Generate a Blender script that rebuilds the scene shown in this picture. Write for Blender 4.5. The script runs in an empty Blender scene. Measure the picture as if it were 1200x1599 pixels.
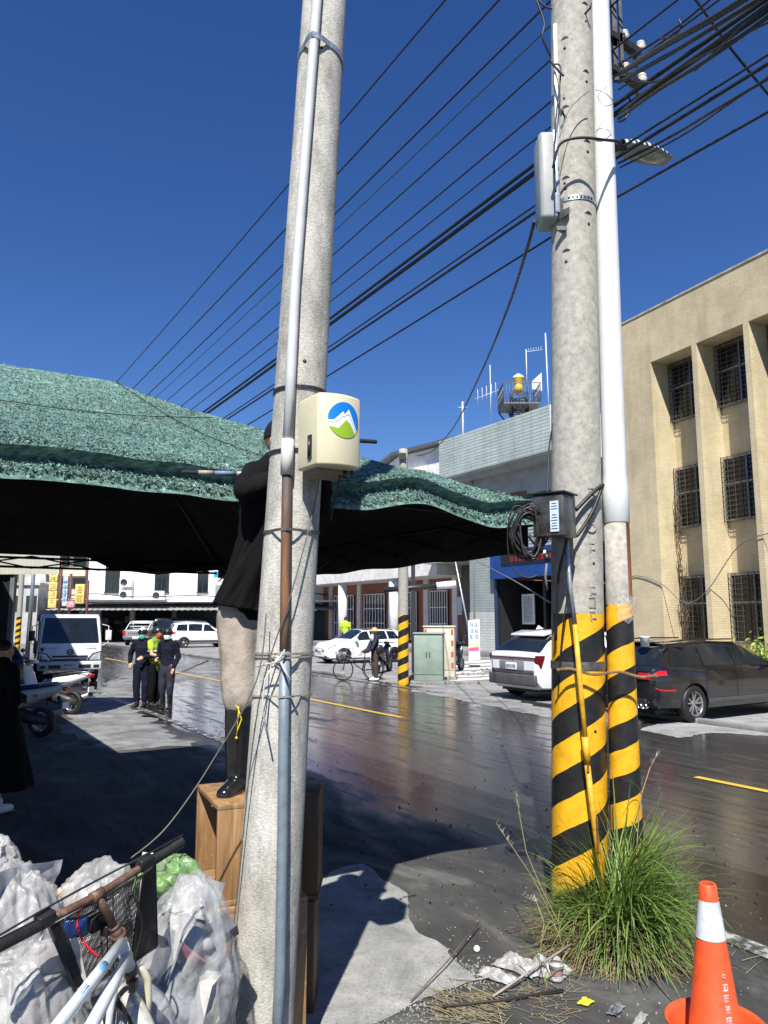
import bpy, bmesh, math, random
from mathutils import Vector, Matrix, Euler, noise
V = Vector
rnd = random.Random(7)
PI = math.pi
scene = bpy.context.scene
C = scene.collection

# ---------------------------------------------------------------- camera
H = 1.9; FPX = 1180.0; PITCH = math.radians(8.0)
CP, SP = math.cos(PITCH), math.sin(PITCH)
cam = bpy.data.cameras.new('camera'); camo = bpy.data.objects.new('camera', cam); C.objects.link(camo)
camo.location = (0, 0, H); camo.rotation_euler = (math.radians(90) + PITCH, 0, 0)
cam.sensor_fit = 'VERTICAL'; cam.sensor_height = 36.0; cam.lens = FPX / 1599 * 36.0
cam.clip_start = 0.05; cam.clip_end = 3000
scene.camera = camo
# ---------------------------------------------------------------- sky, sun, exposure
SUN_TO = V((-0.12, -0.99, 1.277)).normalized()
world = bpy.data.worlds.new('World'); scene.world = world; world.use_nodes = True
nt = world.node_tree; bg = nt.nodes['Background']
sky = nt.nodes.new('ShaderNodeTexSky'); sky.sky_type = 'NISHITA'; sky.sun_disc = False
sky.sun_elevation = math.asin(SUN_TO.z); sky.sun_rotation = math.atan2(SUN_TO.x, SUN_TO.y)
sky.altitude = 0; sky.air_density = 1.0; sky.dust_density = 0.0; sky.ozone_density = 6.0
hs = nt.nodes.new('ShaderNodeHueSaturation'); hs.inputs['Saturation'].default_value = 1.2; hs.inputs['Hue'].default_value = .513
nt.links.new(sky.outputs[0], hs.inputs['Color']); nt.links.new(hs.outputs[0], bg.inputs[0]); bg.inputs[1].default_value = 0.066
sl = bpy.data.lights.new('sun', 'SUN'); sl.energy = 4.6; sl.angle = math.radians(0.53); sl.color = (1.0, 0.955, 0.89)
so = bpy.data.objects.new('sun', sl); C.objects.link(so); so.rotation_euler = (-SUN_TO).to_track_quat('-Z', 'Y').to_euler()
scene.view_settings.view_transform = 'Standard'; scene.view_settings.look = 'None'
scene.view_settings.exposure = 0.85; scene.view_settings.gamma = 1.0
scene.cycles.max_bounces = 8; scene.cycles.transparent_max_bounces = 16

# ---------------------------------------------------------------- frames: R runs along the road (away), N across it
RX, RY = -0.529, 0.8486; NX, NY = 0.8486, 0.529
RV = V((RX, RY, 0)); NV = V((NX, NY, 0))
def ray(px, py):
    a = (px - 600) / FPX; u = (py - 799.5) / FPX
    return V((a, CP + SP * u, SP - CP * u))
def G(px, py, z=0.0):
    d = ray(px, py); k = (z - H) / d.z
    return V((d.x * k, d.y * k, z))
def P(px, py, Y):
    d = ray(px, py); k = Y / d.y
    return V((d.x * k, Y, H + d.z * k))
def W(s, t, z=0.0): return V((s * RX + t * NX, s * RY + t * NY, z))
def ST(p): return (p.x * RX + p.y * RY, p.x * NX + p.y * NY)
ANG_R = math.atan2(RY, RX); ANG_N = math.atan2(NY, NX)

# ---------------------------------------------------------------- materials
MATS = {}
def nodes(name):
    m = bpy.data.materials.new(name); m.use_nodes = True
    t = m.node_tree; b = t.nodes['Principled BSDF']
    return m, t, b
def rgba(c): return (c[0], c[1], c[2], 1)
def add(t, kind, **kw):
    n = t.nodes.new(kind)
    for k, v in kw.items(): setattr(n, k, v)
    return n
def texn(t, scale, detail=4, rough=.6, vec=None, dist=0.0):
    n = add(t, 'ShaderNodeTexNoise'); n.inputs['Scale'].default_value = scale; n.inputs['Detail'].default_value = detail
    n.inputs['Roughness'].default_value = rough; n.inputs['Distortion'].default_value = dist
    if vec is not None: t.links.new(vec, n.inputs['Vector'])
    return n
def ramp(t, fac, stops):
    r = add(t, 'ShaderNodeValToRGB'); e = r.color_ramp.elements
    while len(e) < len(stops): e.new(0.5)
    for i, (p, c) in enumerate(stops):
        e[i].position = p; e[i].color = rgba(c) if isinstance(c, tuple) else (c, c, c, 1)
    t.links.new(fac, r.inputs[0]); return r
def mathn(t, op, a, b=None, clamp=False):
    n = add(t, 'ShaderNodeMath', operation=op); n.use_clamp = clamp
    for i, x in enumerate((a, b)):
        if x is None: continue
        if isinstance(x, (int, float)): n.inputs[i].default_value = x
        else: t.links.new(x, n.inputs[i])
    return n.outputs[0]
def mixc(t, fac, a, b, mode='MIX'):
    n = add(t, 'ShaderNodeMix', data_type='RGBA', blend_type=mode)
    if isinstance(fac, (int, float)): n.inputs[0].default_value = fac
    else: t.links.new(fac, n.inputs[0])
    for i, x in ((6, a), (7, b)):
        if isinstance(x, tuple): n.inputs[i].default_value = rgba(x)
        else: t.links.new(x, n.inputs[i])
    return n.outputs[2]
def bump(t, b, h, strength=.3, dist=.01):
    n = add(t, 'ShaderNodeBump'); n.inputs['Strength'].default_value = strength; n.inputs['Distance'].default_value = dist
    t.links.new(h, n.inputs['Height']); t.links.new(n.outputs[0], b.inputs['Normal'])
def objc(t): return add(t, 'ShaderNodeTexCoord').outputs['Object']
def mapv(t, v, rot=(0, 0, 0), sc=(1, 1, 1)):
    n = add(t, 'ShaderNodeMapping'); n.inputs['Rotation'].default_value = rot; n.inputs['Scale'].default_value = sc
    t.links.new(v, n.inputs['Vector']); return n.outputs[0]
def M(name, col, rough=.6, metal=0, var=.12, scale=6., bmp=0., bscale=40., coat=0, alpha=1, trans=0, stretch=(1, 1, 1), spec=None):
    if name in MATS: return MATS[name]
    m, t, b = nodes(name)
    o = mapv(t, objc(t), sc=stretch)
    n = texn(t, scale, 5, .62, o)
    lo = tuple(max(0, c * (1 - var * 1.6)) for c in col); hi = tuple(min(1, c * (1 + var)) for c in col)
    r = ramp(t, n.outputs[0], [(.3, lo), (.68, hi)]); t.links.new(r.outputs[0], b.inputs['Base Color'])
    n2 = texn(t, scale * 3.1, 3, .6, o)
    rr = ramp(t, n2.outputs[0], [(.3, max(.03, rough - .08)), (.7, min(1, rough + .1))]); t.links.new(rr.outputs[0], b.inputs['Roughness'])
    b.inputs['Metallic'].default_value = metal
    if coat: b.inputs['Coat Weight'].default_value = coat; b.inputs['Coat Roughness'].default_value = .05
    if alpha < 1: b.inputs['Alpha'].default_value = alpha
    if trans: b.inputs['Transmission Weight'].default_value = trans
    if spec is not None: b.inputs['Specular IOR Level'].default_value = spec
    if bmp:
        n3 = texn(t, bscale, 5, .6, o); bump(t, b, n3.outputs[0], bmp)
    MATS[name] = m; return m
def Mconcrete(name, light, dark, zs=.35, grain=1.0):
    m, t, b = nodes(name); o = objc(t)
    v = mapv(t, o, sc=(1, 1, zs))
    a = texn(t, 9, 6, .7, v); f = texn(t, 70 * grain, 4, .7, mapv(t, o, sc=(1, 1, 2.2))); s = texn(t, 2.2, 3, .5, o)
    c1 = ramp(t, a.outputs[0], [(.32, dark), (.6, light)])
    c2 = ramp(t, f.outputs[0], [(.3, .55), (.62, 1.0)])
    c3 = ramp(t, s.outputs[0], [(.3, .72), (.7, 1.05)])
    c = mixc(t, 1, c1.outputs[0], c2.outputs[0], 'MULTIPLY'); c = mixc(t, .8, c, c3.outputs[0], 'MULTIPLY')
    t.links.new(c, b.inputs['Base Color']); b.inputs['Roughness'].default_value = .88
    h = mathn(t, 'ADD', f.outputs[0], mathn(t, 'MULTIPLY', a.outputs[0], 1.5))
    bump(t, b, h, .55, .006); MATS[name] = m; return m
def Mstripe(name, period, k, ztop, base, phase=0.):
    """diagonal yellow and black hazard bands wound round a post, bare post above ztop"""
    m, t, b = nodes(name); o = objc(t)
    sx = add(t, 'ShaderNodeSeparateXYZ'); t.links.new(o, sx.inputs[0])
    ang = mathn(t, 'ARCTAN2', sx.outputs[0], mathn(t, 'MULTIPLY', sx.outputs[1], -1.0))
    wob = texn(t, 5, 2, .5, o)
    z = mathn(t, 'ADD', sx.outputs[2], mathn(t, 'MULTIPLY', wob.outputs[0], .03))
    v = mathn(t, 'SUBTRACT', z, mathn(t, 'MULTIPLY', ang, k)); v = mathn(t, 'ADD', v, 20 + phase)
    fr = mathn(t, 'FRACT', mathn(t, 'DIVIDE', v, period)); st = mathn(t, 'GREATER_THAN', fr, .5)
    n = texn(t, 14, 5, .7, o); yel = ramp(t, n.outputs[0], [(.3, (.62, .30, .01)), (.6, (.80, .43, .015))])
    blk = ramp(t, n.outputs[0], [(.35, (.008, .008, .008)), (.7, (.022, .021, .02))])
    c = mixc(t, st, yel.outputs[0], blk.outputs[0])
    ch = texn(t, 16, 6, .75, mapv(t, o, sc=(1, 1, .6)))
    low = mathn(t, 'MULTIPLY', mathn(t, 'SUBTRACT', .9, sx.outputs[2], True), .13)
    chip = mathn(t, 'GREATER_THAN', mathn(t, 'ADD', ch.outputs[0], low), .735)
    g = texn(t, 22, 5, .7, o); con = ramp(t, g.outputs[0], [(.3, tuple(x * .55 for x in base)), (.65, base)])
    c = mixc(t, chip, c, con.outputs[0])
    edge = mathn(t, 'ADD', ztop, mathn(t, 'MULTIPLY', mathn(t, 'SUBTRACT', wob.outputs[0], .5), .04))
    up = mathn(t, 'GREATER_THAN', sx.outputs[2], edge)
    c = mixc(t, up, c, con.outputs[0]); t.links.new(c, b.inputs['Base Color'])
    ro = mathn(t, 'ADD', .42, mathn(t, 'MULTIPLY', up, .4)); t.links.new(ro, b.inputs['Roughness'])
    f = texn(t, 90, 4, .6, o); bump(t, b, f.outputs[0], .35, .004); MATS[name] = m; return m

# ---------------------------------------------------------------- objects
def settle(o, label=None, cat=None, group=None, kind=None):
    if label: o['label'] = label
    if cat: o['category'] = cat
    if group: o['group'] = group
    if kind: o['kind'] = kind
    return o
def thing(name, label, cat, loc=(0, 0, 0), rotz=0, group=None):
    o = bpy.data.objects.new(name, None); C.objects.link(o); o.location = loc; o.rotation_euler = (0, 0, rotz)
    o.empty_display_size = .2
    return settle(o, label, cat, group)
def link(name, me, mat, parent=None):
    o = bpy.data.objects.new(name, me); C.objects.link(o)
    if mat is not None and len(me.materials) == 0: me.materials.append(mat)
    if parent is not None: o.parent = parent
    return o
KIDS = {}
def dup(root, loc, rotz, label, group=None):
    kids = {}
    for o in bpy.data.objects:
        if o.parent: kids.setdefault(o.parent.name, []).append(o)
    def cp(o, par):
        c = o.copy(); C.objects.link(c)
        if par is not None: c.parent = par
        for ch in kids.get(o.name, []): cp(ch, c)
        return c
    c = cp(root, None); c.location = loc; c.rotation_euler = (0, 0, rotz); c['label'] = label
    if group: c['group'] = group
    return c
def perp(d):
    d = d.normalized(); a = V((0, 0, 1)) if abs(d.z) < .9 else V((1, 0, 0))
    u = d.cross(a).normalized(); return u, d.cross(u).normalized()
class MB:
    """collects shapes into one mesh"""
    def __init__(s, off=None): s.v = []; s.f = []; s.sm = []; s.off = V(off) if off is not None else None
    def vt(s, p):
        p = V(p); s.v.append(tuple(p - s.off) if s.off is not None else tuple(p)); return len(s.v) - 1
    def face(s, ids, sm=False): s.f.append(tuple(ids)); s.sm.append(sm)
    def poly(s, pts, sm=False): s.face([s.vt(p) for p in pts], sm)
    def box(s, c, size, x=V((1, 0, 0)), z=V((0, 0, 1)), taper=1.0):
        c = V(c); x = V(x).normalized(); z = V(z).normalized(); y = z.cross(x).normalized()
        a, b, h = size[0] / 2, size[1] / 2, size[2] / 2; ids = []
        for k in (-1, 1):
            q = taper if k > 0 else 1
            for i, j in ((-1, -1), (1, -1), (1, 1), (-1, 1)): ids.append(s.vt(c + x * i * a * q + y * j * b * q + z * k * h))
        for q in ((3, 2, 1, 0), (4, 5, 6, 7), (0, 1, 5, 4), (1, 2, 6, 5), (2, 3, 7, 6), (3, 0, 4, 7)): s.face([ids[i] for i in q])
        return s
    def bx(s, x0, x1, y0, y1, z0, z1): return s.box(((x0 + x1) / 2, (y0 + y1) / 2, (z0 + z1) / 2), (x1 - x0, y1 - y0, z1 - z0))
    def tube(s, pts, r, n=10, cap=True, ell=None, roundcap=False, sm=True):
        pts = [V(p) for p in pts]; m = len(pts)
        rs = list(r) if isinstance(r, (list, tuple)) else [r] * m
        if roundcap:
            d0 = (pts[0] - pts[1]).normalized(); d1 = (pts[-1] - pts[-2]).normalized()
            P0 = [(pts[0] + d0 * rs[0] * math.sin(a), rs[0] * math.cos(a)) for a in (1.45, 1.0, .5)]
            P1 = [(pts[-1] + d1 * rs[-1] * math.sin(a), rs[-1] * math.cos(a)) for a in (.5, 1.0, 1.45)]
            pts = [p for p, _ in P0] + pts + [p for p, _ in P1]; rs = [q for _, q in P0] + rs + [q for _, q in P1]; m = len(pts)
        rings = []; u = None
        for i in range(m):
            d = (pts[min(i + 1, m - 1)] - pts[max(i - 1, 0)])
            if d.length < 1e-9: d = V((0, 0, 1))
            d.normalize()
            if u is None:
                if ell: u = V(ell[0]); u = (u - d * u.dot(d)).normalized()
                else: u, _ = perp(d)
            else:
                u = u - d * u.dot(d); u = u.normalized() if u.length > 1e-6 else perp(d)[0]
            w = d.cross(u).normalized(); e = ell[1] if ell else 1
            rings.append([s.vt(pts[i] + u * rs[i] * math.cos(2 * PI * k / n) + w * rs[i] * e * math.sin(2 * PI * k / n)) for k in range(n)])
        for i in range(m - 1):
            for k in range(n): s.face((rings[i][k], rings[i][(k + 1) % n], rings[i + 1][(k + 1) % n], rings[i + 1][k]), sm)
        if cap: s.face(rings[0][::-1]); s.face(rings[-1])
        return s
    def lathe(s, prof, c=(0, 0, 0), axis=(0, 0, 1), n=24, sm=True, closed=False):
        c = V(c); ax = V(axis).normalized(); u, w = perp(ax); rings = []
        for (r, h) in prof:
            rings.append([s.vt(c + ax * h + (u * math.cos(2 * PI * k / n) + w * math.sin(2 * PI * k / n)) * max(r, 1e-4)) for k in range(n)])
        L = len(prof)
        for i in range(L if closed else L - 1):
            for k in range(n): s.face((rings[i][k], rings[i][(k + 1) % n], rings[(i + 1) % L][(k + 1) % n], rings[(i + 1) % L][k]), sm)
        return s
    def ball(s, c, r, n=12, sm=True, m=None):
        c = V(c); r = V(r) if not isinstance(r, (int, float)) else V((r, r, r)); rows = []
        for i in range(n // 2 + 1):
            a = PI * i / (n // 2)
            row = []
            for k in range(n):
                q = V((math.sin(a) * math.cos(2 * PI * k / n) * r.x, math.sin(a) * math.sin(2 * PI * k / n) * r.y, math.cos(a) * r.z))
                if m is not None: q = m @ q
                row.append(s.vt(c + q))
            rows.append(row)
        for i in range(n // 2):
            for k in range(n): s.face((rows[i][k], rows[i + 1][k], rows[i + 1][(k + 1) % n], rows[i][(k + 1) % n]), sm)
        return s
    def grid(s, fn, nu, nv, sm=True, flip=False):
        ids = [[s.vt(fn(i / nu, j / nv)) for j in range(nv + 1)] for i in range(nu + 1)]
        for i in range(nu):
            for j in range(nv):
                q = (ids[i][j], ids[i + 1][j], ids[i + 1][j + 1], ids[i][j + 1])
                s.face(q[::-1] if flip else q, sm)
        return s
    def prism(s, pts, d, sm=False):
        """outline extruded by vector d"""
        a = [s.vt(p) for p in pts]; b = [s.vt(V(p) + V(d)) for p in pts]; n = len(a)
        s.face(a[::-1]); s.face(b)
        for i in range(n): s.face((a[i], a[(i + 1) % n], b[(i + 1) % n], b[i]), sm)
        return s
    def mesh(s, name, bevel=0, weld=False, seg=2):
        me = bpy.data.meshes.new(name); me.from_pydata(s.v, [], s.f)
        me.polygons.foreach_set('use_smooth', s.sm)
        if bevel or weld:
            bm = bmesh.new(); bm.from_mesh(me)
            bmesh.ops.remove_doubles(bm, verts=bm.verts, dist=1e-4)
            bmesh.ops.recalc_face_normals(bm, faces=bm.faces)
            if bevel:
                es = [e for e in bm.edges if len(e.link_faces) == 2 and e.calc_face_angle(0) > .5]
                bmesh.ops.bevel(bm, geom=es, offset=bevel, segments=seg, affect='EDGES', profile=.5, clamp_overlap=True)
                for f in bm.faces: f.smooth = True
            bm.to_mesh(me); bm.free()
            if bevel: me.set_sharp_from_angle(angle=math.radians(50))
        me.validate(); return me
    def build(s, name, mat, parent=None, bevel=0, weld=False, seg=2): return link(name, s.mesh(name, bevel, weld, seg), mat, parent)
def evaluated(o):
    dg = bpy.context.evaluated_depsgraph_get(); dg.update()
    return bpy.data.meshes.new_from_object(o.evaluated_get(dg), preserve_all_data_layers=True, depsgraph=dg)
def remesh(name, mb, mat, parent, voxel, smooth=4, wrinkle=0, wscale=6., seed=0, aniso=(1, 1, 1)):
    o = link('tmp', mb.mesh('tmp'), None)
    md = o.modifiers.new('r', 'REMESH'); md.mode = 'VOXEL'; md.voxel_size = voxel; md.use_smooth_shade = True
    if smooth: sm = o.modifiers.new('s', 'SMOOTH'); sm.factor = .5; sm.iterations = smooth
    me = evaluated(o); old = o.data; bpy.data.objects.remove(o); bpy.data.meshes.remove(old)
    if wrinkle:
        ns = [v.normal.copy() for v in me.vertices]
        for v, nn in zip(me.vertices, ns):
            p = V((v.co.x * aniso[0], v.co.y * aniso[1], v.co.z * aniso[2])) * wscale + V((seed * 7.3, seed, 0))
            d = noise.noise(p) + .5 * noise.noise(p * 2.3)
            d = (1 - abs(d) * 2.2) if wrinkle > 0 else d
            v.co += nn * d * abs(wrinkle)
    me.name = name
    me.polygons.foreach_set('use_smooth', [True] * len(me.polygons))
    return link(name, me, mat, parent)
def text_part(body, size, mat, parent, origin, xdir, ydir, name='lettering', ext=.002, align='CENTER', sx=1.0):
    cu = bpy.data.curves.new('t', 'FONT'); cu.body = body; cu.size = size; cu.extrude = ext; cu.align_x = align; cu.align_y = 'CENTER'
    o = bpy.data.objects.new('t', cu); C.objects.link(o)
    me = evaluated(o); bpy.data.objects.remove(o)
    x = V(xdir).normalized(); y = V(ydir).normalized(); z = x.cross(y)
    mt = Matrix(((x.x * sx, y.x, z.x, origin[0]), (x.y * sx, y.y, z.y, origin[1]), (x.z * sx, y.z, z.z, origin[2]), (0, 0, 0, 1)))
    me.transform(mt); me.name = name; return link(name, me, mat, parent)
def glyphs(mb, origin, xdir, ydir, cell, rows, cols, seed, gap=.2, th=.004, dens=1.0):
    """small unreadable writing: a block of stroke clusters"""
    q = random.Random(seed); o = V(origin); x = V(xdir).normalized(); y = V(ydir).normalized(); z = x.cross(y)
    cw, chh = cell if isinstance(cell, tuple) else (cell, cell)
    for r in range(rows):
        for c in range(cols):
            ce = o + x * (c - (cols - 1) / 2) * cw * (1 + gap) - y * (r - (rows - 1) / 2) * chh * (1 + gap)
            for k in range(3): mb.box(ce + y * ((k - 1) * .36 * chh + q.uniform(-.05, .05) * chh), (cw * q.uniform(.5, .95), chh * .12, th), x, z)
            for k in range(q.choice((2, 3))): mb.box(ce + x * cw * q.uniform(-.38, .38) + y * chh * q.uniform(-.1, .1), (cw * .12, chh * q.uniform(.5, .95), th * 1.3), x, z)

# common materials
MT = dict(
    steel=M('galvanised steel', (.42, .45, .47), .42, .75, .2, 20),
    dsteel=M('dark steel', (.05, .05, .052), .45, .5, .3, 18),
    black=M('black rubber', (.012, .012, .013), .55, 0, .2, 10),
    blackp=M('black plastic', (.02, .02, .021), .35, 0, .2, 10),
    white=M('white enamel', (.78, .79, .8), .35, 0, .05, 5),
    glass=M('dark window glass', (.012, .016, .02), .06, 0, .3, 1.5, spec=.7),
    skin=M('skin', (.50, .29, .19), .5, 0, .08, 12),
    hair=M('black hair', (.01, .009, .008), .45, 0, .3, 60),
    red=M('red plastic', (.5, .02, .02), .3, 0, .1, 8),
    lampred=M('red lamp lens', (.55, .01, .015), .12, 0, .3, 30, coat=.6),
    lens=M('clear lamp lens', (.55, .58, .6), .08, .3, .3, 14),
    paper=M('paper', (.75, .75, .72), .7, 0, .06, 6),
    ink=M('dark print', (.03, .03, .035), .6, 0, .1, 6),
    chrome=M('chrome', (.6, .6, .6), .15, 1, .1, 6),
)
# ================================================================ the ground, road and markings
def sheet(name, pts, z, mat, kind='structure'):
    mb = MB(); mb.poly([V((p[0], p[1], z)) for p in pts]); return settle(mb.build(name, mat), kind=kind)
def st_coords(t):
    """texture vector whose x runs along the road and y across it"""
    return mapv(t, objc(t), rot=(0, 0, -ANG_R))
def road_material():
    m, t, b = nodes('wet asphalt'); v = st_coords(t)
    sx = add(t, 'ShaderNodeSeparateXYZ'); t.links.new(v, sx.inputs[0])
    tt = mathn(t, 'MULTIPLY', sx.outputs[1], -1.0)           # metres across the road
    n1 = texn(t, .55, 6, .66, mapv(t, v, sc=(.45, 1.3, 1)), .6)
    n2 = texn(t, 3.2, 6, .7, mapv(t, v, sc=(.25, 1.6, 1)))
    n3 = texn(t, 140, 3, .6, v)
    n4 = texn(t, 1.1, 7, .72, mapv(t, v, sc=(.7, 1.1, 1)), .9)
    # wetness: high on the carriageway beyond the near line, patchy by the kerb
    wz = ramp(t, mathn(t, 'DIVIDE', tt, 14.0), [(.24, .22), (.285, .55), (.34, .92), (.84, .92), (.9, .30)])
    wet = mathn(t, 'SUBTRACT', mathn(t, 'ADD', wz.outputs[0], mathn(t, 'MULTIPLY', mathn(t, 'SUBTRACT', n1.outputs[0], .5), 1.5)), .12, True)
    wet = ramp(t, wet, [(.28, 0.0), (.62, 1.0)]).outputs[0]
    lane = mathn(t, 'GREATER_THAN', mathn(t, 'ADD', tt, mathn(t, 'MULTIPLY', mathn(t, 'SUBTRACT', n2.outputs[0], .5), .05)), 5.55)
    dry = ramp(t, n4.outputs[0], [(.36, (.030, .030, .029)), (.54, (.055, .055, .052)), (.70, (.13, .13, .122))])
    wetc = ramp(t, n2.outputs[0], [(.3, (.008, .008, .008)), (.55, (.018, .017, .017)), (.76, (.05, .049, .047))])
    film = ramp(t, n2.outputs[0], [(.50, 0.0), (.72, .8)])
    wetl = mixc(t, mathn(t, 'MULTIPLY', lane, .55), wetc.outputs[0], (.062, .060, .057))
    c = mixc(t, wet, dry.outputs[0], wetl)
    sp = ramp(t, n3.outputs[0], [(.3, .75), (.7, 1.2)]); c = mixc(t, 1, c, sp.outputs[0], 'MULTIPLY')
    t.links.new(c, b.inputs['Base Color'])
    rr = mathn(t, 'SUBTRACT', .85, mathn(t, 'MULTIPLY', wet, .70))
    b.inputs['Specular IOR Level'].default_value = .38; rr = mathn(t, 'ADD', rr, mathn(t, 'MULTIPLY', film.outputs[0], .45), True); t.links.new(rr, b.inputs['Roughness'])
    h = mathn(t, 'ADD', mathn(t, 'MULTIPLY', n3.outputs[0], .5), n2.outputs[0])
    bn = add(t, 'ShaderNodeBump'); bn.inputs['Distance'].default_value = .006
    t.links.new(mathn(t, 'SUBTRACT', .42, mathn(t, 'MULTIPLY', wet, .30)), bn.inputs['Strength'])
    t.links.new(h, bn.inputs['Height']); t.links.new(bn.outputs[0], b.inputs['Normal'])
    return m
def dust_material(name, lo, hi, scale=1.2, fine=60):
    m, t, b = nodes(name); v = st_coords(t)
    a = texn(t, scale, 8, .72, v, .6); f = texn(t, fine, 5, .7, v)
    c = ramp(t, a.outputs[0], [(.32, lo), (.5, tuple((x + y) / 2 for x, y in zip(lo, hi))), (.66, hi)])
    g = ramp(t, f.outputs[0], [(.3, .72), (.65, 1.08)]); c = mixc(t, 1, c.outputs[0], g.outputs[0], 'MULTIPLY')
    t.links.new(c, b.inputs['Base Color']); b.inputs['Roughness'].default_value = .92
    h = mathn(t, 'ADD', a.outputs[0], mathn(t, 'MULTIPLY', f.outputs[0], .35)); bump(t, b, h, .5, .02); return m
def paint_material(name, col, wear=.55):
    m, t, b = nodes(name); v = st_coords(t)
    a = texn(t, 5, 7, .75, v); base = (.05, .05, .048)
    w = ramp(t, a.outputs[0], [(wear - .06, 0.0), (wear + .03, 1.0)])
    c = mixc(t, w.outputs[0], col, base); t.links.new(c, b.inputs['Base Color']); b.inputs['Roughness'].default_value = .5
    bump(t, b, a.outputs[0], .2, .004); return m
mat_ground = dust_material('dusty ground', (.08, .08, .077), (.2, .197, .19))
mat_far = dust_material('pale dusty concrete', (.15, .15, .147), (.33, .325, .315), .8)
mat_apron = dust_material('dried silt on concrete', (.17, .175, .17), (.40, .40, .385), 2.2, 80)
mat_road = road_material()
mat_wline = paint_material('worn white road paint', (.40, .40, .38), .475)
mat_yline = paint_material('yellow road paint', (.62, .40, .05), .66)
sheet('ground', [(-900, -900), (900, -900), (900, 900), (-900, 900)], -.004, mat_ground)
sheet('road', [W(-60, -2.5), W(-60, 12.35), W(120, 12.35), W(120, -2.5)], 0, mat_road)
sheet('parking_ground', [W(-60, 12.35), W(-60, 25), W(120, 25), W(120, 12.35)], .0015, mat_far)
# near apron: dried silt with a ragged edge towards the road, on top of the asphalt
def ragged(name, pix, z, mat, seed, amp=.05, kind='structure'):
    pts = []
    for i, (x, y) in enumerate(pix):
        a = G(x, y); b = G(*pix[(i + 1) % len(pix)]); n = max(2, int((b - a).length / .06)); n = min(n, 70)
        for k in range(n):
            p = a.lerp(b, k / n); d = (b - a).normalized(); q = V((-d.y, d.x, 0))
            o = noise.noise(V((p.x * 2.2, p.y * 2.2, seed))) * amp * 1.6 + noise.noise(V((p.x * 9, p.y * 9, seed + 3))) * amp * .6
            pts.append(p + q * o)
    mb = MB(); mb.poly([V((p.x, p.y, z)) for p in pts]); return settle(mb.build(name, mat), kind=kind)
ragged('silt_patch', [(375, 1720), (398, 1480), (470, 1385), (560, 1350), (640, 1400), (660, 1450), (700, 1490), (745, 1530), (690, 1560), (560, 1600), (520, 1800)], .004, mat_apron, 1)
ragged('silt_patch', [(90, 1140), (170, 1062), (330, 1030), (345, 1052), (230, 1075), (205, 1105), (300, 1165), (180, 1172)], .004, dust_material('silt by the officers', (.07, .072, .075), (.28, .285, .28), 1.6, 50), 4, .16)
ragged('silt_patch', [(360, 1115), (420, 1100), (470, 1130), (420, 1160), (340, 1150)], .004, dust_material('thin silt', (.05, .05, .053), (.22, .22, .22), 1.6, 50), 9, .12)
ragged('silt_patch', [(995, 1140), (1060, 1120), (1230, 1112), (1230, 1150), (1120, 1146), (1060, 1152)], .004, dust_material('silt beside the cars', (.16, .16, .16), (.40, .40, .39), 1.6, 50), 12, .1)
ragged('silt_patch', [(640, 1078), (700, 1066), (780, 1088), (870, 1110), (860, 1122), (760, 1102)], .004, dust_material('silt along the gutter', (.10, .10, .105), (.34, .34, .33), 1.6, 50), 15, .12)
def stripe(name, s0, s1, t0, w, mat, z=.0075):
    n = max(1, int((s1 - s0) / 1.5)); mb = MB()
    mb.grid(lambda i, j: W(s0 + (s1 - s0) * i, t0 - w / 2 + w * j, z), n, 1, False, True)
    return settle(mb.build(name, mat), kind='structure')
stripe('white_edge_line', ST(G(385, 1170))[0], 70, 4.31, .15, mat_wline)
stripe('white_edge_line', -30, ST(G(1046, 1430))[0], 4.31, .15, mat_wline)
stripe('far_white_line', 16, 70, 11.75, .12, mat_wline)
sA = ST(G(628, 1121))[0]; sB = ST(G(1080, 1215))[0]
for k in range(-2, 7):
    stripe('yellow_centre_dash', sA + (k) * (sA - sB + 0) * 1.0 if False else sA + k * 10.0, sA + k * 10.0 + 6.0 if k != -1 else sB, 8.2, .11, mat_yline)
# hatched crossing markings by the far platform
mat_hatch = paint_material('white hatch paint', (.72, .72, .7), .62)
hb = MB()
for k in range(6):
    y = 1026 + k * 5.6; xa, xb = 716 - k * 8, 806
    a, b = G(xa, y + 8), G(xb, y + 2); c, d = G(xb, y + 5.2), G(xa, y + 11.0)
    hb.poly([V((p.x, p.y, .0075)) for p in (d, c, b, a)])
settle(hb.build('hatched_marking', mat_hatch), kind='structure')
# far raised platform in front of the tiled building
pf = MB(); pf.prism([W(14, 24.35, -.02), W(50, 24.35, -.02), W(50, 44, -.02), W(14, 44, -.02)][::-1], (0, 0, .30))
settle(pf.build('far_pavement', mat_far, bevel=.02), kind='structure')
kb = MB()
for k in range(60):
    s0 = -30 + k * 1.5
    if 10 < s0 < 22: continue
    kb.box(W(s0 + .74, 12.42, .045), (1.47, .16, .09), RV)
settle(kb.build('kerb', mat_far, bevel=.012), kind='structure')
# ground beyond on the near side: the covered walkway floor
sheet('near_pavement', [W(-20, -14), W(-20, -2.5), W(90, -2.5), W(90, -14)], .0015, mat_ground)
# hill far off
hm = M('wooded hillside', (.05, .085, .03), .95, 0, .55, .09, 1, .8)
mb = MB()
def hillf(u, v):
    a = math.radians(96 + 50 * u); r = 190 + 130 * v
    hgt = (math.sin(PI * min(1, v * 1.0)) ** .7) * (26 + 16 * noise.noise(V((u * 5, v * 2, 1)))) * math.sin(PI * u) ** .35
    hgt += 2.6 * noise.noise(V((u * 60, v * 22, 3))) + 1.5 * noise.noise(V((u * 160, v * 60, 5)))
    return V((math.cos(a) * r, math.sin(a) * r, max(-1, hgt)))
mb.grid(hillf, 150, 50, True, True); settle(mb.build('hill', hm), kind='structure')

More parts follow.
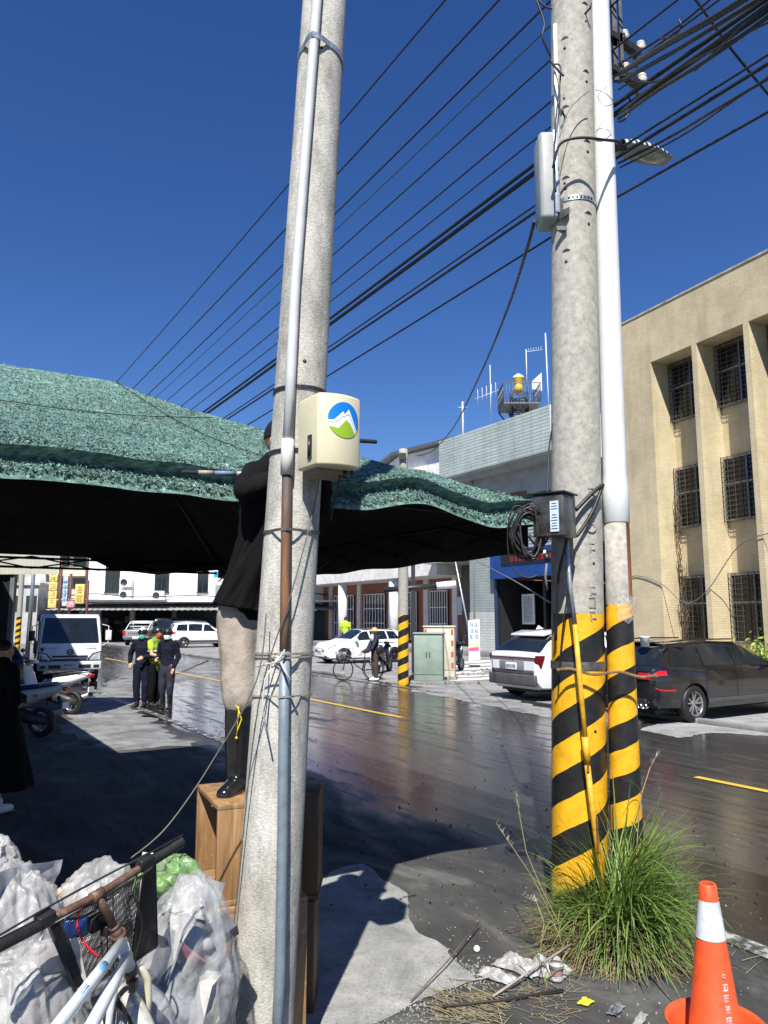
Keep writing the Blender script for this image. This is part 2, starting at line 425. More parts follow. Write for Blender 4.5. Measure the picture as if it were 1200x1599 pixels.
# ================================================================ buildings
def brick_mat(name, c1, c2, mortar, bw, bh, frame, rough=.7, dirt=.3, mort=.012):
    """tile courses; frame: unit vector running along the wall"""
    m, t, b = nodes(name); o = objc(t)
    ang = math.atan2(frame.y, frame.x); v = mapv(t, o, rot=(0, 0, -ang))
    sx = add(t, 'ShaderNodeSeparateXYZ'); t.links.new(v, sx.inputs[0])
    cb = add(t, 'ShaderNodeCombineXYZ'); t.links.new(mathn(t, 'ADD', sx.outputs[0], sx.outputs[1]), cb.inputs[0]); t.links.new(sx.outputs[2], cb.inputs[1])
    br = add(t, 'ShaderNodeTexBrick'); t.links.new(cb.outputs[0], br.inputs['Vector'])
    br.inputs['Color1'].default_value = rgba(c1); br.inputs['Color2'].default_value = rgba(c2); br.inputs['Mortar'].default_value = rgba(mortar)
    br.inputs['Scale'].default_value = 1.0; br.inputs['Mortar Size'].default_value = mort
    br.inputs['Brick Width'].default_value = bw; br.inputs['Row Height'].default_value = bh
    n = texn(t, .8, 7, .7, o); d = ramp(t, n.outputs[0], [(.3, 1 - dirt), (.62, 1.0)])
    n2 = texn(t, 1.6, 4, .6, mapv(t, o, sc=(1, 1, .12))); d2 = ramp(t, n2.outputs[0], [(.32, 1 - dirt * .7), (.55, 1.0)])
    c = mixc(t, 1, br.outputs[0], d.outputs[0], 'MULTIPLY'); c = mixc(t, 1, c, d2.outputs[0], 'MULTIPLY')
    t.links.new(c, b.inputs['Base Color']); b.inputs['Roughness'].default_value = rough
    bump(t, b, mathn(t, 'SUBTRACT', 1, br.outputs['Fac']), .5, .006); return m

# ---- beige tiled block on the right
FD = V((-.411, .9116, 0)); FN = V((-.9116, -.411, 0)); FA = V((9.66, 24, 0))     # along, outward, anchor
beige = brick_mat('beige tiles', (.60, .50, .31), (.65, .55, .35), (.50, .42, .26), .23, .075, FD, .75, .26, .006)
conc_sh = M('grey stucco soffit', (.36, .33, .28), .9, 0, .15, 3)
bl = thing('tiled_building', 'beige tiled three storey building with recessed barred windows between tall fins', 'building', FA)
def fp(k, d, z): return FD * k - FN * d + V((0, 0, z))      # d metres behind the facade plane, local to the anchor
ZT = 12.46; RT = 10.63; DEP = .94
mb = MB()
def fbox(mb, k0, k1, d0, d1, z0, z1): mb.box(fp((k0 + k1) / 2, (d0 + d1) / 2, (z0 + z1) / 2), (k1 - k0, d1 - d0, z1 - z0), FD)
fbox(mb, 1.165, 3.45, 0, DEP, 0, RT); fbox(mb, -12, 3.45, 0, DEP, RT, ZT); fbox(mb, -12, 3.45, DEP, 12, 0, ZT - .25)
edges = [1.165]; k = -.65
bays = []
ke = 1.165
while ke > -11:
    bays.append((ke - 1.8, ke)); fbox(mb, ke - 2.0, ke - 1.8, 0, DEP, .55, RT); fbox(mb, ke - 2.0, ke, .003, DEP, 0, .55) if False else None
    ke -= 1.98
for (a, b) in bays:
    fbox(mb, a - .0, b, .02, DEP, 0, .55)
mb.build('wall', beige, bl)
mb = MB(); fbox(mb, -12.03, 3.48, -.03, DEP, ZT, ZT + .06); mb.build('coping', M('weathered coping', (.42, .36, .26), .9, 0, .25, 4), bl)
barm = M('painted window bars', (.09, .085, .08), .5, .3, .2, 10)
framem = M('aluminium window frame', (.32, .32, .31), .4, .6, .15, 10)
intm = M('dim room behind the glass', (.01, .011, .012), .12, 0, .4, 1.2)
WZ = ((1.15, 3.27), (4.9, 6.93), (8.58, 10.60))
bi = 0
for (a, b) in bays[:5]:
    for (z0, z1) in WZ:
        g = MB(); fbox(g, a + .02, b - .02, DEP - .05, DEP - .01, z0, z1); win = g.build('window', intm, bl)
        f = MB()
        for kk in (a + .05, (a + b) / 2, b - .05): fbox(f, kk - .03, kk + .03, DEP - .10, DEP - .052, z0, z1)
        for zz in (z0 + .03, z0 + (z1 - z0) * .58, z1 - .03): fbox(f, a + .02, b - .02, DEP - .105, DEP - .052, zz - .03, zz + .03)
        f.build('frame', framem, win)
        f = MB(); n = 7
        for i in range(n + 1):
            kk = a + .06 + (b - a - .12) * i / n; fbox(f, kk - .009, kk + .009, DEP - .22, DEP - .205, z0 - .02, z1 + .02)
        hrows = 13
        for j in range(hrows + 1):
            zz = z0 + (z1 - z0) * j / hrows; fbox(f, a + .03, b - .03, DEP - .205, DEP - .19, zz - .009, zz + .009)
        f.build('window_bars', barm, win)
vine = MB(); q = random.Random(3)
for i in range(60):
    z = q.uniform(.2, 5.6); kk = 1.02 + q.uniform(-.12, .10) - (.15 if z < 3.2 else 0) * q.random()
    pts = [fp(kk, DEP - .28 + q.uniform(-.04, .04), z)]
    for j in range(6): pts.append(pts[-1] + FD * q.uniform(-.09, .08) + V((0, 0, q.uniform(.02, .22))) - FN * q.uniform(-.03, .03))
    vine.tube([p + FA for p in pts], .008, 4)
settle(vine.build('dry_vine', M('dry brown vine', (.13, .085, .05), .9, 0, .4, 20)), 'dead brown vine climbing beside the leftmost barred windows of the beige building', 'vine')
# wall cables looping across the beige wall
def cable(name, pts, r, mat, label, cat='cable', n=6, group=None, parent=None, sub=6):
    """smooth cable through points"""
    pts = [V(p) for p in pts]; out = []
    for i in range(len(pts) - 1):
        p0 = pts[max(i - 1, 0)]; p1 = pts[i]; p2 = pts[i + 1]; p3 = pts[min(i + 2, len(pts) - 1)]
        for k in range(sub):
            t = k / sub
            out.append(.5 * ((2 * p1) + (p2 - p0) * t + (2 * p0 - 5 * p1 + 4 * p2 - p3) * t * t + (3 * p1 - p0 - 3 * p2 + p3) * t ** 3))
    out.append(pts[-1])
    if parent is None and label:
        off = out[0]; mb = MB(off=off); mb.tube(out, r, n); o = mb.build(name, mat); o.location = off; return settle(o, label, cat, group)
    mb = MB(); mb.tube(out, r, n); return mb.build(name, mat, parent)
cabm = M('black cable', (.014, .014, .016), .5, 0, .2, 10); gcab = M('grey cable', (.16, .16, .16), .6, 0, .2, 10)
cable('wall_cable', [FA + fp(3.1, -.03, 2.1), FA + fp(2.6, -.03, 3.3), FA + fp(1.2, -.04, 3.05), FA + fp(.2, -.06, 2.4), FA + fp(-.7, -.05, 2.7), FA + fp(-2.0, -.05, 4.0), FA + fp(-3.2, -.05, 4.3)], .014, gcab, 'thin grey cable sagging across the beige tiled wall at ground floor height')

# ---- pale green tiled building, centre
ptile = brick_mat('pale green glazed tiles', (.40, .47, .44), (.46, .53, .49), (.24, .28, .27), 1.2, .16, RV, .35, .2, .02)
cel = M('grey stucco', (.33, .34, .34), .9, 0, .12, 2)
gb0 = W(24.3, 24)
gb = thing('tiled_station', 'pale green tiled building with overhanging parapet, blue sign band and dark open garage', 'building', gb0)
def wb(mb, s0, s1, t0, t1, z0, z1, base=gb0): mb.box(W((s0 + s1) / 2, (t0 + t1) / 2, (z0 + z1) / 2) - V(base), (s1 - s0, t1 - t0, z1 - z0), RV)
mb = MB(); wb(mb, 24.3, 32.8, 24, 24.4, 9.4, 11.5); mb.build('parapet', ptile, gb)
mb = MB(); wb(mb, 24.12, 24.296, 24, 34, 9.4, 11.5); mb.build('white_end_wall', M('white render', (.72, .72, .7), .8, 0, .1, 2), gb)
mb = MB(); wb(mb, 24.3, 32.8, 24.4, 34, 9.2, 9.397); wb(mb, 24.3, 32.8, 25.2, 25.5, 7.9, 9.2); wb(mb, 24.3, 32.8, 25.2, 25.5, 5.2, 6.3); mb.build('upper_wall', cel, gb)
mb = MB(); wb(mb, 24.3, 32.8, 25.3, 34, 6.3, 7.9); mb.build('upper_windows', MT['glass'], gb)
fr = MB()
for i in range(8): wb(fr, 24.35 + i * 1.2, 24.43 + i * 1.2, 25.24, 25.296, 6.3, 7.9)
wb(fr, 24.3, 32.8, 25.24, 25.292, 7.35, 7.43); fr.build('window_frames', MT['white'], gb)
sh = MB()
for j in range(14): wb(sh, 24.45, 29.4, 25.15, 25.20, 5.3 + j * .17, 5.42 + j * .17)
sh.build('louvre_screen', M('pale grey louvre', (.4, .43, .46), .5, .2, .1, 4), gb)
# ground floor: tiled pier, garage opening, blue band
tl2 = brick_mat('lower grey green tiles', (.30, .34, .33), (.34, .38, .37), (.2, .23, .22), .5, .14, RV, .45, .2, .014)
mb = MB(); wb(mb, 29.7, 31.8, 25.2, 25.6, .28, 5.2); mb.build('tiled_pier', tl2, gb)
mb = MB(); wb(mb, 29.696, 31.804, 25.16, 25.197, .28, 2.2); mb.build('pale_dado', brick_mat('pale lower tiles', (.52, .56, .53), (.57, .6, .57), (.36, .38, .37), .5, .14, RV, .4, .2, .014), gb)
mb = MB(); wb(mb, 16, 29.7, 24.85, 25.2, 3.85, 5.15); mb.build('blue_sign_band', M('deep blue sign board', (.008, .045, .2), .4, 0, .12, 2), gb)
mb = MB(); wb(mb, 20, 28.8, 24.80, 24.848, 4.5, 5.0); led = mb.build('message_display', M('black display face', (.01, .008, .008), .3, 0, .1, 4), gb)
em, et, eb = nodes('red display dots'); eb.inputs['Base Color'].default_value = (.3, .02, .015, 1); eb.inputs['Emission Color'].default_value = (1, .08, .04, 1); eb.inputs['Emission Strength'].default_value = .02
mb = MB(); glyphs(mb, W(25.6, 24.79, 4.75) - gb0, -RV, (0, 0, 1), (.24, .26), 1, 17, 5, .25, .01); mb.build('lettering', em, led)
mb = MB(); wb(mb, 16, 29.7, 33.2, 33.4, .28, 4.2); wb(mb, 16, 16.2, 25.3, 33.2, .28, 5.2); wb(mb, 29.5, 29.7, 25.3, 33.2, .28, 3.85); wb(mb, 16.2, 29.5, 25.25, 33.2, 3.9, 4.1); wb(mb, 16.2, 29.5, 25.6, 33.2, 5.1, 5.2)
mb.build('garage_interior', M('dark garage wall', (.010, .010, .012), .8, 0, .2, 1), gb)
mb = MB(); wb(mb, 27.1, 27.25, 26.1, 26.25, .28, 3.85); mb.build('inner_post', MT['dsteel'], gb); mb = MB(); wb(mb, 29.55, 29.72, 25.1, 25.196, .28, 3.85); mb.build('door_post', M('blue door post', (.02, .04, .09), .5, 0, .15, 4), gb)
mb = MB(); wb(mb, 27.9, 29.1, 26.0, 26.05, 1.25, 2.95) if False else wb(mb, 28.1, 29.0, 26.3, 26.34, 1.6, 3.1); nb = mb.build('notice_board', MT['paper'], gb)
mb = MB(); glyphs(mb, W(28.55, 26.29, 2.35) - gb0, -RV, (0, 0, 1), (.08, .08), 12, 6, 8, .35, .006); mb.build('lettering', M('brown print', (.16, .07, .06), .6), nb)
mb = MB(); wb(mb, 23.5, 24.8, 26.6, 26.7, 3.45, 3.52); wb(mb, 25.2, 27.0, 26.6, 26.7, 3.45, 3.52); mb.build('tube_light', M('unlit tube', (.6, .6, .58), .5), gb)
# recess left of pier with teal door
mb = MB(); wb(mb, 31.8, 35.6, 27.6, 27.8, .28, 5.2); mb.build('side_wall', M('dim olive wall', (.10, .10, .085), .85, 0, .2, 1.5), gb)
mb = MB(); wb(mb, 32.2, 33.9, 27.5, 27.596, .28, 2.4); mb.build('door', M('teal door', (.03, .10, .12), .5, 0, .2, 3), gb)
mb = MB(); wb(mb, 31.8, 36, 25.2, 27.8, 5.0, 5.2); mb.build('canopy_slab', cel, gb)
# downpipe
mb = MB(); mb.tube([W(31.2, 25.0, .4) - gb0, W(31.2, 25.0, 9.2) - gb0], .05, 8); mb.build('downpipe', MT['steel'], gb)
# roof: radio tower
tw0 = V((7.55, 41.0, 11.4))
tw = thing('lattice_tower', 'steel lattice rooftop tower with railed platform and yellow beacon', 'tower', tw0)
mb = MB()
for (x, y) in ((-1, -1), (1, -1), (1, 1), (-1, 1)):
    mb.tube([(x * .55, y * .55, -.5), (x * .55, y * .55, 1.5), (x * .55, y * .55, 4.1)], .045, 6); mb.tube([(x * .55, y * .55, 1.4), (x * 1.25, y * 1.25, 2.7)], .05, 6)
for j in range(6):
    z0 = -.3 + j * .68
    for (a, b) in (((-1, -1), (1, -1)), ((1, -1), (1, 1)), ((1, 1), (-1, 1)), ((-1, 1), (-1, -1))):
        mb.tube([(a[0] * .55, a[1] * .55, z0), (b[0] * .55, b[1] * .55, z0 + .68)], .028, 4); mb.tube([(b[0] * .55, b[1] * .55, z0), (a[0] * .55, a[1] * .55, z0 + .68)], .028, 4)
        mb.tube([(a[0] * .55, a[1] * .55, z0), (b[0] * .55, b[1] * .55, z0)], .028, 4)
mb.build('lattice', MT['dsteel'], tw)
mb = MB(); e = 1.3
mb.bx(-e, e, -e, e, 2.7, 2.78)
for j, z in enumerate((3.2, 3.7, 4.2)):
    for a, b in (((-e, -e), (e, -e)), ((e, -e), (e, e)), ((e, e), (-e, e)), ((-e, e), (-e, -e))): mb.tube([(a[0], a[1], z), (b[0], b[1], z)], .03 if j == 2 else .018, 5)
for i in range(13):
    x = -e + 2 * e * i / 12
    for p in ((x, -e), (x, e), (-e, x), (e, x)): mb.tube([(p[0], p[1], 2.75), (p[0], p[1], 4.2)], .016, 4)
mb.build('platform', M('grey railing', (.2, .21, .22), .5, .5), tw)
mb = MB(); mb.lathe([(0, 3.9), (.3, 3.9), (.32, 4.25), (.26, 4.4), (.26, 4.5), (.34, 4.6), (.36, 4.85), (.4, 4.9), (.4, 4.97), (.15, 5.15), (0, 5.17)], n=20)
mb.build('beacon', M('yellow beacon', (.75, .47, .02), .35, 0, .1, 4), tw)
mb = MB(); mb.lathe([(.42, 4.95), (.38, 5.05), (.12, 5.25), (0, 5.26)], n=16); mb.build('beacon_cap', MT['white'], tw)
mb = MB()
mb.tube([(.55, -.3, 4), (.55, -.3, 7.0)], .035, 6); mb.tube([(.55, -.3, 6.8), (1.9, .3, 7.2)], .02, 5)
for i in range(6): mb.tube([(.75 + i * .2, -.21 + i * .09, 6.75 + i * .06), (.75 + i * .2, -.21 + i * .09, 7.1 + i * .06)], .012, 4)
mb.tube([(2.3, .7, 1.5), (2.2, .7, 8.6)], .045, 6)
mb.build('aerials', M('white aerial', (.6, .62, .65), .4), tw)
mb = MB(); mb.prism([(1.1, .6, 4.3), (1.9, 1.0, 4.3), (1.9, 1.0, 5.7), (1.1, .6, 4.9)], (0, .05, 0)); mb.build('panel_antenna', MT['white'], tw)
tw.scale = (.78, .78, .78)
an = thing('antenna_mast', 'slim rooftop mast with four vertical antenna rods left of the lattice tower', 'antenna', (5.97, 41, 11.2)); an.scale = (.45, 1, .66)
mb = MB(); mb.tube([(0, 0, -.3), (0, 0, 1.8)], .07, 6); mb.tube([(0, 0, 1.8), (0, 0, 7.3)], .045, 6); mb.build('mast', MT['white'], an)
mb = MB(); mb.tube([(-2.0, 0, 4.3), (1.0, 0, 5.1)], .025, 5)
for x in (-1.6, -1.05, -.5, .1, .65): mb.tube([(x, -.02, 4.3 + (x + 2) * .267 - .75), (x, -.02, 4.3 + (x + 2) * .267 + .75)], .03, 5)
mb.build('rods', MT['white'], an)
an2 = thing('antenna_mast', 'short red and white rooftop mast beside the white gable', 'antenna', (4.5, 42.0, 11.3)); an2.scale = (.9, .9, .85)
mb = MB(); mb.tube([(0, 0, -.5), (0, 0, 3.4)], .06, 6); mb.tube([(-.3, 0, 3.0), (.3, 0, 3.0)], .03, 5); mb.build('mast', M('pale pink mast', (.6, .45, .42), .5), an2)

# ---- red brick building with white arcade
rb0 = W(33, 26)
rb = thing('brick_building', 'red brick building with white round columns, gabled pale roof and street arcade', 'building', rb0)
redb = brick_mat('red brick tiles', (.36, .10, .065), (.42, .13, .085), (.22, .10, .08), .24, .08, RV, .75, .25, .01)
wr = M('white render aged', (.66, .65, .62), .8, 0, .12, 2)
def rbx(mb, *a): wb(mb, *a, base=rb0)
mb = MB(); rbx(mb, 36, 60, 28.6, 36, .28, 9.8); mb.build('wall', redb, rb)
mb = MB()
for s in (37.2, 40.3, 44.6, 49, 53.5): rbx(mb, s, s + .5, 28.45, 28.597, .28, 4.4)
rbx(mb, 35.6, 60, 25.8, 28.6, 4.4, 5.3); rbx(mb, 60.0, 60.3, 25.8, 36, .28, 9.8)
rbx(mb, 36, 60, 28.5, 28.597, 6.0, 6.2); mb.build('white_bands', wr, rb)
for s in (40.8, 47.6, 54.4):
    mb = MB(); mb.tube([W(s, 26.2, .28) - rb0, W(s, 26.2, 4.4) - rb0], .32, 18); mb.build('column', M('white round column', (.68, .67, .65), .7, 0, .08, 3), rb)
for (s0, s1) in ((38.2, 40.0), (41.6, 44.0), (45.6, 48.4), (50, 53)):
    mb = MB(); rbx(mb, s0, s1, 28.50, 28.58, .5, 3.6); w_ = mb.build('window', MT['glass'], rb)
    f = MB()
    for i in range(8):
        ss = s0 + (s1 - s0) * i / 7; rbx(f, ss - .02, ss + .02, 28.42, 28.47, .5, 3.6)
    for j in range(4): rbx(f, s0, s1, 28.41, 28.468, .5 + j * 1.03, .55 + j * 1.03)
    f.build('window_bars', MT['white'], w_)
mb = MB(); rbx(mb, 36.6, 37.2, 28.40, 28.595, 2.1, 3.2); mb.build('meter_cabinet', MT['steel'], rb)
# upper part with gable roof visible over the canopy
mb = MB()
A_, B_, Cc = W(32.8, 27, 11.0), W(45.5, 27, 10.4), W(40.5, 27, 12.0)
mb.prism([p - rb0 for p in (W(32.9, 27, 9.8), W(32.9, 27, 12.2), W(41.5, 27, 12.6), W(47, 27, 11.2), W(47, 27, 9.8))], NV * 8); mb.build('gable_wall', M('white gable render', (.7, .7, .69), .8, 0, .1, 2), rb)
mb = MB(); mb.prism([p - rb0 for p in (W(32.9, 26.5, 12.25), W(41.6, 26.5, 12.66), W(48.4, 26.5, 10.95), W(48.4, 26.5, 11.1), W(41.6, 26.5, 12.86), W(32.9, 26.5, 12.45))], NV * 9); mb.build('roof', M('dull roof sheet', (.13, .14, .15), .6, .3), rb)
mb = MB(); rbx(mb, 38.5, 46.5, 26.85, 27.05, 8.2, 11.1); mb.build('upper_brick', redb, rb)
mb = MB(); rbx(mb, 38.3, 47.2, 26.2, 27.1, 11.12, 11.25); mb.build('eave', wr, rb)
pa = P(646, 1000, 27)
ar = thing('boom_barrier', 'horizontal arm with a white end section on a dark post behind the striped roadside pole', 'arm', (pa.x, 27, 0))
mb = MB(); mb.box((0, 0, 1.9), (.14, .14, 3.8)); mb.build('post', MT['dsteel'], ar)
mb = MB(); mb.tube([P(600, 921, 27) - V((pa.x, 27, 0)), P(684, 915, 27) - V((pa.x, 27, 0))], .10, 8); mb.build('arm', MT['dsteel'], ar)
mb = MB(); mb.tube([P(682, 915, 26.9) - V((pa.x, 27, 0)), P(712, 912, 26.9) - V((pa.x, 27, 0))], .13, 8); mb.build('white_section', MT['white'], ar)
# banner on a leaning pole
b0 = P(741, 1012, 30); b0.z = .28
bn = thing('street_banner', 'tall white street banner with blue and pink print beside the tiled pier', 'banner', b0)
mb = MB(); mb.tube([(-.10, .1, 0), (-.22, .1, 1.3), (-.75, .1, 4.2)], .035, 8); mb.build('pole', MT['steel'], bn)
bw = MB(); bw.box((0, 0, .78), (.44, .025, 1.56), (.96, 0, .1)); ban = bw.build('cloth', M('banner cloth', (.75, .76, .78), .6, 0, .04, 3), bn)
mb = MB(); mb.box((-.015, -.017, .42), (.40, .006, .14), (.96, 0, .1)); mb.build('pink_band', M('pink print', (.7, .08, .22), .6), ban)
mb = MB(); mb.box((.0, -.017, .58), (.40, .006, .14), (.96, 0, .1)); mb.build('yellow_band', M('cream print', (.75, .62, .3), .6), ban)
mb = MB(); glyphs(mb, (0, -.018, 1.12), (1, 0, 0), (0, 0, 1), (.15, .18), 3, 2, 11, .25, .006); mb.build('lettering', M('blue print', (.02, .16, .5), .6), ban)
# notice cabinets
def utility(name, label, px, py, w, d, h, mat, ang, stripes):
    g = G(px, py); o = thing(name, label, 'utility cabinet', (g.x, g.y, 0), ang)
    mb = MB(); mb.box((0, 0, .05), (w + .1, d + .1, .1)); mb.build('plinth', mat_far, o, bevel=.01)
    mb = MB(); mb.box((0, 0, .1 + h / 2), (w, d, h)); mb.build('housing', mat, o, bevel=.015)
    mb = MB(); mb.box((0, 0, .12 + h), (w + .06, d + .06, .05)); mb.build('lid', mat, o, bevel=.012)
    for i in (-1, 1):
        mb = MB(); mb.box((i * w * .245, -d / 2 - .006, .1 + h * .54), (w * .47, .02, h * .80)); dr = mb.build('door', mat, o, bevel=.006)
        mb = MB(); mb.box((i * .05, -d / 2 - .03, .1 + h * .56), (.02, .03, .14)); mb.build('handle', MT['dsteel'], dr)
    if stripes:
        for sx in (-1, 1):
            s = MB()
            for j in range(4): s.box((sx * (w / 2 - .06), -d / 2 - .021, .45 + j * .34), (.07, .006, .17))
            s.build('red_marker', M('faded red tape', (.5, .07, .04), .6), o)
    return o
utility('utility_cabinet', 'green grey utility cabinet with double doors beside the cream cabinet', 671, 1068, .84, .5, 1.34, M('green grey enamel', (.23, .30, .25), .55, 0, .12, 3), -.18, False)
utility('utility_cabinet', 'taller cream utility cabinet with red tape markers behind the green one', 688, 1061, .95, .6, 1.52, M('cream enamel', (.55, .52, .40), .5, 0, .08, 3), -.18, True)
rub = MB(); q = random.Random(8)
def rocks(mb, c, n, rx, ry, s0, s1, qq, off=V((0, 0, 0))):
    for i in range(n):
        x, y = qq.gauss(0, rx), qq.gauss(0, ry); s = qq.uniform(s0, s1)
        m = Euler((qq.random() * 3, qq.random() * 3, qq.random() * 3)).to_matrix()
        mb.box(V(c) + V((x, y, s * .25)) - off, (s, s * qq.uniform(.5, .9), s * qq.uniform(.3, .7)), m @ V((1, 0, 0)), m @ V((0, 0, 1)), qq.uniform(.5, .9))
for (px, py, n) in ((655, 1066, 24), (705, 1068, 20), (745, 1054, 30), (775, 1050, 30), (790, 1046, 20), (700, 1020, 14)):
    rocks(rub, G(px, py), n * 2, .4, .14, .02, .13, q)
settle(rub.build('rubble', mat_far), 'grey broken concrete and silt clods along the far kerb', 'rubble', kind='stuff')

# ================================================================ utility poles
con_l = Mconcrete('pale weathered concrete', (.66, .64, .57), (.33, .32, .28))
con_r = Mconcrete('grey weathered concrete', (.44, .42, .365), (.22, .21, .18))
def pole_shape(mb, r0, r1, h, lean, n=36, z0=-.2, seg=24):
    mb.tube([(lean[0] * (z0 + (h - z0) * i / seg), lean[1] * (z0 + (h - z0) * i / seg), z0 + (h - z0) * i / seg) for i in range(seg + 1)], [r0 + (r1 - r0) * i / seg for i in range(seg + 1)], n)
def holes(parent, lean, r0, r1, h, lst, rr=.008):
    for (az, z) in lst:
        r = r0 + (r1 - r0) * z / h; d = V((math.cos(az), math.sin(az), 0)); c = V((lean[0] * z, lean[1] * z, z)) + d * (r - .004)
        mb = MB(); mb.lathe([(0, .0055), (rr, .0055), (rr * 1.15, .0)], c, d, 12); mb.build('bolt_hole', MT['black'], parent)
# -- near left pole
LP = V((-.520, 3.40, 0)); LL = (.0445, 0.0); LR0, LR1, LH = .136, .096, 7.2
lp = thing('utility_pole', 'leaning pale concrete utility pole in front carrying the cream meter box', 'utility pole', LP)
mb = MB(); pole_shape(mb, LR0, LR1, LH, LL); mb.build('post', con_l, lp)
def lpc(z): return V((LL[0] * z, LL[1] * z, z))
def lpr(z): return LR0 + (LR1 - LR0) * z / LH
def onl(az, z, d): return lpc(z) + V((math.cos(az), math.sin(az), 0)) * (lpr(z) + d)
holes(lp, LL, LR0, LR1, LH, [(-1.45, 4.62), (-1.35, 3.05), (-2.9, 4.1), (-2.95, 3.2), (-2.9, 2.6)])
# conduit: grey pvc above, rusty sleeve, blue grey pipe below
def az_of(px, z):   # azimuth on the left pole that shows at a pixel column is given directly
    return px
AZ = -1.72
def azz(z): return interp_lin([(0, -1.0), (.6, -1.05), (1.6, -1.38), (2.6, -1.72), (3.4, -1.82), (5, -1.70), (8, -1.6)], z)
def interp_lin(tab, x):
    for a, b in zip(tab, tab[1:]):
        if x <= b[0]: return a[1] + (b[1] - a[1]) * (x - a[0]) / (b[0] - a[0])
    return tab[-1][1]
def cpath(zs, d, daz=0.0): return [onl(azz(z), z, d) for z in zs]
bands = M('worn steel strap', (.16, .15, .14), .5, .6, .3, 25)
mb = MB(); mb.tube(cpath([2.62 + i * .4 for i in range(12)], .026, .055), .023, 14); mb.build('pvc_conduit', M('grey pvc conduit', (.55, .56, .56), .45, 0, .08, 8), lp)
mb = MB(); mb.tube(cpath([2.52, 2.68], .027, .055), .028, 14); mb.build('conduit_collar', M('pale pvc collar', (.55, .55, .53), .45), lp)
rustm, rt, rb_ = nodes('rust streaked pipe'); oo = objc(rt)
n_ = texn(rt, 7, 6, .7, mapv(rt, oo, sc=(2, 2, .25))); sz = add(rt, 'ShaderNodeSeparateXYZ'); rt.links.new(oo, sz.inputs[0])
ff = mathn(rt, 'ADD', mathn(rt, 'MULTIPLY', n_.outputs[0], .8), mathn(rt, 'MULTIPLY', mathn(rt, 'SUBTRACT', 2.55, sz.outputs[2], True), .45))
rc = ramp(rt, ff, [(.30, (.045, .038, .036)), (.52, (.08, .055, .045)), (.66, (.22, .10, .04)), (.78, (.20, .16, .12)), (.9, (.25, .24, .22))])
rt.links.new(rc.outputs[0], rb_.inputs['Base Color']); rb_.inputs['Roughness'].default_value = .65; bump(rt, rb_, texn(rt, 90, 4).outputs[0], .3, .003)
mb = MB(); mb.tube(cpath([1.72, 2.0, 2.3, 2.56], .024, .055), .0215, 14); mb.build('rusty_sleeve', rustm, lp)
mb = MB(); mb.tube(cpath([-.1, .5, 1.0, 1.4, 1.76], .026, .055), .0225, 14); mb.build('blue_grey_pipe', M('blue grey painted pipe', (.20, .25, .29), .5, .2, .15, 12), lp)
def strap(parent, cf, rf, z, w, mat, name='strap', tilt=0.0, n=40, off=.002, azp=None, push=.05, prof=.0035):
    """band round a pole, lifted out where it passes over the conduit at azimuth azp"""
    ring = []
    for i in range(n + 1):
        a = 2 * PI * i / n
        d = 0
        if azp is not None:
            da = abs((a - azp + PI) % (2 * PI) - PI)
            if da < .55: d = push * (1 - da / .55)
        ring.append((a, z + tilt * math.cos(a - (azp or 0)), d))
    mb = MB(); ids = []
    for (a, zz, d) in ring:
        u = V((math.cos(a), math.sin(a), 0)); r = rf(zz) + off + d; c = cf(zz)
        ids.append([mb.vt(c + u * r - V((0, 0, w / 2))), mb.vt(c + u * (r + prof) - V((0, 0, w / 2))), mb.vt(c + u * (r + prof) + V((0, 0, w / 2))), mb.vt(c + u * r + V((0, 0, w / 2)))])
    for i in range(n):
        for k in range(4): mb.face((ids[i][k], ids[i + 1][k], ids[i + 1][(k + 1) % 4], ids[i][(k + 1) % 4]))
    return mb.build(name, mat, parent)
azl = AZ % (2 * PI)
strap(lp, lpc, lpr, 4.62, .03, MT['steel'], azp=azz(4.62) % (2 * PI), push=.05, tilt=.03)
strap(lp, lpc, lpr, 2.28, .012, bands, azp=azz(2.28) % (2 * PI), push=.05)
strap(lp, lpc, lpr, 1.75, .010, M('faded rope', (.30, .27, .22), .9), 'rope', azp=azz(1.75) % (2 * PI), push=.05)
strap(lp, lpc, lpr, 1.735, .008, M('faded rope', (.30, .27, .22), .9), 'rope', azp=azz(1.75) % (2 * PI), push=.052)
strap(lp, lpc, lpr, 1.565, .007, M('faded rope', (.30, .27, .22), .9), 'rope', azp=azz(1.57) % (2 * PI), push=.052, tilt=.01)
strap(lp, lpc, lpr, 2.93, .016, MT['blackp'], azp=None); strap(lp, lpc, lpr, 2.64, .016, MT['blackp'])
# loose ties in front of the pole
wm_ = M('weathered wire', (.13, .12, .11), .6, .3)
tie = MB()
e0 = onl(azz(1.74) - .15, 1.74, .05)
tie.tube([e0, e0 + V((-.05, -.02, -.09)), e0 + V((-.06, -.025, -.2)), e0 + V((-.03, -.03, -.33))], .004, 5)
tie.tube([e0, e0 + V((.03, -.03, -.05)), e0 + V((.06, -.03, -.10))], .006, 5); tie.tube([e0 + V((-.09, -.01, -.04)), e0 + V((.0, -.03, -.02)), e0 + V((.03, -.02, .03))], .004, 5)
tie.build('tied_rope', M('pale plastic tie', (.5, .5, .47), .6), lp)
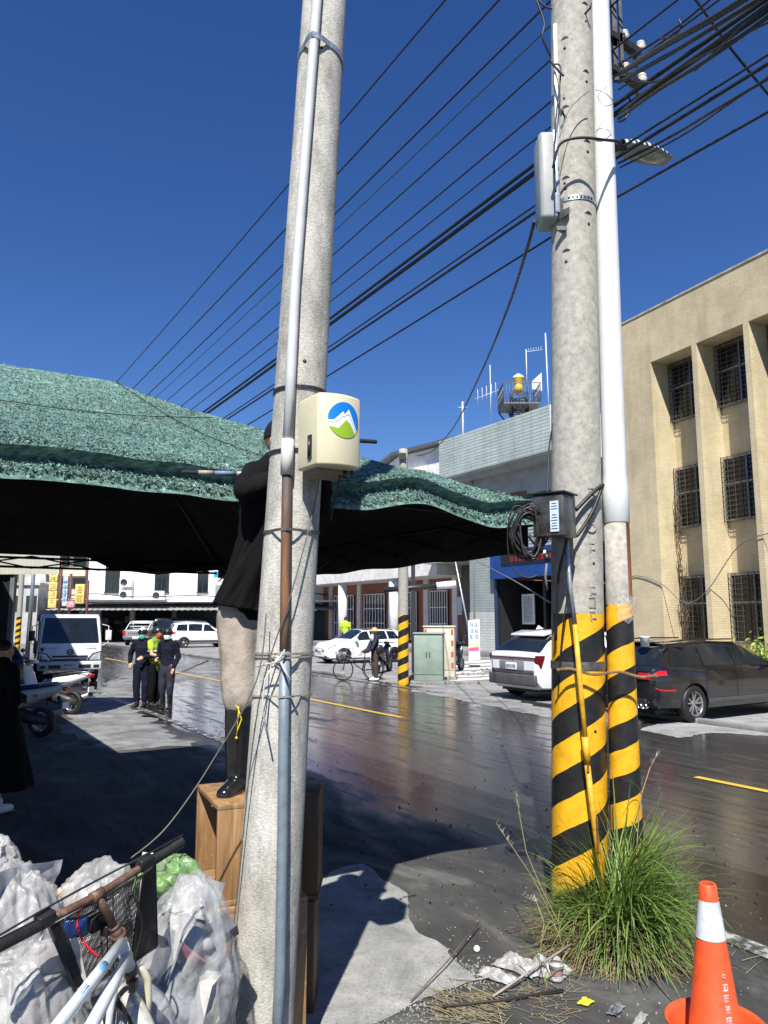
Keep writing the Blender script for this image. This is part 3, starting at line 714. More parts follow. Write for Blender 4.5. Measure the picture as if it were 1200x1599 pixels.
# cables swinging across the pole to the ground at left
LPo = LP
cable('service_cable', [LPo + onl(AZ - .9, .15, .03) , LPo + onl(AZ - .75, .8, .02), LPo + onl(AZ - .25, 1.55, .055), LPo + onl(AZ + .35, 2.0, .06), LPo + onl(AZ + 1.0, 2.4, .02), LPo + onl(AZ + 1.3, 2.62, .01)], .003, wm_, 'thin dark cable climbing diagonally across the front of the leaning pole', sub=8)
cable('guy_wire', [P(205, 1340, 2.9), P(262, 1290, 3.0), P(330, 1192, 3.1), P(400, 1065, 3.15), LPo + onl(AZ - .2, 1.92, .06)], .003, wm_, 'grey wire running from the bicycle handlebar up to the leaning pole', sub=8)
# meter box
mbx = P(514, 680, 3.19)
mx = thing('meter_box', 'cream meter box with round blue and green mountain emblem on the leaning pole', 'meter box', (mbx.x, mbx.y, mbx.z))
XA = V((.83, .557, 0)); YA = V((.557, -.83, 0)); mx.scale = (.94, .94, .94)     # across the front, outward
crm = M('sun faded cream plastic', (.62, .57, .38), .45, 0, .06, 3)
hw, hh, dp = .112, .165, .19
prof = []
for i in range(13):
    a = -1 + 2 * i / 12; prof.append((a * hw, .035 * (1 - a * a)))
outl = [XA * x + YA * (dp / 2 + y) for x, y in prof] + [XA * hw - YA * dp / 2, -XA * hw - YA * dp / 2]
mb = MB(); mb.prism([p + V((0, 0, -hh)) for p in outl], (0, 0, 2 * hh)); mb.build('housing', crm, mx, bevel=.012, seg=3)
mb = MB(); mb.box(V((0, 0, -hh - .012)) - YA * .02, (hw * 1.5, dp * .7, .03), XA); mb.build('base_plate', M('shaded cream underside', (.2, .18, .13), .8), mx)  # bottom in shadow: its shade is put into a darker cream
mb = MB(); mb.tube([XA * .06 + YA * .04 + V((0, 0, -hh - .04)), XA * .06 + YA * .04 + V((0, 0, -hh))], .014, 12); mb.tube([XA * .095 + YA * .05 + V((0, 0, -hh - .02)), XA * .095 + YA * .05 + V((0, 0, -hh))], .01, 10); mb.build('gland', MT['blackp'], mx)
mb = MB(); mb.tube([-XA * (hw + .006) + YA * .03 + V((0, 0, -.035)), -XA * (hw + .006) + YA * .03 + V((0, 0, -.115))], .008, 8); mb.box(-XA * (hw + .003) + YA * .03 + V((0, 0, -.075)), (.008, .03, .11), XA); mb.build('latch', MT['blackp'], mx)
def front(x, z, off=.0):    # point on the curved front
    a = x / hw; return XA * x + YA * (dp / 2 + .035 * (1 - a * a) + off) + V((0, 0, z))
cx, cz, cr = .008, .045, .082
def decal(name, pts, mat, off):
    """flat sheet hugging the curved front, cut into narrow strips"""
    mb = MB(); xs = [p[0] for p in pts]; n = 26; x0, x1 = min(xs), max(xs)
    def span(x):
        ys = []
        for i in range(len(pts)):
            a, b = pts[i], pts[(i + 1) % len(pts)]
            if (a[0] - x) * (b[0] - x) <= 0 and a[0] != b[0]: ys.append(a[1] + (b[1] - a[1]) * (x - a[0]) / (b[0] - a[0]))
        return (min(ys), max(ys)) if ys else (0, 0)
    for i in range(n):
        xa = x0 + (x1 - x0) * i / n + 1e-6; xb = x0 + (x1 - x0) * (i + 1) / n - 1e-6
        a0, a1 = span(xa); b0_, b1 = span(xb)
        mb.poly([front(xa, a0, off), front(xb, b0_, off), front(xb, b1, off), front(xa, a1, off)])
    return mb
circ = [(cx + cr * math.cos(2 * PI * i / 48), cz + cr * math.sin(2 * PI * i / 48)) for i in range(48)]
emb = decal('emblem', circ, None, .0018).build('emblem', M('emblem white', (.75, .77, .78), .35), mx)
def inside(x, z, r=cr * .985): return (x - cx) ** 2 + (z - cz) ** 2 <= r * r
def ridge(off):     # zigzag of the mountain edge, normalised -1..1
    base = [(-1, -.10), (-.62, -.12), (-.12, .42), (.02, .26), (.30, .62), (.72, -.28), (1, -.30)]
    return [(x, z - off) for x, z in base]
def rz(line, x):
    for (a, b) in zip(line, line[1:]):
        if a[0] <= x <= b[0]: return a[1] + (b[1] - a[1]) * (x - a[0]) / (b[0] - a[0])
    return line[-1][1]
def band(name, top, bot, mat, off):
    mb = MB(); n = 90
    for i in range(n):
        for s in (0,):
            xa = -.985 + 1.97 * i / n; xb = -.985 + 1.97 * (i + 1) / n; q4 = []
            la, lb = math.sqrt(1 - xa * xa), math.sqrt(1 - xb * xb)
            f = lambda v, l: max(-l, min(l, v))
            ta, tb, ba, bb = f(top(xa), la), f(top(xb), lb), f(bot(xa), la), f(bot(xb), lb)
            if ta - ba < .004 and tb - bb < .004: continue
            mb.poly([front(cx + xa * cr, cz + ba * cr, off), front(cx + xb * cr, cz + bb * cr, off), front(cx + xb * cr, cz + tb * cr, off), front(cx + xa * cr, cz + ta * cr, off)])
    return mb.build(name, mat, emb)
l0 = [(-1, -.08), (-.66, -.06), (-.14, .46), (-.03, .30), (.24, .64), (.80, -.42), (1, -.5)]
l2 = [(-1, -.30), (-.42, -.40), (.10, .14), (.24, -.02), (.30, .0), (.70, -.60), (1, -.66)]
band('sky_field', lambda x: 1, lambda x: rz(l0, x) + .03, M('emblem blue', (.005, .19, .66), .35, 0, .03), .0026)
band('green_field', lambda x: rz(l2, x) - .10, lambda x: -1, M('emblem green', (.27, .45, .02), .35, 0, .03), .0026)
lm = [(x, (z + rz(l2, x)) / 2) for x, z in l0]
band('ridge_line', lambda x: (rz(l0, x) * .55 + rz(l2, x) * .45) + .012, lambda x: (rz(l0, x) * .55 + rz(l2, x) * .45) - .02, M('emblem grey line', (.2, .28, .3), .4), .0026)
# -- big pole at right
RP = V((1.225, 5.02, 0)); RL = (.0255, 0.0); RR0, RR1, RH = .178, .135, 9.6
rp = thing('utility_pole', 'tall grey concrete utility pole with yellow and black bands at the grass clump', 'utility pole', RP)
mb = MB(); pole_shape(mb, RR0, RR1, RH, RL); mb.build('post', Mstripe('banded concrete', .36, .092, 1.93, (.44, .42, .365), .20), rp)
def rpc(z): return V((RL[0] * z, RL[1] * z, z))
def rpr(z): return RR0 + (RR1 - RR0) * z / RH
def onr(az, z, d): return rpc(z) + V((math.cos(az), math.sin(az), 0)) * (rpr(z) + d)
holes(rp, RL, RR0, RR1, RH, [(-1.15, 2.25), (-1.2, 1.2), (-2.2, 4.9), (-2.2, 5.55), (-1.1, 6.15)], .009)
# climbing step recesses
for i in range(16):
    az = -2.15 if i % 2 == 0 else -1.12; z = 4.35 + i * .27
    u = V((math.cos(az), math.sin(az), 0)); w = V((-u.y, u.x, 0)); mb = MB()
    pts = []
    for k in range(7):
        a = k / 6; pts.append(onr(az - .2 + .4 * a, z + .045 + .019 * math.sin(a * PI), -.008))
    for k in range(7):
        a = 1 - k / 6; pts.append(onr(az - .2 + .4 * a, z + .043 - .001 * math.sin(a * PI), -.008))
    mb.prism(pts, u * .009); mb.build('step_recess', MT['black'], rp)
    mb = MB(); mb.lathe([(0, .005), (.010, .005), (.012, 0)], onr(az, z - .03, -.002), u, 10); mb.build('step_socket', MT['dsteel'], rp)
    if i in (4, 7, 8, 11): mb = MB(); mb.tube([onr(az, z - .03, -.01), onr(az, z - .03, .05), onr(az, z + .0, .06)], .008, 6); mb.build('step_bolt', MT['dsteel'], rp)
# embossed marks down the post
for (z, k) in ((2.72, 0), (2.60, 1), (2.48, 2), (2.36, 3), (2.08, 4), (2.0, 5), (1.92, 6)):
    em2 = MB(); c = onr(-1.24, z, .001); x = V((.95, .3, 0))
    if k == 2: em2.lathe([(.028, 0), (.036, .004), (.028, .006), (.022, 0)], c, (.3, -.95, 0), 14)
    elif k in (1, 5): [em2.box(c + x * dx + V((0, 0, dz)), (sx_, .006, sz_), x) for dx, dz, sx_, sz_ in ((0, .03, .05, .008), (0, -.03, .05, .008), (.02, 0, .008, .05))]
    else: [em2.box(c + x * dx + V((0, 0, dz)), (sx_, .006, sz_), x) for dx, dz, sx_, sz_ in ((0, .02, .04, .008), (-.01, -.01, .008, .05), (.012, -.02, .03, .008))]
    em2.build('embossed_mark', con_r, rp)
# perforated clamp band, wraps
strap(rp, rpc, rpr, 4.78, .035, MT['steel'], 'perforated_band')
mb = MB()
for i in range(7): mb.box(onr(-2.0 + i * .17, 4.78, .0065), (.012, .004, .014), V((-math.sin(-2.0 + i * .17), math.cos(-2.0 + i * .17), 0)))
mb.build('band_slots', MT['black'], rp)
mb = MB(); mb.box(onr(-2.15, 4.66, .03), (.06, .05, .05), V((.7, .3, .5))); mb.box(onr(-2.25, 4.55, .035), (.07, .02, .03)); mb.box(onr(-2.3, 4.72, .03), (.03, .03, .09), V((.6, .2, -.4))); mb.build('band_clamp', bands, rp)
# white conduit and lower galvanised pipe
CPo = V((1.515, 4.965, 0)); CL = (.013, 0.012)
cpipe = thing('riser_pipe', 'thick white riser pipe with galvanised striped foot beside the big pole', 'pipe', CPo)
mb = MB(); mb.tube([(CL[0] * z, CL[1] * z, z) for z in (2.52, 2.53, 2.75, 2.80, 2.86, 3.5, 5, 6, 8, 9.3)], [.078, .087, .087, .083, .079, .079, .077, .075, .071, .068], 32); mb.build('white_pipe', M('white pvc pipe', (.66, .67, .66), .35, 0, .05, 4), cpipe)
mb = MB(); mb.tube([(CL[0] * z, CL[1] * z, z) for z in (-.2, .6, 1.3, 2.0, 2.53)], [.102, .098, .092, .085, .080], 32)
sm_ = Mstripe('banded galvanised pipe', .31, .032, 1.99, (.42, .40, .35), .12)
mb.build('galvanised_pipe', sm_, cpipe)
def cpc(z): return V((CL[0] * z, CL[1] * z, z))
mb = MB(); rq = random.Random(5)
mb.grid(lambda u, v: cpc(1.88 + .05 * noise.noise(V((u * 4, 3, 0))) + v * (.16 + .07 * noise.noise(V((u * 5, 9, 0))))) + V((math.cos(-2.0 + u * 1.9), math.sin(-2.0 + u * 1.9), 0)) * (.096 + .018 * noise.noise(V((u * 11, v * 9, 0)))), 26, 14)
pw, pwt, pwb = nodes('clear plastic wrap'); pwb.inputs['Base Color'].default_value = (.7, .72, .68, 1); pwb.inputs['Roughness'].default_value = .15; pwb.inputs['Alpha'].default_value = .2; pwb.inputs['Roughness'].default_value = .08
MATS['wrap'] = pw; mb.build('plastic_wrap', pw, cpipe)
mb = MB()
for k in range(3): mb.tube([cpc(2.2 + .02 * k) + V((.083 * math.cos(a), .083 * math.sin(a), 0)) for a in [i * .3 - 2.9 for i in range(9)]], .0001, 3) if False else None
rust2 = M('rust stain', (.20, .08, .03), .9, 0, .4, 14, stretch=(1, 1, .2))
mb = MB(); mb.grid(lambda u, v: cpc(2.02 + v * .50) + V((math.cos(-1.05 + u * (.55 + .2 * v)), math.sin(-1.05 + u * (.55 + .2 * v)), 0)) * (.0872 - v * .005), 6, 8); mb.build('rust_streak', rust2, cpipe)
# thin steel ground tube with yellow lower half
tb = thing('ground_tube', 'slim steel tube with yellow painted lower half strapped to the big pole', 'pipe', RP + V((-.03, -.23, 0)))
mb = MB(); mb.tube([(-.045 , .0, 2.55), (-.02, 0, 2.1), (0, -.01, 1.86)], .0145, 12); mb.build('steel_tube', MT['steel'], tb)
mb = MB(); mb.tube([(0, -.01, 1.86), (.02, -.015, 1.45), (.04, -.02, 1.12)], .016, 12); mb.tube([(.035, -.02, 1.18), (.045, -.02, 1.02)], .022, 12); mb.tube([(.04, -.02, 1.05), (.07, -.02, .7), (.125, -.02, .15)], .018, 12)
mb.build('yellow_tube', M('scuffed yellow paint', (.66, .36, .02), .5, 0, .25, 14), tb)
mb = MB(); mb.box((.082, -.046, .62), (.012, .006, .2)); mb.box((.041, -.044, 1.0), (.014, .006, .04)); mb.build('rust_slot', rust2, tb)
# twisted rope round both
rope = MB()
for k in (0, 1, 2):
    pts = []
    for i in range(121):
        a = i / 120; x = -.19 + a * .62; y = -.25 + .05 * math.cos(a * 9) if False else (-.205 - .02 * math.sin(a * PI))
        pts.append(RP + rpc(1.58) + V((x, y - .02 + .004 * math.sin(a * 90 + k * 2.1), .006 * math.cos(a * 90 + k * 2.1) - .035 * a + .012 * math.sin(a * 13))))
    rope.tube(pts, .0045, 5)
settle(rope.build('rope', M('dusty brown rope', (.23, .15, .07), .9, 0, .3, 30)), 'twisted brown rope tied round the striped pole and pipe', 'rope')
strap(rp, rpc, rpr, 1.60, .05, bands, 'strap', prof=.003)
# splice box with coil
sb0 = P(866, 807, 4.70)
sbx = thing('splice_box', 'dusty black clear lidded junction box with white label on the big pole', 'junction box', sb0)
mb = MB(); X2 = V((.93, .36, .0)); mb.box((0, 0, 0), (.21, .19, .27), V((.80, -.60, 0))); mb.build('housing', M('dusty smoked plastic', (.055, .055, .05), .35, 0, .5, 9, coat=.3), sbx, bevel=.012)
nx = V((-.6, -.8, 0)); xx = V((.8, -.6, 0))
mb = MB(); mb.box((0, 0, .14), (.235, .215, .012), xx); mb.build('lid', MT['blackp'], sbx, bevel=.004)
mb = MB(); mb.box(nx * .099 + xx * .045 + V((0, 0, -.01)), (.055, .006, .19), xx); lbp = mb.build('label', M('pale blue label', (.55, .66, .78), .5), sbx)
mb = MB()
for j in range(9): mb.box(nx * .103 + xx * .045 + V((0, 0, .07 - j * .017 - (0.02 if j > 2 else 0))), (.03 + .012 * ((j * 7) % 3) / 2, .003, .003), xx)
mb.build('lettering', MT['ink'], lbp)
mb = MB()
for j in range(5): mb.tube([xx * (-.09 + j * .012) + nx * .09 + V((0, 0, .08 - j * .01)), xx * (-.05 + j * .018) + nx * .093 + V((0, 0, -.11))], .004, 5)
mb.build('cable_leads', cabm, sbx)
cc = P(826, 832, 4.7)
coil = MB(off=cc); q = random.Random(21)
for k in range(13):
    ra, rb2 = .085 + q.uniform(-.02, .03), .145 + q.uniform(-.03, .025); dx, dz, dy = q.uniform(-.02, .02), q.uniform(-.03, .03), q.uniform(-.03, .03); ph = q.uniform(-.3, .3)
    pts = []
    for i in range(37):
        a = 2 * PI * i / 36; x = math.cos(a) * ra + dx; z = math.sin(a) * rb2 + dz
        pts.append(cc + V((x * math.cos(ph) - z * math.sin(ph) * .5 + .012 * math.sin(a * 2 + k), dy + .03 * math.sin(a + k), x * math.sin(ph) + z)))
    coil.tube(pts, q.choice((.006, .008, .007)), 6, cap=False)
co = coil.build('cable_coil', M('dusty black cable', (.03, .03, .032), .45, 0, .5, 12)); co.location = cc
settle(co, 'loose coil of dusty black cable hanging left of the junction box', 'cable coil')
ends = thing('cable_closure', 'short black cable closure with a grey tail hanging below the coil', 'cable closure', P(850, 870, 4.68))
o0 = ends.location
mb = MB(); mb.tube([P(826, 836, 4.68) - o0, P(848, 862, 4.68) - o0], [.012, .018], 10); mb.tube([P(853, 866, 4.68) - o0, P(856, 876, 4.68) - o0], [.02, .016], 10); mb.build('body', MT['blackp'], ends)
mb = MB(); mb.tube([P(854, 880, 4.68) - o0, P(852, 900, 4.68) - o0, P(855, 922, 4.68) - o0], .0075, 8); mb.build('tail', gcab, ends)
mb = MB(); mb.tube([P(848, 860, 4.68) - o0, P(850, 865, 4.68) - o0], .017, 10); mb.build('cap', MT['white'], ends)
cable('hanging_cable', [P(836, 800, 4.7), P(806, 790, 4.7), P(795, 812, 4.7), P(793, 850, 4.72), P(800, 885, 4.72), P(822, 902, 4.7), P(843, 897, 4.7)], .005, cabm, 'black loop of cable drooping under the coil against the dark canopy')
for (lab, pts, r) in (('black strap from the junction box down to the left edge of the pole', [(897, 790, 4.78), (884, 850, 4.78), (872, 905, 4.80), (868, 1000, 4.9)], .010), ('black strap from the junction box up to the white pipe', [(899, 797, 4.8), (925, 770, 4.82), (942, 757, 4.86)], .014), ('thin black cable falling from the junction box along the pole', [(899, 860, 4.79), (892, 900, 4.79), (880, 975, 4.81), (873, 1060, 4.85)], .0055), ('second black strap running back from the white pipe to the steel tube', [(941, 760, 4.86), (925, 800, 4.82), (905, 832, 4.80), (897, 838, 4.79)], .012)):
    cable('strap_cable', [P(*p) for p in pts], r, cabm, lab)
# side cabinet up the pole
sc0 = P(851, 285, 4.98)
sc = thing('pole_cabinet', 'long rounded grey equipment box high on the left side of the big pole', 'equipment box', sc0)
mb = MB(); mb.box((0.01, 0, .0), (.13, .22, .66)); mb.build('housing', M('pale grey box', (.36, .37, .36), .45, 0, .1, 5), sc, bevel=.035, seg=4)
mb = MB(); mb.box((.06, -.09, .02), (.04, .05, .62)); mb.build('channel', MT['steel'], sc, bevel=.006)
mb = MB(); mb.tube([(.085, -.05, -.3), (.085, -.05, .3), (.10, -.05, 1.2)], .014, 8); mb.build('conduit', MT['white'], sc)
# street lamp
la0 = P(968, 230, 5.35)
lm_ = thing('street_lamp', 'street lamp head with dark stripes reaching out past the white pipe', 'street lamp', la0)
LX = V((.93, .36, -.02)).normalized(); LY = V((-.36, .93, 0)).normalized(); LZ = LX.cross(LY)
def lamp_shell(u, v, top=True):
    x = u * .47; w = .085 * math.sin(PI * min(1, .12 + u * .80)) ** .6 + .02; a = PI * v
    hz = (.075 * math.sin(PI * min(1, .22 + u * .74)) ** .7) * (1 if top else -.5)
    return LX * x + LY * (-math.cos(a) * w) + V((0, 0, 1)) * (math.sin(a) * hz)
dm, dt, db_ = nodes('striped lamp housing'); od = mapv(dt, objc(dt), rot=(0, 0, -.37)); wv = add(dt, 'ShaderNodeTexWave'); wv.bands_direction = 'X'; wv.inputs['Scale'].default_value = 7; wv.inputs['Distortion'].default_value = 2.5; wv.inputs['Detail Scale'].default_value = 1.2
dt.links.new(od, wv.inputs['Vector']); rr_ = ramp(dt, wv.outputs[0], [(.42, (.02, .025, .04)), (.5, (.42, .48, .52))]); dt.links.new(rr_.outputs[0], db_.inputs['Base Color']); db_.inputs['Roughness'].default_value = .4
mb = MB(); mb.grid(lambda u, v: lamp_shell(u, v), 20, 12); mb.grid(lambda u, v: lamp_shell(u, v) * .985 - V((0, 0, .003)), 20, 12); mb.build('housing', dm, lm_)
mb = MB(); mb.grid(lambda u, v: LX * u * .47 + LY * (-1 + 2 * v) * (.085 * math.sin(PI * min(1, .12 + u * .80)) ** .6 + .018) + V((0, 0, -.004)), 16, 4); mb.build('underside', M('grey lamp underside', (.42, .44, .43), .5), lm_)
mb = MB(); mb.grid(lambda u, v: LX * (.16 + u * .26) + LY * (-1 + 2 * v) * (.07 * math.sin(PI * (.1 + .8 * u)) ** .5) + V((0, 0, -.008 - .03 * math.sin(PI * v) * math.sin(PI * u))), 16, 8); mb.build('lens', M('clouded lamp lens', (.45, .46, .36), .15, 0, .3, 12), lm_)
mb = MB(); mb.tube([LX * -.17, LX * .05], .028, 10); mb.build('arm', MT['dsteel'], lm_)
# crossarms and insulators
for i, (px, py) in enumerate(((964, 112), (962, 60))):
    c0 = P(px, py, 5.25)
    ca = thing('crossarm', ('lower' if i == 0 else 'upper') + ' steel crossarm with white insulators behind the white pipe', 'crossarm', c0)
    D1 = V((.50, -.30, .0)).normalized(); D2 = V((.83, .55, 0))
    mb = MB()
    mb.box(D2 * .06, (.42, .05, .05), D2); mb.box(D2 * .06 + V((0, 0, .11)) + V((.02, .1, 0)), (.36, .04, .04), D2)
    mb.tube([D2 * .22, D2 * .22 + V((.10, .25, .05))], .014, 6); mb.tube([D2 * -.08, D2 * .1 + V((.18, .3, .12))], .014, 6); mb.box(V((-.01, 0, .12)), (.035, .035, .4)); mb.box(V((.04, 0, .14)), (.025, .025, .36))
    mb.build('arm', MT['dsteel'], ca)
    for j, a in enumerate((.10, .30)):
        c = D2 * a + V((0, 0, .03)); mb = MB()
        mb.lathe([(0, 0), (.02, 0), (.036, .012), (.022, .022), (.040, .034), (.022, .044), (.038, .056), (.030, .072), (.0, .076)], c + V((0, 0, .0)), (0, 0, 1), 18); mb.build('insulator', M('porcelain', (.58, .56, .50), .2, 0, .08), ca)
# wires along the road between poles; each given by where it passes in space: t across, z up
wire_rows = []
def along_wire(name, px, py, t, r, mat, label, group, s1=31.5, s0=-24, sag=.18):
    t = t * .45 + 2.55; d = ray(px, py); tt = d.x * NX + d.y * NY; z = H + d.z / tt * t
    pts = []; sp = 3.58
    for (a, b) in ((s0, sp), (sp, s1)):
        for k in range(12):
            u = k / 12; pts.append(W(a + (b - a) * u, t, z - sag * 4 * u * (1 - u)))
    pts.append(W(s1, t, z)); off = pts[0]
    mb = MB(off=off); mb.tube(pts, r, 6); o = mb.build(name, mat); o.location = off; return settle(o, label, 'wire', group)
gw = M('greenish wire', (.03, .07, .055), .5)
ord_ = ['highest', 'second', 'third', 'fourth', 'fifth', 'sixth', 'seventh', 'eighth', 'ninth', 'tenth', 'eleventh', 'twelfth', 'thirteenth']
WR = [(531, 184, 4.25, .011), (529, 259, 3.95, .011), (526, 321, 3.85, .010), (524, 349, 3.55, .006), (522, 386, 3.80, .008), (521, 430, 3.78, .008), (520, 457, 3.55, .007),
      (519, 484, 3.45, .016), (519, 493, 3.52, .020), (517, 529, 3.42, .008), (517, 536, 3.46, .012), (515, 574, 3.40, .009)]
for i, (x, y, t, r) in enumerate(WR):
    along_wire('overhead_wire', x, y, t, r, gw if i == 3 else cabm, '%s black overhead wire counted down from the top where they cross the leaning pole' % ord_[i] if i != 3 else 'greenish thin overhead wire, fourth down where the wires cross the leaning pole', 'overhead wires along the road')
# tangle at upper right
tang = [
    ([(968, 115, 5.0), (1040, 70, 4.4), (1120, 25, 3.9), (1230, -45, 3.4)], .020, 'thickest black cable bundle running to the top right corner'),
    ([(968, 128, 5.0), (1050, 82, 4.4), (1135, 30, 3.9), (1250, -40, 3.4)], .014, 'black cable just under the thickest bundle at upper right'),
    ([(966, 185, 5.0), (1030, 140, 4.5), (1110, 90, 4.0), (1230, 5, 3.5)], .012, 'black cable leaving the pipe above the lamp towards the right edge'),
    ([(966, 178, 5.0), (1020, 135, 4.5), (1100, 78, 4.0), (1225, -12, 3.5)], .008, 'thin cable parallel above the cable leaving over the lamp'),
    ([(966, 255, 5.2), (1050, 212, 4.7), (1120, 170, 4.2), (1230, 105, 3.7)], .009, 'black service cable crossing the underside of the lamp head'),
    ([(968, 262, 5.2), (1060, 215, 4.7), (1135, 165, 4.2), (1235, 95, 3.7)], .006, 'second thin service cable beside the lamp head'),
    ([(966, 140, 5.0), (985, 130, 4.9), (1025, 127, 4.7), (1060, 108, 4.5), (1140, 65, 4.0), (1230, 20, 3.6)], .007, 'wavy thin cable in the tangle right of the pipe'),
    ([(1080, -10, 4.6), (1130, 60, 4.7), (1165, 105, 4.8), (1215, 165, 4.9)], .010, 'black cable dropping across the others at the upper right corner'),
    ([(1145, 60, 4.1), (1085, 110, 4.5), (1225, -20, 3.6)], .006, 'thin forked cable near the upper right corner'),
    ([(966, 100, 5.0), (1000, 80, 4.8), (1060, 40, 4.5), (1120, -10, 4.2)], .008, 'thin black cable above the thick bundle'),
    ([(965, 160, 5.0), (980, 150, 4.95), (985, 170, 4.95), (975, 187, 4.95), (965, 190, 5.0)], .007, 'small black cable loop at the right edge of the white pipe'),
    ([(1060, 30, 4.4), (1064, 42, 4.4), (1050, 58, 4.5), (1030, 60, 4.6)], .006, 'short hooked cable end in the tangle'),
]
for pts, r, lab in tang: cable('tangled_cable', [P(*p) for p in pts], r, cabm, lab, 'cable', group='tangled cables by the big pole')
left = [
    ([(838, 0, 5.0), (850, 35, 5.0), (848, 60, 5.0), (864, 95, 5.05)], .008, 'black cable hanging at the top left of the big pole'),
    ([(836, -5, 5.0), (852, 10, 5.0), (867, 15, 5.0)], .007, 'short black cable at the very top of the big pole'),
    ([(864, 262, 4.75), (875, 225, 4.72), (905, 215, 4.70), (940, 218, 4.72), (968, 222, 4.9), (972, 232, 5.0)], .010, 'black cable wrapped over the pole and pipe at lamp height'),
    ([(868, 300, 4.78), (866, 230, 4.80), (870, 170, 4.8), (876, 108, 4.82), (866, 100, 4.9)], .006, 'thin black cable running up the left edge of the big pole'),
    ([(874, 215, 4.74), (890, 170, 4.76), (920, 142, 4.78)], .0035, 'pale wire slanting across the pole above lamp height'),
    ([(860, 95, 4.9), (870, 108, 4.82), (880, 118, 4.76)], .008, 'black cable stub bent into the pole face'),
    ([(930, 140, 4.84), (945, 145, 4.82), (958, 160, 4.84), (945, 165, 4.82), (934, 150, 4.83), (948, 135, 4.83)], .002, 'fine tangled wire stuck on the white pipe'),
]
for pts, r, lab in left: cable('pole_cable', [P(*p) for p in pts], r, cabm if 'pale' not in lab else gcab, lab, 'cable', group='cables fixed to the big pole')
cable('service_drop', [P(835, 345, 4.98), P(820, 400, 5.6), P(790, 490, 7.5), P(750, 585, 11), P(710, 665, 16), P(676, 704, 20.5), P(652, 712, 21.9)], .013, cabm, 'thick black cable drooping from the big pole to the pole across the road')
cable('service_drop', [P(868, 640, 5.0), P(858, 700, 5.0), P(855, 775, 4.9)], .006, cabm, 'thin black cable dropping beside the big pole onto the junction box')
# -- pole across the road
def roadside_pole(px, py, h, label, r=.16, ph=0.0):
    g = G(px, py); o = thing('utility_pole', label, 'utility pole', g)
    mb = MB(); pole_shape(mb, r, r * .8, h, (.004, 0)); mb.build('post', Mstripe('banded pole %d' % px, .40, .40 / (2 * PI) * 1.0, 2.0, (.40, .39, .34), ph), o)
    mb = MB(); mb.box((0, -r, h - .25), (.2, .08, .2)); mb.build('bracket', MT['dsteel'], o); return o
roadside_pole(630, 1070, 6.9, 'striped roadside pole between the cyclist and the utility cabinets')
roadside_pole(27, 1012, 8.6, 'leaning pale pole with striped foot behind the white truck', .17)
cable('sagging_wire', [P(745, 876, 20), P(800, 905, 14), P(866, 945, 8)], .010, gcab, 'thin grey wire slanting across the dark garage opening')
# ================================================================ green canopy tent
TS0, TS1, TT0, TT1 = 3.76, 9.8, -2.6, 3.53
TSM = (TS0 + TS1) / 2; RT0, RT1 = -1.0, 1.41; ZR, ZE = 3.98, 2.68
to = W(TS0, TT1, 0)
tent = thing('canopy_tent', 'green leafy net canopy over black lining, sagging hip roof spanning the left half', 'canopy', to)
gm, gt, gbs = nodes('green leafy net'); go = objc(gt)
v1 = add(gt, 'ShaderNodeTexVoronoi'); v1.inputs['Scale'].default_value = 60; v1.feature = 'F1'
gt.links.new(mapv(gt, go, rot=(0, 0, -ANG_N), sc=(.55, 1.3, 1.3)), v1.inputs['Vector'])
n1 = texn(gt, 26, 6, .75, mapv(gt, go, rot=(0, 0, -ANG_N), sc=(.5, 1.3, 1.3)), .5)
cr1 = ramp(gt, n1.outputs[0], [(.32, (.03, .062, .053)), (.44, (.10, .20, .165)), (.55, (.18, .32, .265)), (.66, (.31, .45, .39)), (.76, (.62, .70, .66))])
sv = ramp(gt, v1.outputs['Color'], [(.1, .55), (.9, 1.25)]); cg = mixc(gt, .8, cr1.outputs[0], sv.outputs[0], 'MULTIPLY')
n3g = texn(gt, .9, 3, .5, go); big = ramp(gt, n3g.outputs[0], [(.35, .86), (.65, 1.1)]); cg = mixc(gt, 1, cg, big.outputs[0], 'MULTIPLY')
gi_ = add(gt, 'ShaderNodeNewGeometry'); ri = ramp(gt, gi_.outputs['Random Per Island'], [(0, .22), (.14, .75), (.8, 1.1), (.90, 1.3), (.97, 2.3)]); cg = mixc(gt, 1, cg, ri.outputs[0], 'MULTIPLY'); gt.links.new(cg, gbs.inputs['Base Color']); gbs.inputs['Roughness'].default_value = .5
bump(gt, gbs, n1.outputs[0], 1.0, .03)
lin = M('black lining', (.028, .026, .025), .9, 0, .3, 2, .3, 6, spec=.15)
def eave_dz(u_t):      # the front edge: a soft hump near the right corner
    t = u_t
    return .075 * math.exp(-((t - 2.55) / .28) ** 2) - .03 * math.exp(-((t - 3.15) / .25) ** 2) + .012 * math.sin(t * 2.1) - .02 * max(0, (1.2 - t)) * .4
def fold(s, t, a=.02): return a * noise.noise(V((s * 1.3, t * 1.3, 0))) + a * .5 * noise.noise(V((s * 4, t * 4, 4)))
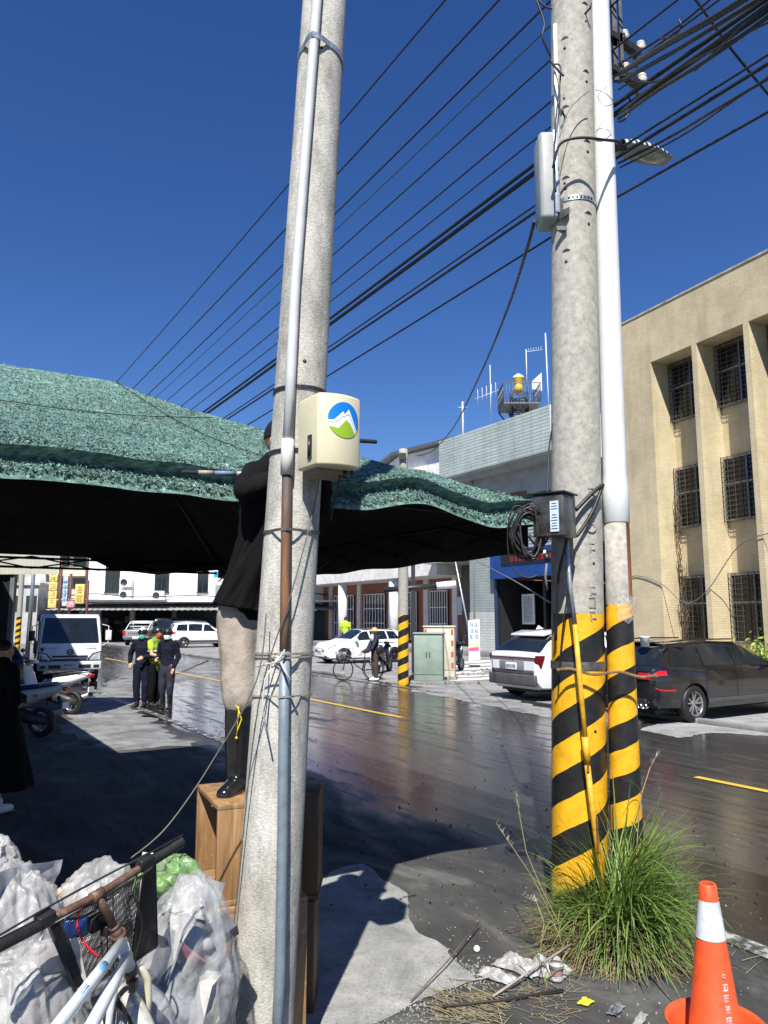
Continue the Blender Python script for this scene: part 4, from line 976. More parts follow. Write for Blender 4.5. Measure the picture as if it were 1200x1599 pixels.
def front_slope(u, v):     # u across (t), v from ridge (0) to eave (1) then valance (>1)
    vv = min(v, 1.0)
    tl = RT0 + (TT0 - RT0) * vv; tr = RT1 + (TT1 - RT1) * vv; t = tl + (tr - tl) * u
    s = TSM + (TS0 - TSM) * vv
    z = ZR + (ZE - ZR) * (vv ** .92) - .10 * math.sin(PI * vv) * math.sin(PI * u) ** .5
    z += fold(s, t, .022)
    if v > .82: z += eave_dz(t) * (min(v, 1) - .82) / .18
    p = W(s, t, z)
    if v > 1:
        k = (v - 1) / .25        # 0..1 down the valance
        inx = -.085 * math.sin(min(1, k * 1.5) * PI) + .06 * k
        p += V((RX, RY, 0)) * (-(inx)) + V((0, 0, -.17 * k + .008 * noise.noise(V((t * 2, 0, 2))) * k)) 
    return p - to
FRONT = MB(); FRONT.grid(front_slope, 150, 100, True, False)
FR_ = [front_slope]
def side_slope(u, v):      # right hip face, u along s
    vv = min(v, 1.0)
    s = TSM + ((TS0 + (TS1 - TS0) * u) - TSM) * vv; t = RT1 + (TT1 - RT1) * vv
    z = ZR + (ZE - ZR) * (vv ** .92) - .08 * math.sin(PI * vv) * math.sin(PI * u) ** .5 + fold(s, t, .02)
    if v > .82: z += eave_dz(t + (s - TS0) * .2) * .4 * (min(v, 1) - .82) / .18
    if u < .5: z = max(z, 0)
    p = W(s, t, z)
    if v > 1: k = (v - 1) / .25; p += V((NX, NY, 0)) * (.02 * k) + V((0, 0, -.17 * k))
    return p - to
def back_slope(u, v):
    vv = min(v, 1.0)
    tl = RT0 + (TT0 - RT0) * vv; tr = RT1 + (TT1 - RT1) * vv; t = tl + (tr - tl) * u
    s = TSM + (TS1 - TSM) * vv; z = ZR + (ZE - ZR) * vv
    p = W(s, t, z)
    if v > 1: p.z -= .15 * (v - 1) / .25
    return p - to
def left_slope(u, v):
    vv = min(v, 1.0); s = TSM + ((TS0 + (TS1 - TS0) * u) - TSM) * vv; t = RT0 + (TT0 - RT0) * vv
    p = W(s, t, ZR + (ZE - ZR) * vv)
    if v > 1: p.z -= .17 * (v - 1) / .25
    return p - to
def ext(f, k=1.25): return lambda u, v: f(u, v * k)
mb = MB(); mb.grid(ext(front_slope), 160, 80); mb.grid(ext(side_slope), 70, 40); mb.grid(ext(back_slope, 1.0), 40, 20); mb.grid(ext(left_slope), 30, 20)
q = random.Random(77)
def flakes(mb, f, n, umin=0., umax=1., s0=.008, s1=.022):
    for i in range(n):
        u = q.uniform(umin, umax); v = q.random() ** .75 * 1.21; p = f(u, v); e = .01
        du = (f(min(1, u + e), v) - p); dv = (f(u, min(1.25, v + e)) - p) if v < 1.24 else (p - f(u, v - e))
        if du.length < 1e-6: continue
        nn = du.cross(dv).normalized()
        if nn.z < 0: nn = -nn
        a = q.random() * 2 * PI; x = (du.normalized() * math.cos(a) + nn.cross(du.normalized()) * math.sin(a) + nn * q.uniform(-.1, .9)).normalized()
        y = x.cross(V((q.uniform(-1, 1), q.uniform(-1, 1), q.uniform(-1, 1)))).normalized(); L = q.uniform(s0, s1) * (1.3 if v > .9 else 1)
        c = p + nn * q.uniform(.0, .012)
        mb.poly([c - x * L * .2 - y * L * .35, c + x * L - y * L * .2, c + x * L * 1.2 + y * L * .3, c + y * L * .4])
flakes(mb, front_slope, 42000, .33, 1., .005, .012); flakes(mb, side_slope, 5000, 0, .4, .005, .012)
mb.build('green_cover', gm, tent)
mb = MB()
def lower(f, dz=.035, inset=.0): return lambda u, v: f(u, v) - V((0, 0, dz))
cen = W(TSM, .5, 0) - to
def shrink(f, k=.985, vmax=1.0):
    def g(u, v):
        p = f(u, v * vmax); q2 = cen + (p - cen) * k; q2.z = p.z - .04; return q2
    return g
mb.grid(shrink(front_slope, .988, 1.06), 60, 30); mb.grid(shrink(side_slope, .99), 40, 20); mb.grid(shrink(back_slope, .99), 40, 20); mb.grid(shrink(left_slope, .99), 20, 12)
# hanging lining: right side and back
mb.grid(lambda u, v: W(TS0 + .02 + (TS1 - TS0) * u, TT1 - .03 + .01 * math.sin(u * 30), 2.76 - v * (.43 - .10 * (abs(u - .5) * 2) ** 4 * (u > .5)) + .008 * math.sin(u * 40)) - to, 60, 4)
def backval(t):
    pts = [(-3, 2.66), (1.75, 2.66), (2.1, 2.50), (2.64, 2.45), (3.1, 2.50), (3.53, 2.54)]
    for a, b in zip(pts, pts[1:]):
        if a[0] <= t <= b[0]: return a[1] + (b[1] - a[1]) * (t - a[0]) / (b[0] - a[0])
    return 2.6
mb.grid(lambda u, v: W(TS1 - .06, TT0 + (TT1 - TT0) * u, 2.76 + (backval(TT0 + (TT1 - TT0) * u) - 2.76) * v) - to, 90, 4)
mb.build('black_lining', lin, tent)
# frame: eave tubes, truss and hip rafters
frm = M('black tent frame', (.008, .008, .009), .4, .4, .2, 8)
mb = MB()
def seg(a, b, r=.014): mb.tube([a - to, b - to], r, 8)
seg(W(TS0 + .08, TT0, 2.58), W(TS0 + .08, TT1 - .08, 2.58)); seg(W(TS1 - .08, TT0, 2.60), W(TS1 - .08, TT1 - .08, 2.60)); seg(W(TS0 + .08, TT1 - .09, 2.58), W(TS1 - .08, TT1 - .09, 2.58))
seg(W(TS0 + .1, TT1 - .1, 2.6), W(TSM, RT1, 3.84)); seg(W(TS1 - .1, TT1 - .1, 2.6), W(TSM, RT1, 3.84)); seg(W(TSM, RT0, 3.86), W(TSM, RT1, 3.86))
seg(W(TS1 - .1, TT0, 2.49), W(TS1 - .1, TT1 - .1, 2.49))
for k in range(8):
    t0 = TT1 - .1 - k * .75
    seg(W(TS0 + .1, t0, 2.60), W(TS0 + .1, t0 - .75, 2.42) if k % 2 else W(TS0 + .1, t0 - .75, 2.60)) if False else None
    seg(W(TS1 - .1, t0, 2.62), W(TS1 - .1, t0 - .75, 2.48), .009); seg(W(TS1 - .1, t0, 2.48), W(TS1 - .1, t0 - .75, 2.62), .009)
    s0 = TS0 + .1 + k * .72
    seg(W(s0, TT1 - .1, 2.58), W(s0 + .72, TT1 - .1, 2.38), .009); seg(W(s0, TT1 - .1, 2.38), W(s0 + .72, TT1 - .1, 2.58), .009)
mb.build('frame', frm, tent)
for (s, t) in ((TS0 + .1, TT0 + .1), (TS1 - .1, TT0 + .1)):
    mb = MB(); mb.tube([W(s, t, 0) - to, W(s, t, 2.6) - to], .022, 8); mb.build('leg', frm, tent)
seam = cable('seam', [W(TSM, RT1, ZR + .01) - to + V((0, 0, 0))] + [front_slope(u, v) + V((0, 0, .012)) for u, v in ((.93, .15), (.86, .35), (.82, .55), (.80, .75), (.80, .9))], .004, MT['black'], None, parent=tent)
cable('ridge_rope', [front_slope(u, .30 + .08 * math.sin(u * 3)) + V((0, 0, .015)) for u in (.45, .55, .65, .75, .85, .97)], .0035, MT['black'], None, parent=tent)
cable('tie_rope', [W(TS0 + .02, TT1 - .02, 2.56), W(TS0 + .04, TT1 + .10, 2.60), RP + onr(-2.9, 2.62, .0)], .006, wm_, 'short tie rope between the canopy corner and the big pole')
# the wrapped bar the man holds along the canopy edge
bar = thing('wrapped_bar', 'slim bar wrapped in tan, blue and grey tape resting on the canopy edge', 'bar', P(285, 737, 3.50))
bo = bar.location
mb = MB(); mb.tube([P(284, 737, 3.5) - bo, P(425, 741, 3.60) - bo], .0095, 8); mb.build('core', MT['dsteel'], bar)
for (a, b, c) in ((.18, .34, (.34, .30, .24)), (.36, .58, (.16, .22, .36)), (.60, .74, (.42, .38, .30)), (.76, .9, (.2, .17, .14))):
    A, B = P(284, 737, 3.5), P(425, 741, 3.60); mb = MB(); mb.tube([A.lerp(B, a) - bo, A.lerp(B, b) - bo], .0115, 8); mb.build('tape', M('tape %.2f' % a, c, .6, 0, .2, 30), bar)

# ================================================================ vehicles
def lerp(a, b, u): return a + (b - a) * u
def interp(tab, x):
    if x <= tab[0][0]: return tab[0][1]
    for a, b in zip(tab, tab[1:]):
        if x <= b[0]:
            u = (x - a[0]) / (b[0] - a[0]); u = u * u * (3 - 2 * u) * .35 + u * .65
            return lerp(a[1], b[1], u)
    return tab[-1][1]
RIM = {}
def wheel(root, c, r, w, side, rimmat, spokes=5, style='star'):
    """wheel part > rim; axis along y; side +-1 is outward"""
    mb = MB(); c = V(c)
    mb.lathe([(r * .66, -w / 2), (r * .90, -w / 2), (r * .985, -w * .36), (r, -w * .2), (r, w * .2), (r * .985, w * .36), (r * .90, w / 2), (r * .66, w / 2)], c, (0, side, 0), 32, closed=True)
    wh = mb.build('wheel', MT['black'], root)
    mb = MB(); R0 = r * .68
    mb.lathe([(R0, -w * .3), (R0, w * .46), (R0 * .95, w * .47), (R0 * .92, w * .38), (R0 * .90, -w * .3)], c, (0, side, 0), 32)
    mb.lathe([(0, w * .33), (R0 * .2, w * .33), (R0 * .24, w * .22), (R0 * .24, -w * .1)], c, (0, side, 0), 16)
    for k in range(spokes):
        offs = (-.13, .13) if style == 'star' else (0,)
        for o in offs:
            a = 2 * PI * k / spokes + .3; d = V((math.cos(a + o * 1.9), 0, math.sin(a + o * 1.9))); d0 = V((math.cos(a + o * .4), 0, math.sin(a + o * .4))); tn = V((-d.z, 0, d.x))
            A = c + d0 * R0 * .16 + V((0, side * w * .32, 0)); B = c + d * R0 * .94 + V((0, side * w * .40, 0)); wd = R0 * (.055 if style == 'star' else .11)
            mb.prism([A - tn * wd * 1.2, B - tn * wd * .75, B + tn * wd * .75, A + tn * wd * 1.2], V((0, -side * .03, 0)))
    mb.build('rim', rimmat, wh)
    mb = MB(); mb.lathe([(0, -.02), (R0 * .9, -.02)], c, (0, side, 0), 24); mb.build('brake_disc', MT['dsteel'], wh)
def car(name, label, cat, loc, rotz, p, paint, group=None):
    """p: dict L W, top[(x,z)], belt[(x,z)], low[(x,z)], half[(x,w)], roofw, wheels (xr, xf, r), glass list, ..."""
    root = thing(name, label, cat, loc, rotz, group); L = p['L']
    xs = [-L / 2 + L * i / 84 for i in range(85)]
    def sec(x, v):
        w = interp(p['half'], x); zt = interp(p['top'], x); zb = interp(p['belt'], x); zl = interp(p['low'], x)
        zt = max(zt, zb + .012); gh = zt - zb; wr = w - (w - p['roofw']) * min(1, gh / p.get('gh', .48)) ** .8
        wr = min(wr, w * .93)
        pts = [(0, zl), (w * .80, zl), (w * .955, zl + .05), (w * .985, zl + .20), (w * 1.0, lerp(zl, zb, .60)), (w * .985, zb - .08), (w * .955, zb), (lerp(w * .94, wr, .93), zb + gh * .80), (wr * .88, zb + gh * .965), (wr * .5, zb + gh * .995 + .006), (0, zb + gh + .012)]
        v = max(0, min(len(pts) - 1.0001, v)); i = int(v); u = v - i
        return V((x, lerp(pts[i][0], pts[i + 1][0], u), lerp(pts[i][1], pts[i + 1][1], u)))
    nv = 10
    def surf(x, v): return sec(x, v)
    mb = MB(); sub = [0, .7, 1, 2, 2.5, 3, 3.5, 4, 4.5, 5, 5.5, 6, 6.5, 7, 7.5, 8, 8.5, 9, 9.5, 10]
    rows = []
    for x in xs:
        row = [mb.vt(surf(x, v)) for v in sub] ; row2 = [mb.vt(V((q_.x, -q_.y, q_.z))) for q_ in [surf(x, v) for v in sub[1:-1]]]
        rows.append(row + row2[::-1])
    m = len(rows[0])
    for i in range(len(rows) - 1):
        for k in range(m): mb.face((rows[i][k], rows[i + 1][k], rows[i + 1][(k + 1) % m], rows[i][(k + 1) % m]), True)
    mb.face(rows[0]); mb.face(rows[-1][::-1])
    xr, xf, r = p['wheels']
    bo_ = link('tmpb', mb.mesh('tmpb', weld=True), None); cu = MB()
    for x in (xr, xf):
        for sgn in (-1, 1):
            yw = interp(p['half'], x) * 1.0; cu.lathe([(1e-4, -.32), (r * 1.13, -.32), (r * 1.13, .3), (1e-4, .3)], (x, sgn * (yw), r * .98), (0, sgn, 0), 30, sm=False)
    co_ = link('tmpc', cu.mesh('tmpc', weld=True), None)
    md = bo_.modifiers.new('b', 'BOOLEAN'); md.operation = 'DIFFERENCE'; md.object = co_; md.solver = 'EXACT'
    me = evaluated(bo_); bpy.data.objects.remove(bo_); bpy.data.objects.remove(co_)
    me.name = 'body'; me.polygons.foreach_set('use_smooth', [True] * len(me.polygons)); me.set_sharp_from_angle(angle=math.radians(34))
    me.materials.clear()
    body = link('body', me, paint, root)
    for x in (xr, xf):
        for sgn in (-1, 1): wheel(root, (x, sgn * (interp(p['half'], x) - .115), r), r, .21, sgn, p.get('rim', MT['steel']), p.get('spokes', 5), p.get('style', 'star'))
    def patch(x0, x1, v0, v1, name, mat, off=.006, parent=root, nx_=14, nv_=6, both=True, skew0=0, skew1=0, thick=True):
        out = []
        for sgn in ((-1, 1) if both else (1,)):
            mb = MB()
            def f(u, v):
                vv = lerp(v0, v1, v); x = lerp(x0 + skew0 * v, x1 + skew1 * v, u); a = surf(x, vv)
                e1 = surf(x + .01, vv) - surf(x - .01, vv); e2 = surf(x, min(9.99, vv + .05)) - surf(x, vv - .05); nn = e1.cross(e2)
                nn = nn.normalized() if nn.length > 1e-9 else V((0, 0, 1))
                if nn.y < 0 and vv < 7.5: nn = -nn
                if vv >= 7.5 and nn.z < 0: nn = -nn
                a = a + nn * off; return V((a.x, a.y * sgn, a.z))
            mb.grid(f, nx_, nv_, True, sgn < 0); out.append(mb.build(name, mat, parent))
        return out
    def top_patch(x0, x1, vin, name, mat, off=.006, parent=root):
        mb = MB()
        def f(u, v):
            x = lerp(x0, x1, u); y = -1 + 2 * v; vv = 10 - abs(y) * (10 - vin); a = surf(x, vv); e1 = surf(x + .01, vv) - surf(x - .01, vv); e2 = surf(x, min(9.99, vv + .05)) - surf(x, vv - .05)
            nn = e1.cross(e2).normalized(); nn = -nn if nn.z < 0 else nn; a = a + nn * off; return V((a.x, math.copysign(a.y, y) if a.y else 0, a.z))
        mb.grid(f, 18, 18); return mb.build(name, mat, parent)
    for g in p['side_glass']: patch(g[0], g[1], g[4] if len(g) > 4 else 6.12, 7.0, 'side_window', MT['glass'], skew0=g[2], skew1=g[3])
    for g in p.get('top_glass', ()): top_patch(g[0], g[1], g[2] if len(g) > 2 else 7.2, g[3] if len(g) > 3 else 'windscreen', MT['glass'])
    root['_surf'] = 1
    # door seams and handles
    seamm = MT['black']
    for x in p.get('seams', ()): patch(x - .006, x + .006, 3.0, 6.0, 'door_seam', seamm, .003, nx_=1, nv_=10)
    for x in p.get('handles', ()):
        for sgn in (-1, 1):
            c = surf(x, 5.35); mb = MB(); mb.box((x, sgn * (c.y + .012), c.z), (.16, .02, .025)); mb.build('door_handle', paint, root, bevel=.005)
    patch(-L / 2 + .12, L / 2 - .12, 2.0, 3.0, 'sill_trim', p.get('trim', paint), .004, nx_=60) if False else None
    if 'mirror' in p:
        x, z = p['mirror']
        for sgn in (-1, 1):
            w = interp(p['half'], x); mb = MB(); mb.box((x, sgn * (w + .06), z), (.12, .2, .13)); mb.build('wing_mirror', p.get('mirmat', paint), root, bevel=.03)
    mb = MB(); mb.box((0, 0, interp(p['low'], 0) + .04), (L * .9, p['roofw'] * 2, .12)); mb.build('underbody', MT['black'], root)
    return root, surf, patch, top_patch
def plate(root, c, d, glyph_seed, w=.38, h=.16, name='licence_plate'):
    c = V(c); d = V(d).normalized(); x = V((-d.y, d.x, 0)); mb = MB(); mb.box(c, (w, .012, h), x); pl = mb.build(name, MT['paper'], root, bevel=.003)
    mb = MB(); glyphs(mb, c + d * .009, x, (0, 0, 1), (w * .10, h * .5), 1, 7, glyph_seed, .25, .004); mb.build('lettering', MT['ink'], pl); return pl
white_p = M('white car paint', (.74, .75, .76), .22, 0, .04, 2, coat=.8)
dark_p = M('dusty black car paint', (.010, .010, .012), .20, 0, .7, 1.3, coat=.9)
plas = M('grey bumper plastic', (.07, .072, .075), .55, 0, .15, 5)
silver_p = M('grey green car paint', (.30, .33, .34), .3, .3, .08, 3, coat=.5)
alloy = M('bright alloy', (.5, .5, .5), .28, .85, .1, 6); dalloy = M('dark alloy', (.06, .062, .065), .35, .6, .3, 6)
# dark estate car, nose in towards the beige building
eL = 4.9
est = dict(L=eL, half=[(-2.45, .74), (-2.38, .84), (-2.1, .90), (-1, .93), (1.2, .92), (2.1, .85), (2.4, .68), (2.45, .6)], roofw=.63, gh=.46,
           top=[(-2.45, .95), (-2.36, 1.02), (-2.05, 1.34), (-1.75, 1.44), (-.6, 1.48), (.35, 1.45), (1.25, 1.0), (1.4, .97), (2.2, .86), (2.45, .72)],
           belt=[(-2.45, .93), (-2.3, .99), (0, .955), (1.3, .93), (2.2, .84), (2.45, .70)], low=[(-2.45, .42), (-2.3, .26), (-1, .2), (1, .2), (2.2, .22), (2.45, .36)],
           wheels=(-1.42, 1.48, .34), side_glass=[(-2.0, -1.12, .2, 0.04, 6.12), (-1.04, -.18, .06, .10, 6.12), (-.10, 1.08, .12, -.52, 6.12)], top_glass=[(-2.33, -1.93, 7.1, 'rear_window'), (.5, 1.2, 7.2, 'windscreen')],
           seams=(-1.08, -.14, 1.0), handles=(-.95, 0.1), mirror=(.95, 1.0), rim=alloy, spokes=5, style='star')
ec = W(9.95, 11.35 + eL / 2, 0)
wg, sf, pt, tp = car('estate_car', 'dusty black estate car parked nose in before the beige building', 'car', ec, ANG_N, est, dark_p)
pt(-2.40, -2.15, 4.85, 5.65, 'tail_lamp', MT['lampred'], .012, nx_=6)
mb = MB()
for sgn in (-1, 1): mb.box((-2.455, sgn * .62, .86), (.03, .26, .12))
mb.build('tail_lamp', MT['lampred'], wg, bevel=.01)
pt(-2.40, -1.95, 3.62, 3.72, 'reflector', MT['lampred'], .008, nx_=6)
plate(wg, (-2.462, 0, .74), (-1, 0, 0), 5)
mb = MB(); mb.box((-2.44, 0, .38), (.06, 1.3, .16)); mb.build('diffuser', MT['blackp'], wg, bevel=.02)
for sgn in (-1, 1):
    for k in (0, 1): mb = MB(); mb.lathe([(.035, 0), (.045, 0), (.045, .1), (.035, .1)], (-2.50, sgn * (.52 + .11 * k), .33), (1, 0, 0), 16, closed=True); mb.build('exhaust_tip', MT['chrome'], wg)
mb = MB(); mb.prism([(-2.02, -.55, 1.44), (-2.02, .55, 1.44), (-1.75, .55, 1.455), (-1.75, -.55, 1.455)], (0, 0, .02)); mb.build('roof_spoiler', dark_p, wg, bevel=.008)
for sgn in (-1, 1): mb = MB(); mb.tube([(-1.85, sgn * .60, 1.46), (-1.0, sgn * .62, 1.50), (.2, sgn * .61, 1.49)], .014, 8); mb.build('roof_rail', MT['blackp'], wg)
pt(-1.35 + .3, 1.1, 2.7, 3.1, 'side_skirt', plas, .01, nx_=20)
mb = MB(); mb.prism([(-1.7, -.01, 1.455), (-1.5, -.01, 1.46), (-1.66, -.01, 1.53)], (0, .02, 0)); mb.build('roof_antenna', MT['blackp'], wg, bevel=.004)
bk = thing('bucket', 'small white bucket standing on the roof of the black estate car', 'bucket', W(9.45, 12.0, 1.44) if False else (0, 0, 0))
bp = P(1008, 1010, 14.2); bk.location = bp
mb = MB(); mb.lathe([(0, 0), (.075, 0), (.09, .17), (.095, .175), (.095, .19), (.08, .19), (.07, .02)], n=24); mb.build('tub', MT['white'], bk)
mb = MB(); mb.tube([(.0, 0, -.02), (.35, .12, .0), (.8, .2, -.005)], .018, 8); mb.build('grip_bar', MT['dsteel'], bk)
# white crossover, seen from behind
suv = dict(L=4.6, half=[(-2.3, .78), (-2.22, .87), (-1.9, .92), (-1, .93), (1.2, .92), (2.0, .86), (2.3, .66)], roofw=.62, gh=.5,
           top=[(-2.3, 1.02), (-2.2, 1.10), (-1.75, 1.42), (-1.45, 1.58), (-.6, 1.63), (.25, 1.60), (1.2, 1.10), (1.3, 1.05), (2.1, .92), (2.3, .75)],
           belt=[(-2.3, 1.0), (-2.15, 1.06), (0, 1.0), (1.2, .98), (2.1, .90), (2.3, .73)], low=[(-2.3, .45), (-2.15, .27), (-1, .22), (1, .22), (2.1, .25), (2.3, .4)],
           wheels=(-1.42, 1.43, .36), side_glass=[(-1.7, -.9, .3, .05), (-.82, .0, .05, .08), (.08, 1.05, .1, -.5)], top_glass=[(-2.17, -1.58, 7.15, 'rear_window'), (.4, 1.15, 7.2, 'windscreen')],
           seams=(-.86, .04), handles=(-.7, .2), mirror=(.85, 1.05), rim=dalloy, spokes=5, style='one')
sv_, sf, pt, tp = car('crossover', 'white crossover with dark rear glass parked left of the striped pole', 'car', W(13.85, 12.2 + 2.3, 0), ANG_N, suv, white_p)
mb = MB(); mb.box((-2.31, 0, .99), (.05, 1.60, .028)); mb.build('tail_light_bar', M('deep red lens', (.12, .006, .01), .15, 0, .3, 20, coat=.6), sv_, bevel=.01)
for sgn in (-1, 1): mb = MB(); mb.prism([(-2.31, sgn * .80, 1.02), (-2.31, sgn * .765, .90), (-2.20, sgn * .88, .74), (-2.10, sgn * .905, 1.02)], (0, sgn * .006, .03)); mb.build('tail_lamp', M('deep red lens', (.12, .006, .01), .15), sv_, weld=True)
mb = MB(); mb.box((-2.295, 0, .48), (.10, 1.62, .26)); mb.box((-2.28, 0, .66), (.06, 1.50, .12)); mb.build('lower_bumper', plas, sv_, bevel=.03)
mb = MB(); mb.box((-2.312, 0, .80), (.02, .86, .22)); mb.build('plate_recess', M('shaded recess trim', (.2, .21, .22), .4), sv_, bevel=.01)
plate(sv_, (-2.328, 0, .79), (-1, 0, 0), 9)
mb = MB(); mb.lathe([(.055, 0), (.07, .004), (.055, .008)], (-2.318, 0, .92), (-1, 0, 0), 20); mb.build('emblem', MT['chrome'], sv_)
mb = MB(); mb.prism([(-1.80, -.58, 1.475), (-1.80, .58, 1.475), (-1.42, .60, 1.565), (-1.42, -.60, 1.565)], (0, 0, .05)); mb.build('roof_spoiler', white_p, sv_, bevel=.012)
mb = MB(); mb.prism([(-1.5, -.012, 1.63), (-1.25, -.012, 1.64), (-1.42, -.012, 1.73)], (0, .024, 0)); mb.build('roof_antenna', white_p, sv_, bevel=.004)
for sgn in (-1, 1): mb = MB(); mb.box((-1.42, sgn * .935, .62), (.1, .02, .05)); mb.build('arch_trim', plas, sv_)
# white hatchback by the arcade
hat = dict(L=4.0, half=[(-2.0, .72), (-1.9, .82), (-1.2, .86), (1.0, .86), (1.7, .80), (1.95, .62), (2.0, .5)], roofw=.58, gh=.46,
           top=[(-2.0, .92), (-1.92, 1.0), (-1.62, 1.34), (-1.3, 1.43), (-.5, 1.47), (.2, 1.44), (.95, 1.02), (1.1, .97), (1.7, .86), (2.0, .66)],
           belt=[(-2.0, .9), (-1.8, .98), (0, .93), (1.0, .92), (1.7, .84), (2.0, .64)], low=[(-2.0, .4), (-1.9, .24), (-1, .2), (1, .2), (1.8, .2), (2.0, .3)],
           wheels=(-1.2, 1.25, .32), side_glass=[(-1.5, -.95, .2, .05), (-.88, -.1, .05, .05), (-.02, .85, .06, -.42)], top_glass=[(-1.86, -1.55, 7.2, 'rear_window'), (.3, .93, 7.2, 'windscreen')],
           seams=(-.91, -.06, .85), handles=(-.8, .1), mirror=(.72, .98), rim=dalloy, spokes=5, style='star')
hp = V((-1.0, 33.6, 0))
ht, sf, pt, tp = car('hatchback', 'white hatchback with dark roof parked by the columns behind the cyclist', 'car', hp, math.radians(180 + 30), hat, white_p)
tp(-1.3, .25, 7.6, 'dark_roof', MT['glass'], .008)
pt(1.62, 1.93, 5.0, 5.8, 'headlight', MT['lens'], .012, nx_=6)
mb = MB(); mb.box((1.985, 0, .52), (.03, .9, .14)); mb.box((1.96, 0, .30), (.05, 1.1, .1)); mb.build('grille', MT['blackp'], ht, bevel=.01)
plate(ht, (2.01, 0, .50), (1, 0, 0), 12)
# far white SUV
fs = W(0, 0, 0); f0 = G(308, 1011)
fsu = dict(suv); fsu.update(L=4.3, half=[(-2.15, .76), (-2.05, .84), (-1, .87), (1.2, .87), (1.9, .8), (2.15, .62)],
    top=[(-2.15, 1.05), (-2.08, 1.15), (-1.9, 1.5), (-1.7, 1.6), (-.6, 1.66), (.25, 1.62), (1.05, 1.1), (1.15, 1.05), (1.9, .95), (2.15, .78)],
    belt=[(-2.15, 1.02), (-2.0, 1.05), (0, 1.0), (1.1, 1.0), (1.9, .92), (2.15, .75)], low=[(-2.15, .45), (-2, .3), (-1, .26), (1, .26), (1.9, .28), (2.15, .42)], wheels=(-1.3, 1.3, .34),
    side_glass=[(-1.8, -1.1, .12, .05), (-1.02, -.15, .05, .08), (-.05, .9, .1, -.45)], top_glass=[(-2.06, -1.85, 7.15, 'rear_window'), (.4, 1.0, 7.2, 'windscreen')], rim=alloy)
fo, sf, pt, tp = car('far_suv', 'white suv with grey lower trim parked before the dark far shutters', 'car', (f0.x + .1, f0.y + .5, 0), math.radians(28), fsu, white_p)
pt(-2.12, -1.85, 4.7, 5.7, 'tail_lamp', MT['lampred'], .012, nx_=6)
mb = MB(); mb.box((-2.15, 0, .5), (.1, 1.5, .24)); mb.build('lower_bumper', plas, fo, bevel=.03)
for a, b in ((-1.9, -1.62), (-.98, .98), (1.62, 1.95)): pt(a, b, 2.2, 3.1, 'sill_trim', plas, .012, nx_=16)
plate(fo, (-2.21, 0, .68), (-1, 0, 0), 15)
mb = MB(); mb.tube([(-1.7, .6, 1.68), (.2, .6, 1.70)], .02, 6); mb.tube([(-1.7, -.6, 1.68), (.2, -.6, 1.70)], .02, 6); mb.build('roof_rails', MT['steel'], fo)
# far dark van with a pink sticker
v0 = G(258, 1004); v0 = V((v0.x * .98, v0.y * .98, 0))
van = dict(L=5.0, half=[(-2.5, .8), (-2.4, .9), (-1, .92), (1.6, .92), (2.3, .85), (2.5, .7)], roofw=.72, gh=.7,
    top=[(-2.5, 1.1), (-2.46, 1.3), (-2.36, 1.85), (-2.1, 1.92), (0, 1.96), (1.1, 1.92), (1.9, 1.2), (2.0, 1.1), (2.4, 1.0), (2.5, .8)],
    belt=[(-2.5, 1.06), (0, 1.06), (1.9, 1.05), (2.4, .95), (2.5, .78)], low=[(-2.5, .4), (-2.4, .28), (0, .25), (2.3, .28), (2.5, .4)], wheels=(-1.5, 1.55, .34),
    side_glass=[(-2.2, -1.1, .05, .0), (-1.0, .1, .0, .0), (.2, 1.5, .0, -.5)], top_glass=[(1.25, 1.85, 7.2, 'windscreen')], rim=dalloy)
vo, sf, pt, tp = car('van', 'black van with pale pink notice on its tail, behind the officers', 'van', (v0.x + .9, v0.y + 2.2, 0), math.radians(18), van, dark_p)
mb = MB(); mb.box((-2.47, .05, 1.35), (.02, .9, .26)); pk = mb.build('notice', M('pale pink notice', (.75, .45, .52), .6), vo)
mb = MB(); glyphs(mb, (-2.485, .05, 1.35), (0, -1, 0), (0, 0, 1), (.14, .16), 1, 4, 4, .3, .006); mb.build('lettering', M('magenta print', (.55, .05, .2), .6), pk)
for sgn in (-1, 1): mb = MB(); mb.box((-2.5, sgn * .78, 1.0), (.05, .12, .4)); mb.build('tail_lamp', MT['lampred'], vo, bevel=.01)
# far pickup
p0 = G(208, 1008)
pk0 = thing('pickup', 'grey green pickup seen from behind on the far side of the road', 'pickup', (p0.x, p0.y + 2.2, 0), math.radians(96))
mb = MB(); mb.prism([(x, -.88, z) for x, z in ((-2.6, .5), (-2.6, 1.08), (-.5, 1.12), (-.45, 1.1), (1.2, 1.1), (2.4, 1.0), (2.55, .6), (2.4, .45))], (0, 1.76, 0)); mb.build('body', silver_p, pk0, bevel=.05, weld=True)
mb = MB(); mb.prism([(x, -.74, z) for x, z in ((-.45, 1.1), (-.35, 1.62), (-.1, 1.72), (.9, 1.70), (1.5, 1.1))], (0, 1.48, 0)); mb.build('cab', silver_p, pk0, bevel=.05, weld=True)
mb = MB(); mb.box((-.43, 0, 1.38), (.03, 1.2, .34), (.98, 0, .19)); mb.box((.4, -.745, 1.40), (1.2, .02, .34)); mb.box((.4, .745, 1.40), (1.2, .02, .34)); mb.build('cab_window', MT['glass'], pk0)
mb = MB()
for y in (-.75, .75): mb.tube([(-2.3, y, 1.1), (-1.2, y, 1.55), (-.4, y, 1.68)], .03, 6)
mb.tube([(-1.2, -.75, 1.55), (-1.2, .75, 1.55)], .03, 6); mb.tube([(-.6, -.75, 1.66), (-.6, .75, 1.66)], .03, 6); mb.tube([(-1.2, -.75, 1.32), (-1.2, .75, 1.32)], .025, 6); mb.build('bed_rack', MT['white'], pk0)
